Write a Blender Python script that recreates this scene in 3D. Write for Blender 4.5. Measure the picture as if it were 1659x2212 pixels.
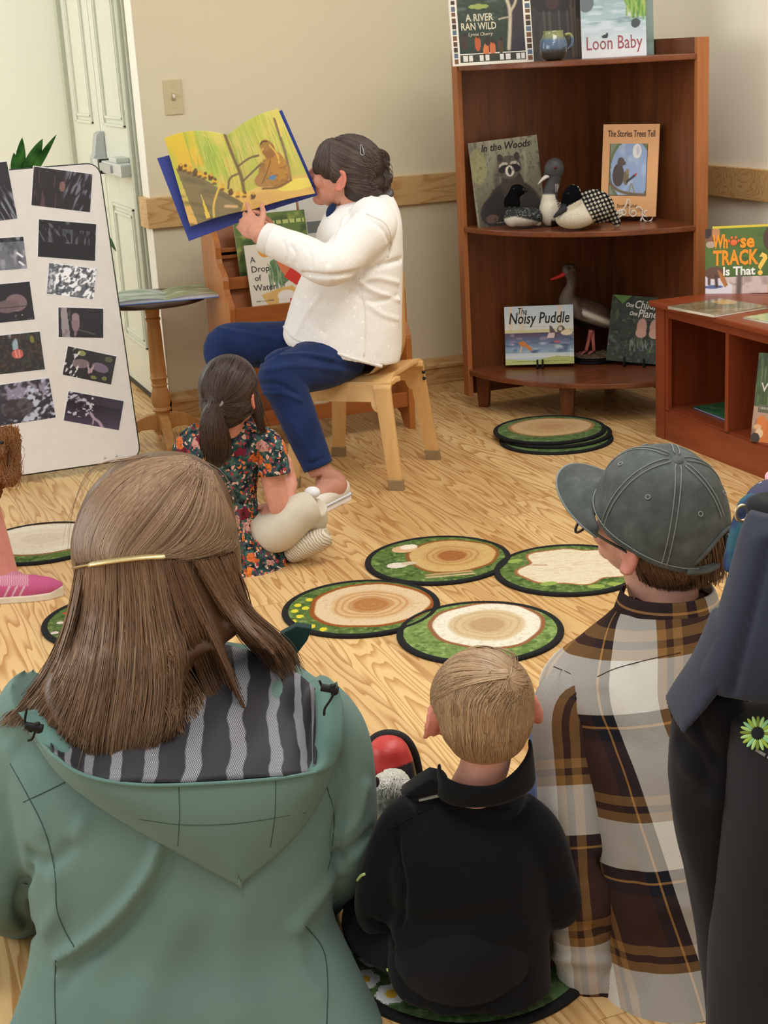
import bpy, bmesh, math, random
import numpy as np
from mathutils import Vector, Matrix, Euler
from mathutils.bvhtree import BVHTree
for o in list(bpy.data.objects):
 bpy.data.objects.remove(o, do_unlink=True)
SC = bpy.context.scene
COL = SC.collection
random.seed(7)
RNG = np.random.default_rng(7)
IW, IH = 1659.0, 2212.0
CX, CY = IW / 2, IH / 2
FPX = 3249.0
PITCH, ROLL, YAW = math.radians(17.04), math.radians(3.27), math.radians(20.19)
CAMH = 1.36
def _cam_axes():
 cp, sp = math.cos(PITCH), math.sin(PITCH)
 cy, sy = math.cos(YAW), math.sin(YAW)
 fwd = np.array([sy * cp, cy * cp, -sp])
 right = np.array([cy, -sy, 0.0])
 down = np.cross(fwd, right)
 r = math.cos(ROLL) * right + math.sin(ROLL) * down
 d = -math.sin(ROLL) * right + math.cos(ROLL) * down
 return r, d, fwd
CR, CD, CF = _cam_axes()
CPOS = np.array([0, 0, CAMH])
FH = np.array([math.sin(YAW), math.cos(YAW), 0.0])      # level viewing direction
RH = np.array([math.cos(YAW), -math.sin(YAW), 0.0])     # level direction to the right
UP = np.array([0, 0, 1.0])
cam_data = bpy.data.cameras.new('camera')
cam = bpy.data.objects.new('camera', cam_data)
COL.objects.link(cam)
cam_data.sensor_fit = 'VERTICAL'
cam_data.sensor_height = 36.0
cam_data.lens = FPX / IH * 36.0
cam_data.clip_start = 0.05
_m = Matrix(((CR[0], -CD[0], -CF[0], CPOS[0]), (CR[1], -CD[1], -CF[1], CPOS[1]),
   (CR[2], -CD[2], -CF[2], CPOS[2]), (0, 0, 0, 1)))
cam.matrix_world = _m
SC.camera = cam
SC.view_settings.view_transform = 'Standard'
SC.view_settings.look = 'None'
SC.view_settings.gamma = 1.0
SC.view_settings.use_curve_mapping = False
SC.view_settings.exposure = 0.0
world = bpy.data.worlds.new('room_light')
SC.world = world
world.use_nodes = True
world.node_tree.nodes['Background'].inputs[0].default_value = (1.0, 0.98, 0.95, 1)
world.node_tree.nodes['Background'].inputs[1].default_value = 0.66
def area_light(name, loc, target, sx, sy, power, color):
 ld = bpy.data.lights.new(name, 'AREA')
 ld.shape = 'RECTANGLE'
 ld.size, ld.size_y = sx, sy
 ld.energy = power
 ld.color = color
 o = bpy.data.objects.new(name, ld)
 COL.objects.link(o)
 o.location = loc
 d = Vector(target) - Vector(loc)
 o.rotation_euler = d.to_track_quat('-Z', 'Y').to_euler()
 return o
area_light('ceiling_light', (0.2, 1.3, 2.75), (0.2, 1.3, 0), 1.2, 0.6, 21, (1.0, 0.96, 0.90))
area_light('ceiling_light', (1.5, 2.6, 2.75), (1.5, 2.6, 0), 1.2, 0.6, 21, (1.0, 0.96, 0.90))
area_light('ceiling_light', (2.35, 3.5, 2.75), (2.35, 3.5, 0), 1.2, 0.6, 24, (1.0, 0.96, 0.90))
area_light('window_daylight', (-2.6, 3.6, 1.7), (1.4, 3.6, 0.6), 2.6, 1.7, 58, (0.98, 1.0, 0.97))
area_light('window_daylight', (-0.7, 7.0, 1.9), (1.2, 7.4, 1.0), 1.2, 1.6, 27, (1.0, 1.0, 0.95))
def ray(u, v):
 d = CF * FPX + CR * (u - CX) + CD * (v - CY)
 return d / np.linalg.norm(d)
def onz(u, v, z=0.0):
 d = ray(u, v)
 return CPOS + d * (z - CAMH) / d[2]
def ony(u, v, y):
 d = ray(u, v)
 return CPOS + d * y / d[1]
def onx(u, v, x):
 d = ray(u, v)
 return CPOS + d * x / d[0]
def D(u, v, d):
 """point seen at (u, v), d metres away along the level viewing direction"""
 r = ray(u, v)
 return CPOS + r * d / (r @ FH)
def proj(p):
 q = np.asarray(p, float) - CPOS
 z = q @ CF
 return np.array([CX + FPX * (q @ CR) / z, CY + FPX * (q @ CD) / z])
def projn(P):
 q = np.asarray(P, float) - CPOS
 z = q @ CF
 return np.stack([CX + FPX * (q @ CR) / z, CY + FPX * (q @ CD) / z], 1)
def nrm(v):
 v = np.asarray(v, float)
 return v / (np.linalg.norm(v) + 1e-12)
def s2l(c):
 c = np.asarray(c, float) / 255.0
 return np.where(c <= 0.04045, c / 12.92, ((c + 0.055) / 1.055) ** 2.4)
def lin(r, g, b):
 a = s2l((r, g, b))
 return (float(a[0]), float(a[1]), float(a[2]), 1.0)
class NT:
 """small helper around a node tree"""
 def __init__(self, name):
  self.m = bpy.data.materials.new(name)
  self.m.use_nodes = True
  self.t = self.m.node_tree
  self.b = self.t.nodes['Principled BSDF']
  self.b.inputs['Specular IOR Level'].default_value = 0.3
 def n(self, typ, **kw):
  nd = self.t.nodes.new(typ)
  for k, v in kw.items():
   if k in nd.inputs.keys() and not hasattr(nd, k):
    nd.inputs[k].default_value = v
   else:
    setattr(nd, k, v)
  return nd
 def l(self, a, b):
  self.t.links.new(a, b)
 def val(self, sock, v):
  if isinstance(v, (int, float)):
   sock.default_value = v
  else:
   self.l(v, sock)
 def math(self, op, a, b=0.0, c=None):
  nd = self.n('ShaderNodeMath', operation=op)
  self.val(nd.inputs[0], a)
  self.val(nd.inputs[1], b)
  if c is not None:
   self.val(nd.inputs[2], c)
  return nd.outputs[0]
 def mix(self, f, a, b, blend='MIX'):
  nd = self.n('ShaderNodeMix', data_type='RGBA', blend_type=blend)
  self.val(nd.inputs[0], f)
  for s, x in ((nd.inputs[6], a), (nd.inputs[7], b)):
   if isinstance(x, (tuple, list)):
    s.default_value = x
   else:
    self.l(x, s)
  return nd.outputs[2]
 def ramp(self, f, stops, interp='LINEAR'):
  nd = self.n('ShaderNodeValToRGB')
  cr = nd.color_ramp
  cr.interpolation = interp
  while len(cr.elements) < len(stops):
   cr.elements.new(0.5)
  for e, (p, c) in zip(cr.elements, stops):
   e.position = p
   e.color = c if len(c) == 4 else (*c, 1)
  self.l(f, nd.inputs[0])
  return nd.outputs[0]
 def coord(self, kind='Object'):
  return self.n('ShaderNodeTexCoord').outputs[kind]
 def mapping(self, vec, scale=(1, 1, 1), loc=(0, 0, 0), rot=(0, 0, 0)):
  nd = self.n('ShaderNodeMapping')
  nd.inputs['Scale'].default_value = scale
  nd.inputs['Location'].default_value = loc
  nd.inputs['Rotation'].default_value = rot
  self.l(vec, nd.inputs[0])
  return nd.outputs[0]
 def noise(self, vec, scale=5.0, detail=3.0, rough=0.5, dist=0.0):
  nd = self.n('ShaderNodeTexNoise')
  nd.inputs['Scale'].default_value = scale
  nd.inputs['Detail'].default_value = detail
  nd.inputs['Roughness'].default_value = rough
  nd.inputs['Distortion'].default_value = dist
  if vec is not None:
   self.l(vec, nd.inputs['Vector'])
  return nd.outputs[0]
 def bump(self, h, strength=0.3, dist=0.01):
  nd = self.n('ShaderNodeBump')
  nd.inputs['Strength'].default_value = strength
  nd.inputs['Distance'].default_value = dist
  self.l(h, nd.inputs['Height'])
  self.l(nd.outputs[0], self.b.inputs['Normal'])
  return nd
 def base(self, c):
  if isinstance(c, (tuple, list)):
   self.b.inputs['Base Color'].default_value = c
  else:
   self.l(c, self.b.inputs['Base Color'])
 def rough(self, r):
  self.val(self.b.inputs['Roughness'], r)
MATS = {}
def plain(name, rgb, rough=0.5, metal=0.0, var=0.06, scale=30, bump=0.0, spec=0.3):
 if name in MATS:
  return MATS[name]
 k = NT(name)
 c = lin(*rgb)
 d = tuple(min(1, x * (1 - var * 2)) for x in c[:3]) + (1,)
 e = tuple(min(1, x * (1 + var)) for x in c[:3]) + (1,)
 nz = k.noise(k.coord(), scale, 4)
 k.base(k.ramp(nz, [(0.3, d), (0.7, e)]))
 k.rough(rough)
 k.b.inputs['Metallic'].default_value = metal
 k.b.inputs['Specular IOR Level'].default_value = spec
 if bump:
  k.bump(k.noise(k.coord(), scale * 6, 3), bump, 0.002)
 MATS[name] = k.m
 return k.m
def fabric(name, rgb, rgb2=None, weave=900, rough=0.9, bump=0.25, mott=0.12, scale=14):
 if name in MATS:
  return MATS[name]
 k = NT(name)
 co = k.coord()
 c = lin(*rgb)
 c2 = lin(*rgb2) if rgb2 else tuple(x * (1 - mott) for x in c[:3]) + (1,)
 big = k.noise(co, scale, 4)
 fine = k.noise(co, weave, 2)
 a = k.ramp(big, [(0.3, c2), (0.7, c)])
 a = k.mix(k.math('MULTIPLY', fine, 0.35), a, tuple(x * 0.72 for x in c[:3]) + (1,))
 k.base(a)
 k.rough(rough)
 k.b.inputs['Specular IOR Level'].default_value = 0.15
 if 'Sheen Weight' in k.b.inputs:
  k.b.inputs['Sheen Weight'].default_value = 0.08
 k.bump(fine, bump, 0.0012)
 MATS[name] = k.m
 return k.m
def wood(name, dark, light, axis='z', stretch=0.08, scale=18, rough=0.38, coat=0.0, contrast=(0.32, 0.68)):
 """fine grained wood, grain running along the given axis of the object"""
 if name in MATS:
  return MATS[name]
 k = NT(name)
 co = k.coord()
 sc = {'x': (stretch, 1, 1), 'y': (1, stretch, 1), 'z': (1, 1, stretch)}[axis]
 mp = k.mapping(co, sc)
 a = k.noise(mp, scale, 5, 0.6, 0.6)
 b = k.noise(mp, scale * 7, 3, 0.6)
 f = k.math('ADD', k.math('MULTIPLY', a, 0.7), k.math('MULTIPLY', b, 0.3))
 k.base(k.ramp(f, [(contrast[0], lin(*dark)), (contrast[1], lin(*light))]))
 k.rough(rough)
 if coat:
  k.b.inputs['Coat Weight'].default_value = coat
  k.b.inputs['Coat Roughness'].default_value = 0.25
 k.bump(b, 0.08, 0.001)
 MATS[name] = k.m
 return k.m
def painted(name='printed_art', rough=0.4, noise_amt=0.0, scale=300, bump=0.0, coat=0.0, spec=0.3):
 """shows the colours laid into the mesh's colour layer 'art'"""
 if name in MATS:
  return MATS[name]
 k = NT(name)
 at = k.n('ShaderNodeAttribute', attribute_name='art')
 col = at.outputs['Color']
 if noise_amt:
  nz = k.noise(k.coord(), scale, 3, 0.7)
  v = k.ramp(nz, [(0.3, (1 - noise_amt,) * 3), (0.7, (1.0 + noise_amt * 0.4,) * 3)])
  col = k.mix(1.0, col, v, 'MULTIPLY')
  if bump:
   k.bump(nz, bump, 0.004)
 k.base(col)
 k.rough(rough)
 k.b.inputs['Specular IOR Level'].default_value = spec
 if coat:
  k.b.inputs['Coat Weight'].default_value = coat
  k.b.inputs['Coat Roughness'].default_value = 0.12
 MATS[name] = k.m
 return k.m
def setp(o, label=None, cat=None, group=None, kind=None):
 if label:
  o['label'] = label
 if cat:
  o['category'] = cat
 if group:
  o['group'] = group
 if kind:
  o['kind'] = kind
 return o
def thing(name, label, cat, loc=(0, 0, 0), rz=0.0, group=None):
 o = bpy.data.objects.new(name, None)
 o.empty_display_size = 0.05
 COL.objects.link(o)
 o.location = loc
 o.rotation_euler = (0, 0, rz)
 bpy.context.view_layer.update()
 return setp(o, label, cat, group)
def link(name, me, mat=None, parent=None, smooth=False, world_space=True, label=None):
 """link a mesh; with a parent the mesh is given in world space unless told otherwise"""
 if parent is not None and world_space:
  me = me.copy()
 o = bpy.data.objects.new(name, me)
 COL.objects.link(o)
 if mat is not None:
  me.materials.clear()
  for m in (mat if isinstance(mat, (list, tuple)) else [mat]):
   me.materials.append(m)
 if smooth:
  me.polygons.foreach_set('use_smooth', np.ones(len(me.polygons), bool))
 if parent is not None:
  o.parent = parent
  if world_space:
   pm = full_matrix(parent)
   me.transform(pm.inverted())
 if label:
  o['label'] = label
 return o
def full_matrix(o):
 m = o.matrix_basis.copy()
 p = o.parent
 while p is not None:
  m = p.matrix_basis @ m
  p = p.parent
 return m
def mesh_np(name, V, F):
 """V (n,3), F list/array of faces"""
 me = bpy.data.meshes.new(name)
 V = np.asarray(V, np.float32)
 if isinstance(F, np.ndarray):
  n, k = F.shape
  me.vertices.add(len(V))
  me.vertices.foreach_set('co', V.ravel())
  me.loops.add(n * k)
  me.loops.foreach_set('vertex_index', F.astype(np.int32).ravel())
  me.polygons.add(n)
  me.polygons.foreach_set('loop_start', np.arange(0, n * k, k, dtype=np.int32))
  me.update(calc_edges=True)
  me.validate()
 else:
  me.from_pydata([tuple(map(float, v)) for v in V], [], [tuple(int(i) for i in f) for f in F])
  me.update()
 return me
class MB:
 """collects shapes into one mesh"""
 def __init__(self):
  self.V, self.F, self.n = [], [], 0
 def add(self, V, F):
  V = np.asarray(V, float).reshape(-1, 3)
  self.V.append(V)
  self.F += [tuple(int(i) + self.n for i in f) for f in F]
  self.n += len(V)
  return self
 def box(self, c, s, M=None):
  c, s = np.asarray(c, float), np.asarray(s, float) / 2
  V = np.array([[x, y, z] for x in (-1, 1) for y in (-1, 1) for z in (-1, 1)], float) * s
  if M is not None:
   V = V @ np.asarray(M, float).T
  return self.add(V + c, [(0, 1, 3, 2), (4, 6, 7, 5), (0, 4, 5, 1), (2, 3, 7, 6), (0, 2, 6, 4), (1, 5, 7, 3)])
 def span(self, a, b):
  a, b = np.asarray(a, float), np.asarray(b, float)
  return self.box((a + b) / 2, np.abs(b - a))
 def tube(self, pts, rad, seg=12, cap=True, flat=None, upv=None):
  V, F = tube_vf(pts, rad, seg, cap, flat, upv)
  return self.add(V, F)
 def lathe(self, prof, seg=32, axis_o=(0, 0, 0), M=None, cap=True):
  prof = np.asarray(prof, float)
  a = np.linspace(0, 2 * np.pi, seg, endpoint=False)
  V = np.concatenate([np.stack([r * np.cos(a), r * np.sin(a), np.full(seg, z)], 1) for r, z in prof])
  F = []
  for i in range(len(prof) - 1):
   for j in range(seg):
    k = (j + 1) % seg
    F.append((i * seg + j, i * seg + k, (i + 1) * seg + k, (i + 1) * seg + j))
  if cap:
   F.append(tuple(range(seg))[::-1])
   F.append(tuple((len(prof) - 1) * seg + j for j in range(seg)))
  if M is not None:
   V = V @ np.asarray(M, float).T
  return self.add(V + np.asarray(axis_o, float), F)
 def ell(self, c, r, M=None, seg=20, rings=12):
  V, F = ell_vf(c, r, M, seg, rings)
  return self.add(V, F)
 def prism(self, poly, ext, M=None, o=(0, 0, 0)):
  """poly in local xy extruded along z by ext (centred)"""
  poly = np.asarray(poly, float)
  n = len(poly)
  V = np.concatenate([np.c_[poly, np.full(n, -ext / 2)], np.c_[poly, np.full(n, ext / 2)]])
  F = [tuple(range(n))[::-1], tuple(range(n, 2 * n))] + [(i, (i + 1) % n, n + (i + 1) % n, n + i) for i in range(n)]
  if M is not None:
   V = V @ np.asarray(M, float).T
  return self.add(V + np.asarray(o, float), F)
 def mesh(self, name='m', bevel=0.0, seg=2):
  me = mesh_np(name, np.concatenate(self.V), self.F)
  bm = bmesh.new()
  bm.from_mesh(me)
  bmesh.ops.recalc_face_normals(bm, faces=bm.faces)
  if bevel:
   es = [e for e in bm.edges if len(e.link_faces) == 2 and e.calc_face_angle(0) > 0.5]
   bmesh.ops.bevel(bm, geom=es, offset=bevel, segments=seg, profile=0.6, affect='EDGES', clamp_overlap=True)
  bm.to_mesh(me)
  bm.free()
  return me
 def build(self, name, mat, parent=None, bevel=0.0, smooth=False, seg=2, label=None, ang=None):
  me = self.mesh(name, bevel, seg)
  o = link(name, me, mat, parent, smooth, label=label)
  me = o.data
  if ang:
   try:
    me.polygons.foreach_set('use_smooth', np.ones(len(me.polygons), bool))
    me.set_sharp_from_angle(angle=ang)
   except Exception:
    pass
  return o
def frames(pts, upv=None):
 pts = np.asarray(pts, float)
 T = np.gradient(pts, axis=0)
 T /= np.linalg.norm(T, axis=1)[:, None] + 1e-12
 ref = np.asarray(upv, float) if upv is not None else (np.array([0, 0, 1.0]) if abs(T[0][2]) < 0.9 else np.array([0, 1.0, 0]))
 N = []
 n = nrm(ref - T[0] * (ref @ T[0]))
 for t in T:
  if upv is not None:
   n = nrm(ref - t * (ref @ t))
  else:
   n = nrm(n - t * (n @ t))
  N.append(n)
 N = np.array(N)
 return T, N, np.cross(T, N)
def tube_vf(pts, rad, seg=12, cap=True, flat=None, upv=None):
 """flat: ratio of the second axis (along upv) to the first"""
 pts = np.asarray(pts, float)
 rad = np.broadcast_to(np.asarray(rad, float), (len(pts),))
 fl = np.broadcast_to(np.asarray(1.0 if flat is None else flat, float), (len(pts),))
 T, N, B = frames(pts, upv)
 a = np.linspace(0, 2 * np.pi, seg, endpoint=False)
 V = []
 for p, r, n, b, f in zip(pts, rad, N, B, fl):
  V.append(p + np.outer(np.cos(a), b) * r + np.outer(np.sin(a), n) * r * f)
 V = np.concatenate(V)
 F = []
 m = len(pts)
 for i in range(m - 1):
  for j in range(seg):
   k = (j + 1) % seg
   F.append((i * seg + j, i * seg + k, (i + 1) * seg + k, (i + 1) * seg + j))
 if cap:
  F.append(tuple(range(seg))[::-1])
  F.append(tuple((m - 1) * seg + j for j in range(seg)))
 return V, F
def ell_vf(c, r, M=None, seg=20, rings=12):
 c, r = np.asarray(c, float), np.broadcast_to(np.asarray(r, float), (3,))
 V = [[0, 0, 1.0]]
 for i in range(1, rings):
  t = math.pi * i / rings
  for j in range(seg):
   a = 2 * math.pi * j / seg
   V.append([math.sin(t) * math.cos(a), math.sin(t) * math.sin(a), math.cos(t)])
 V.append([0, 0, -1.0])
 V = np.array(V) * r
 if M is not None:
  V = V @ np.asarray(M, float).T
 F = [(0, 1 + j, 1 + (j + 1) % seg) for j in range(seg)]
 for i in range(rings - 2):
  for j in range(seg):
   k = (j + 1) % seg
   F.append((1 + i * seg + j, 1 + (i + 1) * seg + j, 1 + (i + 1) * seg + k, 1 + i * seg + k))
 e = len(V) - 1
 b = 1 + (rings - 2) * seg
 F += [(e, b + (j + 1) % seg, b + j) for j in range(seg)]
 return V + c, F
def smooth_path(pts, n=24):
 """Catmull-Rom through the points (any dimension)"""
 P = np.asarray(pts, float)
 if len(P) < 3:
  t = np.linspace(0, 1, n)[:, None]
  return P[0] * (1 - t) + P[-1] * t
 Q = np.vstack([2 * P[0] - P[1], P, 2 * P[-1] - P[-2]])
 out = []
 m = len(P) - 1
 for x in np.linspace(0, m - 1e-9, n):
  i = int(x)
  t = x - i
  a, b, c, d = Q[i], Q[i + 1], Q[i + 2], Q[i + 3]
  out.append(0.5 * (2 * b + (c - a) * t + (2 * a - 5 * b + 4 * c - d) * t * t + (3 * b - a - 3 * c + d) * t ** 3))
 return np.array(out)
def modified(me, mods):
 """apply a list of (type, settings) modifiers to a mesh and return the new mesh"""
 o = bpy.data.objects.new('tmp', me)
 COL.objects.link(o)
 for typ, kw in mods:
  md = o.modifiers.new('m', typ)
  for k, v in kw.items():
   setattr(md, k, v)
 dg = bpy.context.evaluated_depsgraph_get()
 dg.update()
 new = bpy.data.meshes.new_from_object(o.evaluated_get(dg))
 bpy.data.objects.remove(o, do_unlink=True)
 return new
def remesh(mb, voxel=0.006, smooth=4, fac=0.5, dec=None):
 me = mb.mesh('blob') if isinstance(mb, MB) else mb
 mods = [('REMESH', dict(mode='VOXEL', voxel_size=voxel, adaptivity=0.0))]
 if smooth:
  mods.append(('SMOOTH', dict(factor=fac, iterations=smooth)))
 if dec:
  mods.append(('DECIMATE', dict(ratio=dec)))
 return modified(me, mods)
def getco(me):
 a = np.empty(len(me.vertices) * 3, np.float32)
 me.vertices.foreach_get('co', a)
 return a.reshape(-1, 3).astype(float)
def getno(me):
 a = np.empty(len(me.vertices) * 3, np.float32)
 me.vertices.foreach_get('normal', a)
 return a.reshape(-1, 3).astype(float)
def setco(me, V):
 me.vertices.foreach_set('co', np.asarray(V, np.float32).ravel())
 me.update()
def bvh_of(me):
 return BVHTree.FromPolygons([v.co.copy() for v in me.vertices], [tuple(p.vertices) for p in me.polygons])
def hit(bvh, u, v):
 r = bvh.ray_cast(Vector(CPOS), Vector(ray(u, v)))
 return None if r[0] is None else (np.array(r[0]), np.array(r[1]))
def vnoise(P, seed=0):
 P = np.asarray(P, float)
 I = np.floor(P).astype(np.int64)
 Fr = P - I
 Fr = Fr * Fr * (3 - 2 * Fr)
 def h(i):
  n = i[:, 0] * 374761393 + i[:, 1] * 668265263 + i[:, 2] * 2147483647 + seed * 974711
  n = (n ^ (n >> 13)) * 1274126177
  n = n ^ (n >> 16)
  return (n & 0xFFFFFF) / float(0xFFFFFF)
 out = 0
 for dx in (0, 1):
  for dy in (0, 1):
   for dz in (0, 1):
    w = (Fr[:, 0] if dx else 1 - Fr[:, 0]) * (Fr[:, 1] if dy else 1 - Fr[:, 1]) * (Fr[:, 2] if dz else 1 - Fr[:, 2])
    out = out + w * h(I + np.array([dx, dy, dz]))
 return out * 2 - 1
def fbm(P, seed=0, oct=3):
 s, a, t = 0, 1.0, 0
 for k in range(oct):
  s = s + a * vnoise(np.asarray(P) * (2 ** k), seed + k * 17)
  t += a
  a *= 0.5
 return s / t
def seg_dist(P, poly):
 """distance of points P (n,3) to a polyline"""
 best = np.full(len(P), 1e9)
 for a, b in zip(poly[:-1], poly[1:]):
  ab = b - a
  t = np.clip(((P - a) @ ab) / (ab @ ab + 1e-12), 0, 1)
  best = np.minimum(best, np.linalg.norm(P - (a + t[:, None] * ab), axis=1))
 return best
def folds(me, lines, d0=2.0):
 """raise or sink cloth folds. lines: (pixel polyline, width, height)"""
 bv = bvh_of(me)
 V, N = getco(me), getno(me)
 off = np.zeros(len(V))
 for px, w, h in lines:
  pp = smooth_path(px, max(8, 4 * len(px))) if len(px) > 2 else np.array(px, float)
  P3 = [x[0] for x in (hit(bv, *q) for q in pp) if x is not None]
  if len(P3) < 2:
   continue
  dd = seg_dist(V, np.array(P3))
  off += h * np.exp(-(dd / w) ** 2)
 setco(me, V + N * off[:, None])
 return me
def sil_loft(rows, seg=40, n=None, cap=True, rim=0.0):
 """rows (v, xl, xr, depth, thick[, power]) in photo pixels and metres: rings between the two
 outline points, thick = half depth along the viewing direction. returns V, F, UV"""
 R = np.array([list(r) + [2.0] * (6 - len(r)) for r in rows], float)
 if n:
  R = smooth_path(R, n)
 a = np.linspace(0, 2 * np.pi, seg, endpoint=False)
 V, UV = [], []
 vv = 0.0
 pc = None
 for v, xl, xr, d, th, pw in R:
  L, Rr = D(xl, v, d), D(xr, v, d)
  c = (L + Rr) / 2
  A = (Rr - L) / 2
  e = 2.0 / pw
  ca = np.sign(np.cos(a)) * np.abs(np.cos(a)) ** e
  sa = np.sign(np.sin(a)) * np.abs(np.sin(a)) ** e
  ring = c + np.outer(ca, A) - np.outer(sa, FH) * th
  V.append(ring)
  if pc is not None:
   vv += np.linalg.norm(c - pc)
  pc = c
  rr = np.vstack([ring, ring[:1]])
  seglen = np.linalg.norm(np.diff(rr, axis=0), axis=1)
  arc = np.concatenate([[0], np.cumsum(seglen)])
  q = arc - np.interp(0.25, np.arange(seg + 1) / seg, arc)
  UV.append(np.stack([-q, np.full(seg + 1, vv)], 1))
 m = len(V)
 V = np.concatenate(V)
 F = []
 for i in range(m - 1):
  for j in range(seg):
   k = (j + 1) % seg
   F.append((i * seg + j, (i + 1) * seg + j, (i + 1) * seg + k, i * seg + k))
 if cap:
  F.append(tuple(range(seg)))
  F.append(tuple((m - 1) * seg + j for j in range(seg))[::-1])
 return V, F, np.array(UV)
def loft_mesh_uv(name, rows, seg=96, n=120, cap=True):
 V, F, UV = sil_loft(rows, seg, n, cap)
 F = [f[::-1] for f in F]
 me = mesh_np(name, V, F)
 uvl = me.uv_layers.new(name='uv')
 dat = np.zeros((len(me.loops), 2), np.float32)
 li = 0
 for f in F:
  if len(f) == 4:
   i0, j0 = divmod(f[-1], seg)
   for idx in f:
    i, j = divmod(idx, seg)
    if j == 0 and j0 == seg - 1:
     j = seg
    dat[li] = UV[i, j]
    li += 1
  else:
   li += len(f)
 uvl.data.foreach_set('uv', dat.ravel())
 return me
def tube_mesh_uv(name, pts, rad, seg=40, flat=None, upv=None, cap=True):
 V, F = tube_vf(pts, rad, seg, cap, flat, upv)
 F = [f[::-1] for f in F]
 me = mesh_np(name, V, F)
 pts = np.asarray(pts, float)
 vl = np.concatenate([[0], np.cumsum(np.linalg.norm(np.diff(pts, axis=0), axis=1))])
 rad = np.broadcast_to(np.asarray(rad, float), (len(pts),))
 uvl = me.uv_layers.new(name='uv')
 dat = np.zeros((len(me.loops), 2), np.float32)
 li = 0
 rm = float(np.mean(rad))
 for f in F:
  if len(f) == 4:
   j0 = f[0] % seg
   for idx in f:
    i, j = divmod(idx, seg)
    if j == 0 and j0 == seg - 1:
     j = seg
    dat[li] = (2 * math.pi * rm * j / seg, vl[i])
    li += 1
  else:
   li += len(f)
 uvl.data.foreach_set('uv', dat.ravel())
 return me
def strip(name, pts, w, mat, parent, seg=6, label=None):
 """thin cord or seam along 3D points"""
 return MB().tube(pts, w, seg).build(name, mat, parent, smooth=True, label=label)
class Art:
 """a small raster, painted in numpy, that becomes the colour layer of a mesh"""
 def __init__(self, w, h, bg=(255, 255, 255), seed=1):
  self.w, self.h = w, h
  self.a = np.ones((h, w, 3)) * np.array(bg, float)
  y, x = np.mgrid[0:h, 0:w]
  self.x, self.y = (x + 0.5) / w, (y + 0.5) / h          # 0..1, y downwards
  self.asp = h / w
  self.rng = np.random.default_rng(seed)
  self.seed = seed
 def put(self, m, c, al=1.0):
  m = np.clip(m, 0, 1)[..., None] * al
  self.a = self.a * (1 - m) + np.array(c, float) * m
  return self
 def grad(self, c0, c1, y0=0.0, y1=1.0, x0=None, x1=None, al=1.0):
  t = np.clip((self.y - y0) / (y1 - y0), 0, 1)[..., None]
  c = np.array(c0, float) * (1 - t) + np.array(c1, float) * t
  m = (self.y >= y0) & (self.y <= y1)
  if x0 is not None:
   m &= (self.x >= x0) & (self.x <= x1)
  m = m[..., None] * al
  self.a = self.a * (1 - m) + c * m
  return self
 def rect(self, x0, y0, x1, y1, c, al=1.0):
  return self.put(((self.x >= x0) & (self.x <= x1) & (self.y >= y0) & (self.y <= y1)) * 1.0, c, al)
 def ell(self, cx, cy, rx, ry, c, al=1.0, soft=0.08, rot=0.0):
  dx, dy = self.x - cx, (self.y - cy) * self.asp
  r = math.radians(rot)
  X, Y = dx * math.cos(r) + dy * math.sin(r), -dx * math.sin(r) + dy * math.cos(r)
  d = np.sqrt((X / rx) ** 2 + (Y / (ry * self.asp)) ** 2)
  return self.put((1 + soft - d) / soft / 1.0, c, al)
 def poly(self, pts, c, al=1.0):
  P = np.array(pts, float)
  ins = np.zeros(self.x.shape, bool)
  n = len(P)
  for i in range(n):
   x0, y0 = P[i]
   x1, y1 = P[(i + 1) % n]
   cond = ((y0 > self.y) != (y1 > self.y))
   xi = (x1 - x0) * (self.y - y0) / ((y1 - y0) if y1 != y0 else 1e-9) + x0
   ins ^= cond & (self.x < xi)
  return self.put(ins * 1.0, c, al)
 def line(self, pts, w, c, al=1.0, w1=None):
  P = np.array(pts, float)
  if len(P) > 2:
   P = smooth_path(P, 5 * len(P))
  best = np.full(self.x.shape, 1e9)
  n = len(P) - 1
  for i in range(n):
   a, b = P[i], P[i + 1]
   ww = w if w1 is None else w + (w1 - w) * i / n
   ax, ay, bx, by = a[0], a[1] * self.asp, b[0], b[1] * self.asp
   vx, vy = bx - ax, by - ay
   t = np.clip(((self.x - ax) * vx + (self.y * self.asp - ay) * vy) / (vx * vx + vy * vy + 1e-12), 0, 1)
   d = np.hypot(self.x - ax - t * vx, self.y * self.asp - ay - t * vy) / ww
   best = np.minimum(best, d)
  return self.put(1.5 - best, c, al)
 def nz(self, sx, sy, seed=0, oct=2, rot=0.0):
  r = math.radians(rot)
  X = self.x * math.cos(r) + self.y * math.sin(r)
  Y = -self.x * math.sin(r) + self.y * math.cos(r)
  P = np.stack([X.ravel() * sx, Y.ravel() * sy, np.full(X.size, 3.3 + seed + self.seed)], 1)
  return fbm(P, seed, oct).reshape(self.x.shape)
 def mottle(self, sx, sy, c, lo=0.1, hi=0.5, al=0.8, seed=0, mask=None, rot=0.0):
  m = np.clip((self.nz(sx, sy, seed, 2, rot) - lo) / (hi - lo), 0, 1)
  if mask is not None:
   m = m * mask
  return self.put(m, c, al)
 def blades(self, n, region, cols, h=(0.08, 0.2), w=0.006, al=0.7, lean=0.04):
  x0, y0, x1, y1 = region
  for i in range(n):
   x, y = self.rng.uniform(x0, x1), self.rng.uniform(y0, y1)
   hh = self.rng.uniform(*h)
   l = self.rng.uniform(-lean, lean)
   c = cols[self.rng.integers(len(cols))]
   self.line([(x, y), (x + l, y - hh)], w, c, al)
  return self
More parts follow.
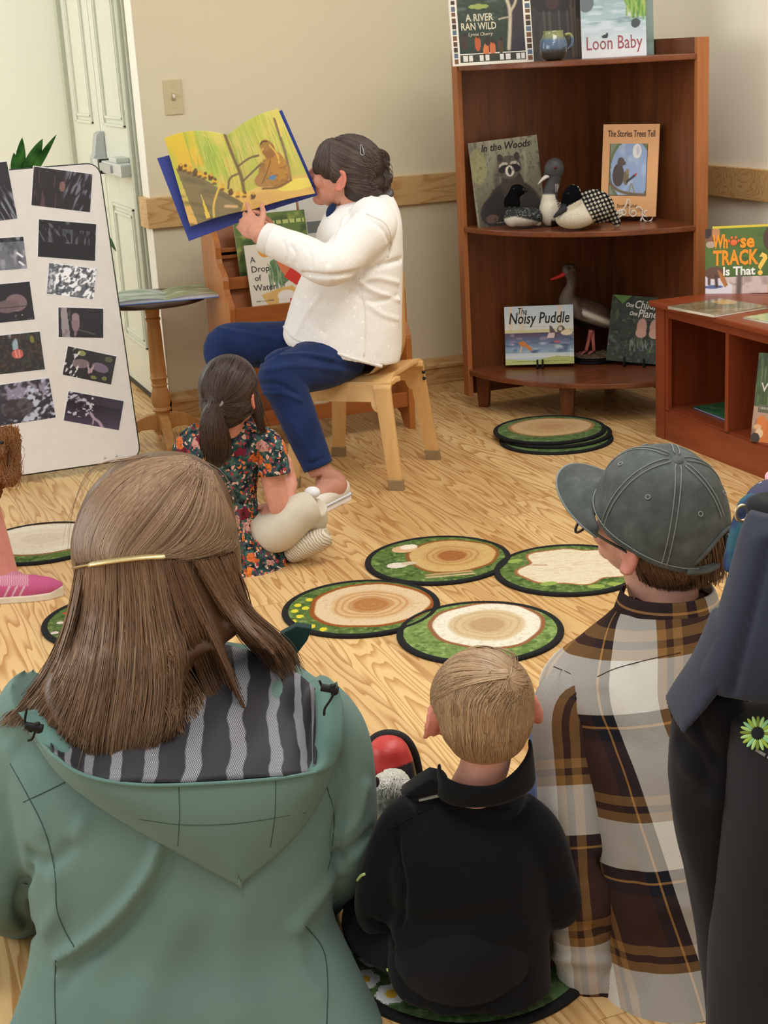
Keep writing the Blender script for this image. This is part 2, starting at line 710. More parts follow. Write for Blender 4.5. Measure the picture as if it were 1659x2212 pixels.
 def rows(self, x0, x1, ys, w, c, al=0.8, dash=0.03):
  """lines of tiny print too small to read"""
  for y in ys:
   m = ((self.x > x0) & (self.x < x1) & (np.abs(self.y - y) < w / 2)) * 1.0
   m *= (np.sin(self.x / dash * 6.28 + y * 90) > -0.7)
   self.put(m, c, al)
  return self
def art_grid(art):
 """flat mesh, 1 x 1 in local xy centred on the origin, carrying the picture"""
 w, h = art.w, art.h
 x = np.linspace(-0.5, 0.5, w + 1)
 y = np.linspace(0.5, -0.5, h + 1)
 X, Y = np.meshgrid(x, y)
 V = np.stack([X.ravel(), Y.ravel(), np.zeros(X.size)], 1)
 i, j = np.mgrid[0:h, 0:w]
 a = (i * (w + 1) + j).ravel()
 F = np.stack([a, a + w + 1, a + w + 2, a + 1], 1)
 return V, F, np.clip(art.a, 0, 255).reshape(-1, 3)
def put_art(me, facecols, first=0, rest=(240, 240, 235)):
 """colour layer: facecols for faces from 'first' on, the rest plain"""
 nf = len(me.polygons)
 fc = np.ones((nf, 3)) * np.array(rest, float)
 fc[first:first + len(facecols)] = facecols
 c = s2l(fc)
 tot = np.empty(nf, np.int32)
 me.polygons.foreach_get('loop_total', tot)
 lc = np.repeat(np.c_[c, np.ones(nf)], tot, axis=0).astype(np.float32)
 at = me.color_attributes.new('art', 'FLOAT_COLOR', 'CORNER')
 at.data.foreach_set('color', lc.ravel())
def put_vcol(me, vcols):
 """colour layer from per-vertex linear colours"""
 at = me.color_attributes.new('art', 'FLOAT_COLOR', 'POINT')
 at.data.foreach_set('color', np.c_[vcols, np.ones(len(vcols))].astype(np.float32).ravel())
def art_panel(name, art, w, h, t, M, mat, parent, edge=(240, 240, 235)):
 """a thin solid panel w x h x t with the picture on its +z face; M is a 4x4 world matrix (numpy)"""
 V, F, fc = art_grid(art)
 V = V * np.array([w, h, 1])
 n0 = len(V)
 box = np.array([[sx * w / 2, sy * h / 2, z] for z in (0, -t) for sx, sy in ((-1, -1), (1, -1), (1, 1), (-1, 1))])
 V = np.vstack([V, box])
 Fb = [(n0 + 4, n0 + 7, n0 + 6, n0 + 5)] + [(n0 + i, n0 + 4 + i, n0 + 4 + (i + 1) % 4, n0 + (i + 1) % 4) for i in range(4)]
 F = np.vstack([F, np.array(Fb)])
 V = V @ M[:3, :3].T + M[:3, 3]
 me = mesh_np(name, V, F)
 put_art(me, fc, 0, edge)
 return link(name, me, mat, parent)
def text_mesh(s, size, ext=0.0006, shear=0.0, bold=0.0, align='CENTER', sx=1.0, space=1.0):
 cu = bpy.data.curves.new('t', 'FONT')
 cu.body = s
 cu.size = size
 cu.extrude = ext
 cu.shear = shear
 cu.offset = bold
 cu.align_x = align
 cu.align_y = 'CENTER'
 cu.space_character = space
 cu.resolution_u = 2
 o = bpy.data.objects.new('t', cu)
 COL.objects.link(o)
 dg = bpy.context.evaluated_depsgraph_get()
 dg.update()
 me = bpy.data.meshes.new_from_object(o.evaluated_get(dg))
 bpy.data.objects.remove(o, do_unlink=True)
 if sx != 1.0:
  V = getco(me)
  V[:, 0] *= sx
  setco(me, V)
 return me
def lettering(name, lines, M, mat, parent, label=None):
 """lines: (text, x, y, size, kwargs) in the local plane of M, one mesh"""
 mb = MB()
 for s, x, y, size, kw in lines:
  rot = kw.pop('rot', 0.0)
  fit = kw.pop('fit', None)
  me = text_mesh(s, size, **kw)
  V = getco(me)
  if fit and len(V):
   V[:, 0] *= fit / (np.ptp(V[:, 0]) + 1e-9)
  if len(V) == 0:
   continue
  c, sn = math.cos(rot), math.sin(rot)
  V = np.stack([V[:, 0] * c - V[:, 1] * sn + x, V[:, 0] * sn + V[:, 1] * c + y, V[:, 2]], 1)
  V = V @ M[:3, :3].T + M[:3, 3]
  mb.add(V, [tuple(p.vertices) for p in me.polygons])
 me = mesh_np(name, np.concatenate(mb.V), mb.F)
 return link(name, me, mat, parent, label=label)
def mat4(o, x, y, z):
 M = np.eye(4)
 M[:3, 0], M[:3, 1], M[:3, 2], M[:3, 3] = x, y, z, o
 return M
def mat_floor():
 k = NT('pine_floor')
 co = k.coord()
 sep = k.n('ShaderNodeSeparateXYZ')
 k.l(co, sep.inputs[0])
 X, Y = sep.outputs[0], sep.outputs[1]
 pw = 0.128
 idx = k.math('FLOOR', k.math('DIVIDE', X, pw))
 wn = k.n('ShaderNodeTexWhiteNoise', noise_dimensions='1D')
 k.l(idx, wn.inputs['W'])
 rnd = wn.outputs['Value']
 yl = k.math('ADD', Y, k.math('MULTIPLY', rnd, 3.7))
 jdx = k.math('FLOOR', k.math('DIVIDE', yl, 1.9))
 wn2 = k.n('ShaderNodeTexWhiteNoise', noise_dimensions='2D')
 cv = k.n('ShaderNodeCombineXYZ')
 k.l(idx, cv.inputs[0])
 k.l(jdx, cv.inputs[1])
 k.l(cv.outputs[0], wn2.inputs['Vector'])
 r2 = wn2.outputs['Value']
 c2 = k.n('ShaderNodeCombineXYZ')
 k.l(k.math('MULTIPLY', X, 7.0), c2.inputs[0])
 k.l(k.math('MULTIPLY', Y, 0.62), c2.inputs[1])
 k.l(k.math('MULTIPLY', r2, 37.0), c2.inputs[2])
 n1 = k.noise(c2.outputs[0], 1.2, 3.0, 0.45, 0.2)
 rings = k.math('FRACT', k.math('MULTIPLY', n1, 20.0))
 c3 = k.n('ShaderNodeCombineXYZ')
 k.l(k.math('MULTIPLY', X, 260.0), c3.inputs[0])
 k.l(k.math('MULTIPLY', Y, 9.0), c3.inputs[1])
 k.l(r2, c3.inputs[2])
 n2 = k.noise(c3.outputs[0], 1.0, 3, 0.6)
 late = k.ramp(rings, [(0.0, (0, 0, 0)), (0.42, (0.05,) * 3), (0.80, (0.85,) * 3), (0.9, (1, 1, 1)), (0.97, (0, 0, 0))])
 light, dark = lin(230, 197, 142), lin(188, 142, 86)
 col = k.mix(late, light, dark)
 col = k.mix(k.math('MULTIPLY', n2, 0.18), col, lin(170, 124, 70))
 tone = k.ramp(r2, [(0.0, lin(226, 210, 190)), (0.5, lin(246, 240, 232)), (1.0, lin(255, 250, 240))])
 col = k.mix(0.8, col, tone, 'MULTIPLY')
 fx = k.math('FRACT', k.math('DIVIDE', X, pw))
 gap = k.math('LESS_THAN', fx, 0.012)
 fy = k.math('FRACT', k.math('DIVIDE', yl, 1.9))
 gap = k.math('MAXIMUM', gap, k.math('LESS_THAN', fy, 0.0013))
 col = k.mix(k.math('MULTIPLY', gap, 0.55), col, lin(120, 84, 45))
 k.base(col)
 k.rough(k.math('ADD', 0.30, k.math('MULTIPLY', n2, 0.12)))
 k.b.inputs['Specular IOR Level'].default_value = 0.4
 k.bump(k.math('SUBTRACT', n2, gap), 0.06, 0.002)
 return k.m
def mat_trimwood():
 """clear finished softwood with long arched grain, along x"""
 k = NT('clear_pine_trim')
 co = k.coord()
 mp = k.mapping(co, (0.8, 4.0, 5.0))
 n1 = k.noise(mp, 2.2, 2.5, 0.45, 0.4)
 rings = k.math('FRACT', k.math('MULTIPLY', n1, 13.0))
 late = k.ramp(rings, [(0.0, (0, 0, 0)), (0.45, (0.06,) * 3), (0.82, (0.8,) * 3), (0.96, (0, 0, 0))])
 fine = k.noise(k.mapping(co, (6, 200, 200)), 1.0, 3)
 col = k.mix(late, lin(212, 174, 118), lin(180, 134, 78))
 col = k.mix(k.math('MULTIPLY', fine, 0.2), col, lin(160, 116, 66))
 k.base(col)
 k.rough(0.4)
 return k.m
def mat_wall(name, rgb):
 k = NT(name)
 co = k.coord()
 n = k.noise(co, 260, 4, 0.6)
 big = k.noise(co, 1.5, 2)
 c = lin(*rgb)
 c2 = tuple(x * 0.965 for x in c[:3]) + (1,)
 k.base(k.ramp(big, [(0.35, c2), (0.65, c)]))
 k.rough(0.75)
 k.bump(n, 0.12, 0.002)
 return k.m
M_FLOOR = mat_floor()
M_TRIM = mat_trimwood()
M_BACK = mat_wall('beige_paint', (226, 215, 184))
M_RIGHT = mat_wall('cream_paint', (247, 241, 222))
M_PALE = mat_wall('pale_green_white_paint', (243, 243, 228))
M_SAGE = plain('sage_paint', (209, 211, 194), 0.45, var=0.02)
M_SAGE2 = plain('sage_paint_dark', (182, 185, 164), 0.45, var=0.02)
M_WHITE = plain('white_gloss_paint', (243, 240, 226), 0.45, var=0.02)
BY, RX, LX = 5.785, 3.30, 1.25          # back wall, right wall, corner of the door recess
FARY = 7.42
def struct(name, mb, mat, bevel=0.0, label=None, smooth=False):
 o = mb.build(name, mat, None, bevel, smooth)
 setp(o, label, None, None, 'structure')
 return o
struct('floor', MB().span((-3.5, -0.8, -0.04), (4.2, 8.2, 0)), M_FLOOR, label='pale yellow pine board floor')
struct('wall_back', MB().span((LX, BY, 0), (RX + 0.1, BY + 0.10, 2.8)), M_BACK, label='beige painted wall behind the reader')
struct('wall_right', MB().span((RX, -0.8, 0), (RX + 0.1, BY, 2.8)), M_RIGHT, label='cream wall on the right with a wood rail')
struct('wall_left', MB().span((-1.4, FARY, 0), (LX + 0.1, FARY + 0.1, 2.8)), M_PALE, label='pale wall at the end of the door recess')
rw = MB()
rw.span((LX - 0.003, BY - 0.001, 0), (LX, 5.90, 2.8))
rw.span((LX, BY + 0.1, 0), (LX + 0.10, 5.90, 2.8))
rw.span((LX, 5.90, 2.12), (LX + 0.10, FARY, 2.8))
struct('wall_recess', rw, M_WHITE, label='white return of the wall beside the double door')
RZ0, RZ1 = 0.755, 0.870
tr = MB()
tr.span((LX - 0.022, BY - 0.022, RZ0), (RX - 0.022, BY, RZ1))
tr.span((LX - 0.022, BY, RZ0), (LX, 5.90, RZ1))
struct('trim_1', tr, M_TRIM, 0.003, 'clear pine chair rail on the back wall')
tr = MB()
tr.span((RX - 0.022, -0.8, RZ0), (RX, BY - 0.022, RZ1))
o = tr.build('trim_2', M_TRIM, None, 0.003)
setp(o, 'clear pine chair rail on the right wall', None, None, 'structure')
def baseboard(name, segs, label):
 mb = MB()
 for (ax, ay, bx, by) in segs:
  mb.span((ax, ay, 0), (bx, by, 0.088))
 o = mb.build(name, M_TRIM, None, 0.003)
 setp(o, label, None, None, 'structure')
baseboard('baseboard_back', [(LX - 0.016, BY - 0.016, RX, BY)], 'pine baseboard along the back wall')
baseboard('baseboard_right', [(RX - 0.016, -0.8, RX, BY - 0.016)], 'pine baseboard along the right wall')
baseboard('baseboard_left', [(-1.4, FARY - 0.016, LX - 0.05, FARY)], 'pine baseboard of the end wall')
bc = MB()
prof = [(0, 0), (0.026, 0), (0.026, 0.012), (0.016, 0.024), (0.010, 0.040), (0, 0.040)]
pr = np.array([(-x, z) for x, z in prof])
x0, x1 = LX - 0.026, RX
V = np.array([[x0, BY + y, 0.070 + z] for y, z in pr] + [[x1, BY + y, 0.070 + z] for y, z in pr])
n = len(pr)
F = [tuple(range(n)), tuple(range(n, 2 * n))[::-1]] + [(i, i + n, (i + 1) % n + n, (i + 1) % n) for i in range(n)]
bc.add(V, F)
V = np.array([[LX + y, BY - 0.026, 0.070 + z] for y, z in pr] + [[LX + y, 5.90, 0.070 + z] for y, z in pr])
bc.add(V, F)
bc.span((LX - 0.016, BY - 0.016, 0), (LX, 5.90, 0.088))
o = bc.build('trim_3', M_TRIM)
setp(o, 'moulded cap of the back baseboard', None, None, 'structure')
cas = MB()
cas.span((LX - 0.012, 5.905, 0), (LX + 0.09, 6.02, 2.12))
cas.span((LX - 0.026, 5.925, 0), (LX, 5.965, 2.12))
cas.span((LX - 0.012, 7.36, 0), (LX + 0.09, FARY, 2.12))
cas.span((LX - 0.012, 5.905, 2.05), (LX + 0.09, FARY, 2.14))
struct('trim_4', cas, M_SAGE2, 0.004, 'sage green casing of the double door')
def door_leaf(name, y0, y1, label):
 mb = MB()
 mb.span((LX + 0.010, y0, 0.012), (LX + 0.052, y1, 2.05))
 root = mb.build(name, M_SAGE, None, 0.003)
 setp(root, label, None, None, 'structure')
 pm = MB()
 for z0, z1 in ((0.22, 0.80), (1.12, 1.90)):
  a, b = y0 + 0.13, y1 - 0.13
  for q in (0, 0.03):
   w = 0.012
   pm.span((LX + 0.000, a + q, z0 + q), (LX + 0.012, a + q + w, z1 - q))
   pm.span((LX + 0.000, b - q - w, z0 + q), (LX + 0.012, b - q, z1 - q))
   pm.span((LX + 0.000, a + q, z0 + q), (LX + 0.012, b - q, z0 + q + w))
   pm.span((LX + 0.000, a + q, z1 - q - w), (LX + 0.012, b - q, z1 - q))
 pm.build('panel_moulding', M_SAGE, root, 0.003)
 return root
d1 = door_leaf('door_1', 6.025, 6.70, 'sage green door leaf carrying the push bar')
d2 = door_leaf('door_2', 6.712, 7.36, 'sage green door leaf beside the end wall')
sw = MB()
sw.span((LX + 0.004, 6.025, 0.012), (LX + 0.010, 6.70, 0.03))
sw.build('door_sweep', plain('dark_rubber', (60, 56, 48), 0.7), d1)
M_STEEL = plain('satin_steel', (186, 190, 190), 0.32, 0.55, var=0.03)
M_GREYP = plain('pale_grey_metal', (205, 208, 203), 0.4, 0.3, var=0.03)
M_BLACK = plain('black_plastic', (22, 22, 23), 0.45, var=0.05)
pb = thing('push_bar', 'grey metal push bar across the sage green door', 'door hardware', (LX, 6.4, 0.96))
hs = MB()
sec = [(0, 0.0), (-0.05, 0.0), (-0.062, 0.01), (-0.062, 0.055), (-0.05, 0.075), (-0.035, 0.155), (-0.02, 0.165), (0, 0.165)]
MM = np.array([[1, 0, 0], [0, 0, 1], [0, 1, 0]], float)
hs.prism(sec, 0.075, MM, (LX + 0.010, 6.66, 0.93))
hs.build('end_housing', M_STEEL, pb, 0.006)
MB().span((LX - 0.052, 6.04, 0.935), (LX + 0.010, 6.625, 0.985)).build('rail_body', M_GREYP, pb, 0.006)
MB().span((LX - 0.062, 6.20, 0.945), (LX - 0.045, 6.43, 0.978)).build('touch_pad', M_STEEL, pb, 0.004)
MB().span((LX - 0.060, 6.43, 0.93), (LX - 0.01, 6.475, 0.99)).build('pad_gap', M_BLACK, pb, 0.004)
MB().span((LX - 0.045, 6.15, 0.985), (LX + 0.010, 6.3, 1.005)).build('top_cover', M_GREYP, pb, 0.004)
M_IVORY = plain('ivory_plastic', (205, 192, 152), 0.4, var=0.02)
pl = thing('light_switch', 'ivory light switch plate on the beige wall', 'light switch', (1.375, BY, 1.235))
MB().span((1.340, BY - 0.006, 1.170), (1.410, BY, 1.299)).build('cover_plate', M_IVORY, pl, 0.003)
MB().span((1.368, BY - 0.009, 1.222), (1.382, BY - 0.005, 1.248)).build('toggle_slot', plain('slot_beige', (170, 156, 120), 0.5), pl, 0.001)
tg = MB().box((1.375, BY - 0.014, 1.238), (0.009, 0.018, 0.011), np.array(Euler((0.35, 0, 0)).to_matrix()))
tg.build('toggle', plain('toggle_white', (236, 230, 205), 0.35), pl, 0.002)
for dz in (-0.038, 0.038):
 MB().lathe([(0.0032, 0), (0.0032, 0.0016)], 12, (0, 0, 0), MM).build('screw', M_IVORY, pl)
 s = bpy.context.scene.objects[-1] if False else COL.objects[-1]
 s.data.transform(Matrix.Translation(Vector((1.375, BY - 0.0075, 1.235 + dz)) - Vector((0, 0, 0))) if False else Matrix.Identity(4))
 V = getco(s.data)
 V = V + (np.array([1.375, BY - 0.0075, 1.235 + dz]) - np.array([0, 0, 0]))
 setco(s.data, V)
M_CHERRY = wood('cherry_wood', (80, 42, 19), (122, 70, 36), 'z', 0.07, 16, 0.4, 0.15)
M_CHERRYX = wood('cherry_wood_shelf', (92, 48, 24), (132, 74, 42), 'x', 0.1, 16, 0.35, 0.25)
M_CHERRYL = wood('cherry_wood_edge', (150, 90, 50), (176, 112, 66), 'z', 0.07, 20, 0.42)
M_RED = wood('red_cherry_wood', (112, 48, 24), (146, 70, 38), 'y', 0.09, 14, 0.38, 0.15)
M_REDZ = wood('red_cherry_wood_upright', (112, 48, 24), (146, 70, 38), 'z', 0.09, 14, 0.4, 0.1)
M_OAK = wood('golden_oak', (146, 84, 34), (182, 112, 52), 'z', 0.08, 18, 0.4, 0.1)
M_OAKX = wood('golden_oak_rail', (138, 76, 32), (170, 100, 46), 'x', 0.08, 18, 0.4, 0.1)
M_BIRCH = wood('birch_plywood', (206, 160, 98), (226, 184, 124), 'z', 0.1, 16, 0.38, 0.1)
M_BIRCHX = wood('birch_plywood_seat', (208, 164, 104), (228, 188, 130), 'x', 0.12, 14, 0.36, 0.12)
M_PLYEDGE = plain('plywood_edge', (176, 132, 78), 0.55, var=0.12, scale=200)
M_TURN = wood('turned_oak', (178, 124, 66), (206, 154, 92), 'z', 0.1, 18, 0.4, 0.1)
KX, KY, BW = 3.00, 5.33, 0.67
bk = thing('corner_bookcase', 'tall dark cherry corner bookcase with quarter round shelves', 'bookcase', (KX - 0.3, KY - 0.3, 0))
PT = 1.345
MB().span((KX - BW, KY - 0.018, 0.05), (KX, KY, PT)).build('back_panel', M_CHERRY, bk, 0.002)
MB().span((KX - 0.018, KY - BW, 0.05), (KX, KY - 0.018, PT)).build('back_panel', M_CHERRY, bk, 0.002)
MB().span((KX - BW - 0.004, KY - 0.045, 0.045), (KX - BW + 0.016, KY + 0.002, PT)).build('edge_stile', M_CHERRYL, bk, 0.002)
MB().span((KX - 0.045, KY - BW - 0.004, 0.045), (KX + 0.002, KY - BW + 0.016, PT)).build('edge_stile', M_CHERRYL, bk, 0.002)
SHZ = (0.152, 0.705, 1.292)
for z in SHZ:
 R = BW - 0.018
 a = np.linspace(np.pi, 1.5 * np.pi, 28)
 poly = [(KX - 0.018, KY - 0.018)] + [(KX - 0.018 + R * math.cos(t), KY - 0.018 + R * math.sin(t)) for t in a]
 MB().prism(poly, 0.02, None, (0, 0, z - 0.01)).build('shelf', M_CHERRYX, bk, 0.004)
def leg_taper(x, y, top, w0, w1, rz, mat, par, name='leg'):
 c, s = math.cos(rz), math.sin(rz)
 V = []
 for w, z in ((w1, 0.0), (w0, top)):
  for dx, dy in ((-1, -1), (1, -1), (1, 1), (-1, 1)):
   lx, ly = dx * w / 2, dy * 0.012
   V.append((x + lx * c - ly * s, y + lx * s + ly * c, z))
 mb = MB().add(V, [(3, 2, 1, 0), (4, 5, 6, 7), (0, 1, 5, 4), (1, 2, 6, 5), (2, 3, 7, 6), (3, 0, 4, 7)])
 return mb.build(name, mat, par, 0.002)
leg_taper(2.386, 5.275, 0.14, 0.062, 0.04, math.radians(-50), M_CHERRY, bk)
leg_taper(2.560, 4.905, 0.14, 0.062, 0.04, math.radians(-45), M_CHERRY, bk)
leg_taper(2.945, 4.70, 0.14, 0.062, 0.04, math.radians(-40), M_CHERRY, bk)
leg_taper(2.95, 5.28, 0.14, 0.062, 0.04, math.radians(-45), M_CHERRY, bk)
UX, UY1, UY0, UD = 2.70, 4.51, 3.30, 0.40
un = thing('low_bookshelf', 'low red cherry shelf unit with open compartments on the right', 'bookshelf', (UX + UD / 2, (UY0 + UY1) / 2, 0))
UT = 0.485
MB().span((UX - 0.022, UY0, UT - 0.020), (UX + UD, UY1 + 0.012, UT)).build('top', M_RED, un, 0.006, seg=3)
MB().span((UX, UY1 - 0.055, 0), (UX + 0.02, UY1, UT - 0.020)).build('corner_stile', M_REDZ, un, 0.002)
MB().span((UX + 0.02, UY1 - 0.02, 0), (UX + UD, UY1, UT - 0.020)).build('end_panel', M_REDZ, un, 0.002)
MB().span((UX + 0.004, UY0, UT - 0.052), (UX + 0.022, UY1 - 0.055, UT - 0.020)).build('top_rail', M_RED, un, 0.002)
MB().span((UX + 0.006, UY1 - 0.072, 0.105), (UX + 0.022, UY1 - 0.055, UT - 0.052)).build('inner_stile', M_REDZ, un, 0.001)
MB().span((UX + 0.004, UY0, 0.0), (UX + 0.020, UY1 - 0.055, 0.103)).build('base_board', M_RED, un, 0.002)
MB().span((UX + 0.012, UY0, 0.098), (UX + UD - 0.01, UY1 - 0.02, 0.110)).build('bottom_shelf', M_RED, un, 0.001)
MB().span((UX + UD - 0.01, UY0, 0), (UX + UD, UY1 - 0.02, UT - 0.02)).build('rear_panel', M_REDZ, un)
for y in (4.075, 3.62):
 MB().span((UX + 0.003, y - 0.009, 0.110), (UX + UD - 0.01, y + 0.009, UT - 0.03)).build('divider', M_REDZ, un, 0.001)
RX0, RX1 = 1.352, 2.022
rk = thing('display_rack', 'golden oak tiered book rack standing behind the reader', 'book rack', ((RX0 + RX1) / 2, 5.3, 0))
yb = 5.46
side = [(yb, 0.0), (yb - 0.07, 0.0), (yb - 0.10, 0.04), (5.24, 0.055), (5.20, 0.045), (5.165, 0.0), (5.10, 0.0), (5.10, 0.33)]
for ya, yc, za, zc in ((5.10, 5.135, 0.34, 0.41), (5.135, 5.19, 0.515, 0.58), (5.19, 5.262, 0.61, 0.68), (5.262, 5.32, 0.72, 0.80)):
 for t in np.linspace(0, 1, 6):
  side.append((ya + (yc - ya) * (0.5 - 0.5 * math.cos(math.pi * t)), za + (zc - za) * t))
side += [(5.345, 0.85), (5.375, 0.87), (yb, 0.875)]
MS = np.array([[0, 0, 1], [1, 0, 0], [0, 1, 0]], float)
for x in (RX0 + 0.011, RX1 - 0.011):
 MB().prism(side, 0.022, MS, (x, 0, 0)).build('side_panel', M_OAK, rk, 0.002)
for (y, z, h) in ((5.115, 0.085, 0.055), (5.142, 0.455, 0.062), (5.215, 0.575, 0.042), (5.292, 0.675, 0.038)):
 MB().span((RX0 + 0.022, y - 0.007, z), (RX1 - 0.022, y + 0.007, z + h)).build('lip', M_OAKX, rk, 0.002)
for (y, z) in ((5.2, 0.09), (5.19, 0.492), (5.262, 0.592), (5.335, 0.688)):
 MB().span((RX0 + 0.022, y - 0.05, z), (RX1 - 0.022, y + 0.05, z + 0.012)).build('ledge', M_OAKX, rk, 0.001)
def slab(mb, a, b, th):
 """sloping board between two (y, z) points across the rack"""
 a, b = np.array(a), np.array(b)
 d = nrm(b - a)
 nn = np.array([-d[1], d[0]]) * th / 2
 P = [a + nn, a - nn, b - nn, b + nn]
 V = [(RX0 + 0.022, p[0], p[1]) for p in P] + [(RX1 - 0.022, p[0], p[1]) for p in P]
 mb.add(V, [(0, 1, 2, 3), (7, 6, 5, 4), (0, 4, 5, 1), (1, 5, 6, 2), (2, 6, 7, 3), (3, 7, 4, 0)])
 return mb
slab(MB(), (5.21, 0.10), (5.31, 0.49), 0.012).build('back_slope', M_OAKX, rk)
slab(MB(), (5.215, 0.504), (5.245, 0.592), 0.010).build('back_slope', M_OAKX, rk)
slab(MB(), (5.285, 0.604), (5.31, 0.688), 0.010).build('back_slope', M_OAKX, rk)
slab(MB(), (5.36, 0.70), (5.42, 0.86), 0.012).build('back_slope', M_OAKX, rk)
MB().span((RX0 + 0.022, yb - 0.03, 0.79), (RX1 - 0.022, yb - 0.012, 0.868)).build('top_rail', M_OAKX, rk, 0.003)
TX, TY, TZ = 1.143, 5.45, 0.545
tb = thing('pedestal_table', 'small round pedestal table with dark top beside the door recess', 'table', (TX, TY, 0))
M_DKTOP = plain('dark_table_top', (62, 44, 34), 0.35, var=0.1)
MB().lathe([(0.0, TZ - 0.020), (0.185, TZ - 0.020), (0.202, TZ - 0.015), (0.205, TZ - 0.008), (0.203, TZ - 0.002), (0.198, TZ), (0.0, TZ)], 48, (TX, TY, 0), cap=False).build('table_top', M_DKTOP, tb, smooth=True, ang=0.6)
post = [(0.001, 0.03), (0.026, 0.03), (0.026, 0.115), (0.033, 0.118), (0.036, 0.124), (0.033, 0.130), (0.030, 0.134), (0.036, 0.150), (0.036, 0.170),
  (0.032, 0.19), (0.028, 0.205), (0.027, 0.212), (0.031, 0.215), (0.031, 0.219), (0.027, 0.222), (0.030, 0.24), (0.034, 0.245), (0.030, 0.250), (0.030, 0.27), (0.028, 0.33),
  (0.026, 0.42), (0.024, 0.455), (0.028, 0.46), (0.028, 0.466), (0.024, 0.47), (0.028, 0.50), (0.033, 0.51), (0.034, TZ - 0.020), (0.001, TZ - 0.020)]
MB().lathe(post, 28, (TX, TY, 0), cap=False).build('post', M_TURN, tb, smooth=True, ang=0.7)
foot = [(0.02, 0.040), (0.02, 0.108), (0.06, 0.106), (0.105, 0.088), (0.145, 0.055), (0.172, 0.028), (0.195, 0.020), (0.196, 0.0), (0.168, 0.0), (0.145, 0.012), (0.118, 0.035), (0.085, 0.052), (0.045, 0.052)]
for deg in (-95, -185, 5, 85):
 a = math.radians(deg)
 Mf = np.array([[math.cos(a), 0, -math.sin(a)], [math.sin(a), 0, math.cos(a)], [0, 1, 0]], float)
 MB().prism(foot, 0.032, Mf, (TX, TY, 0)).build('foot', M_TURN, tb, 0.004)
MB().ell((TX - 0.003, TY - 0.0275, 0.075), 0.0055).build('screw_plug', plain('dark_oak_plug', (120, 78, 40), 0.5), tb, smooth=True)
LEAN = math.radians(11)
bo = np.array([0.985, 5.12, 0.030])
bx, bu = np.array([-1.0, 0, 0]), np.array([0, math.sin(LEAN), math.cos(LEAN)])
bn = np.array([0, -math.cos(LEAN), math.sin(LEAN)])
BWID, BHGT = 0.80, 1.035
def on_board(u, v, off=0.0):
 r = ray(u, v)
 return CPOS + r * ((bo + bn * off - CPOS) @ bn) / (r @ bn)
ez = thing('whiteboard', 'white easel board covered with dark laminated photographs', 'display board', (bo[0] - BWID / 2, 5.2, 0))
def rounded(w, h, r, n=8, inset=0.0):
 pts = []
 for cx, cy, a0 in ((w - r, r, -90), (w - r, h - r, 0), (r, h - r, 90), (r, r, 180)):
  for t in np.linspace(0, 90, n):
   a = math.radians(a0 + t)
   pts.append((cx + (r - inset) * math.cos(a), cy + (r - inset) * math.sin(a)))
 return pts
MBd = np.stack([-bx, bu, bn], 1)
b0 = bo + bx * BWID
MB().prism(rounded(BWID, BHGT, 0.045), 0.022, MBd, b0 - bn * 0.013).build('edge_band', plain('dark_green_edge', (52, 60, 55), 0.5), ez, 0.002)
MB().prism(rounded(BWID, BHGT, 0.045, 8, 0.005), 0.006, MBd, b0).build('panel', plain('white_board_face', (226, 221, 214), 0.55, var=0.02), ez, 0.001)
for (u, v) in ((226, 989), (251, 985)):
 p = on_board(u, v, 0.003)
 MB().ell(p, 0.0042).build('screw', M_STEEL, ez, smooth=True)
for x in (0.25, 0.91):
 MB().tube([np.array([x, 5.335, 0.98]), np.array([x, 5.62, 0.008])], 0.009, 10).build('rear_leg', M_STEEL, ez, smooth=True)
MB().span((0.23, 5.05, 0.0), (0.25, 5.30, 0.028)).build('foot', M_STEEL, ez, 0.002)
MB().span((0.93, 5.05 + 0.08, 0.0), (0.95, 5.30, 0.028)).build('foot', M_STEEL, ez, 0.002)
P1, P2, P3, P4 = np.array([1.637, 4.877]), np.array([1.655, 4.372]), np.array([1.903, 4.656]), np.array([1.372, 4.582])
SEAT_Z = 0.365
ch = thing('child_chair', 'low bent plywood chair under the woman in white', 'chair', (1.64, 4.62, 0))
cc = (P1 + P2 + P3 + P4) / 4
fdir = nrm((P4 + P1) / 2 - (P2 + P3) / 2)            # way the chair faces
ldir = nrm((P2 + P4) / 2 - (P1 + P3) / 2)            # its near side
f3, l3 = np.array([*fdir, 0]), np.array([*ldir, 0])
c3 = np.array([*cc, 0])
sw_, sl_ = 0.165, 0.165
def seat_pt(a, b, z):
 return c3 + f3 * a + l3 * b + np.array([0, 0, z])
ns, nt = 17, 17
th = 0.014
V, F = [], []
for sgn in (0, 1):
 for i in range(ns):
  for j in range(nt):
   a = -sl_ + 2 * sl_ * i / (ns - 1)
   b = -sw_ + 2 * sw_ * j / (nt - 1)
   tt = b / sw_
   dz = -0.012 * (1 - (a / sl_) ** 2) * 0.6 - 0.020 * max(0, abs(tt) - 0.72) / 0.28 * abs(tt) + 0.006 * (a / sl_) ** 2
   V.append(seat_pt(a, b, SEAT_Z + dz - th * sgn))
o2 = ns * nt
for i in range(ns - 1):
 for j in range(nt - 1):
  k = i * nt + j
  F.append((k, k + 1, k + nt + 1, k + nt))
  F.append((o2 + k, o2 + k + nt, o2 + k + nt + 1, o2 + k + 1))
rim = [j for j in range(nt)] + [i * nt + nt - 1 for i in range(1, ns)] + [(ns - 1) * nt + j for j in range(nt - 2, -1, -1)] + [i * nt for i in range(ns - 2, 0, -1)]
for q in range(len(rim)):
 a, b = rim[q], rim[(q + 1) % len(rim)]
 F.append((a, a + o2, b + o2, b))
MB().add(V, F).build('seat', M_BIRCHX, ch, 0.002, smooth=False, ang=0.7)
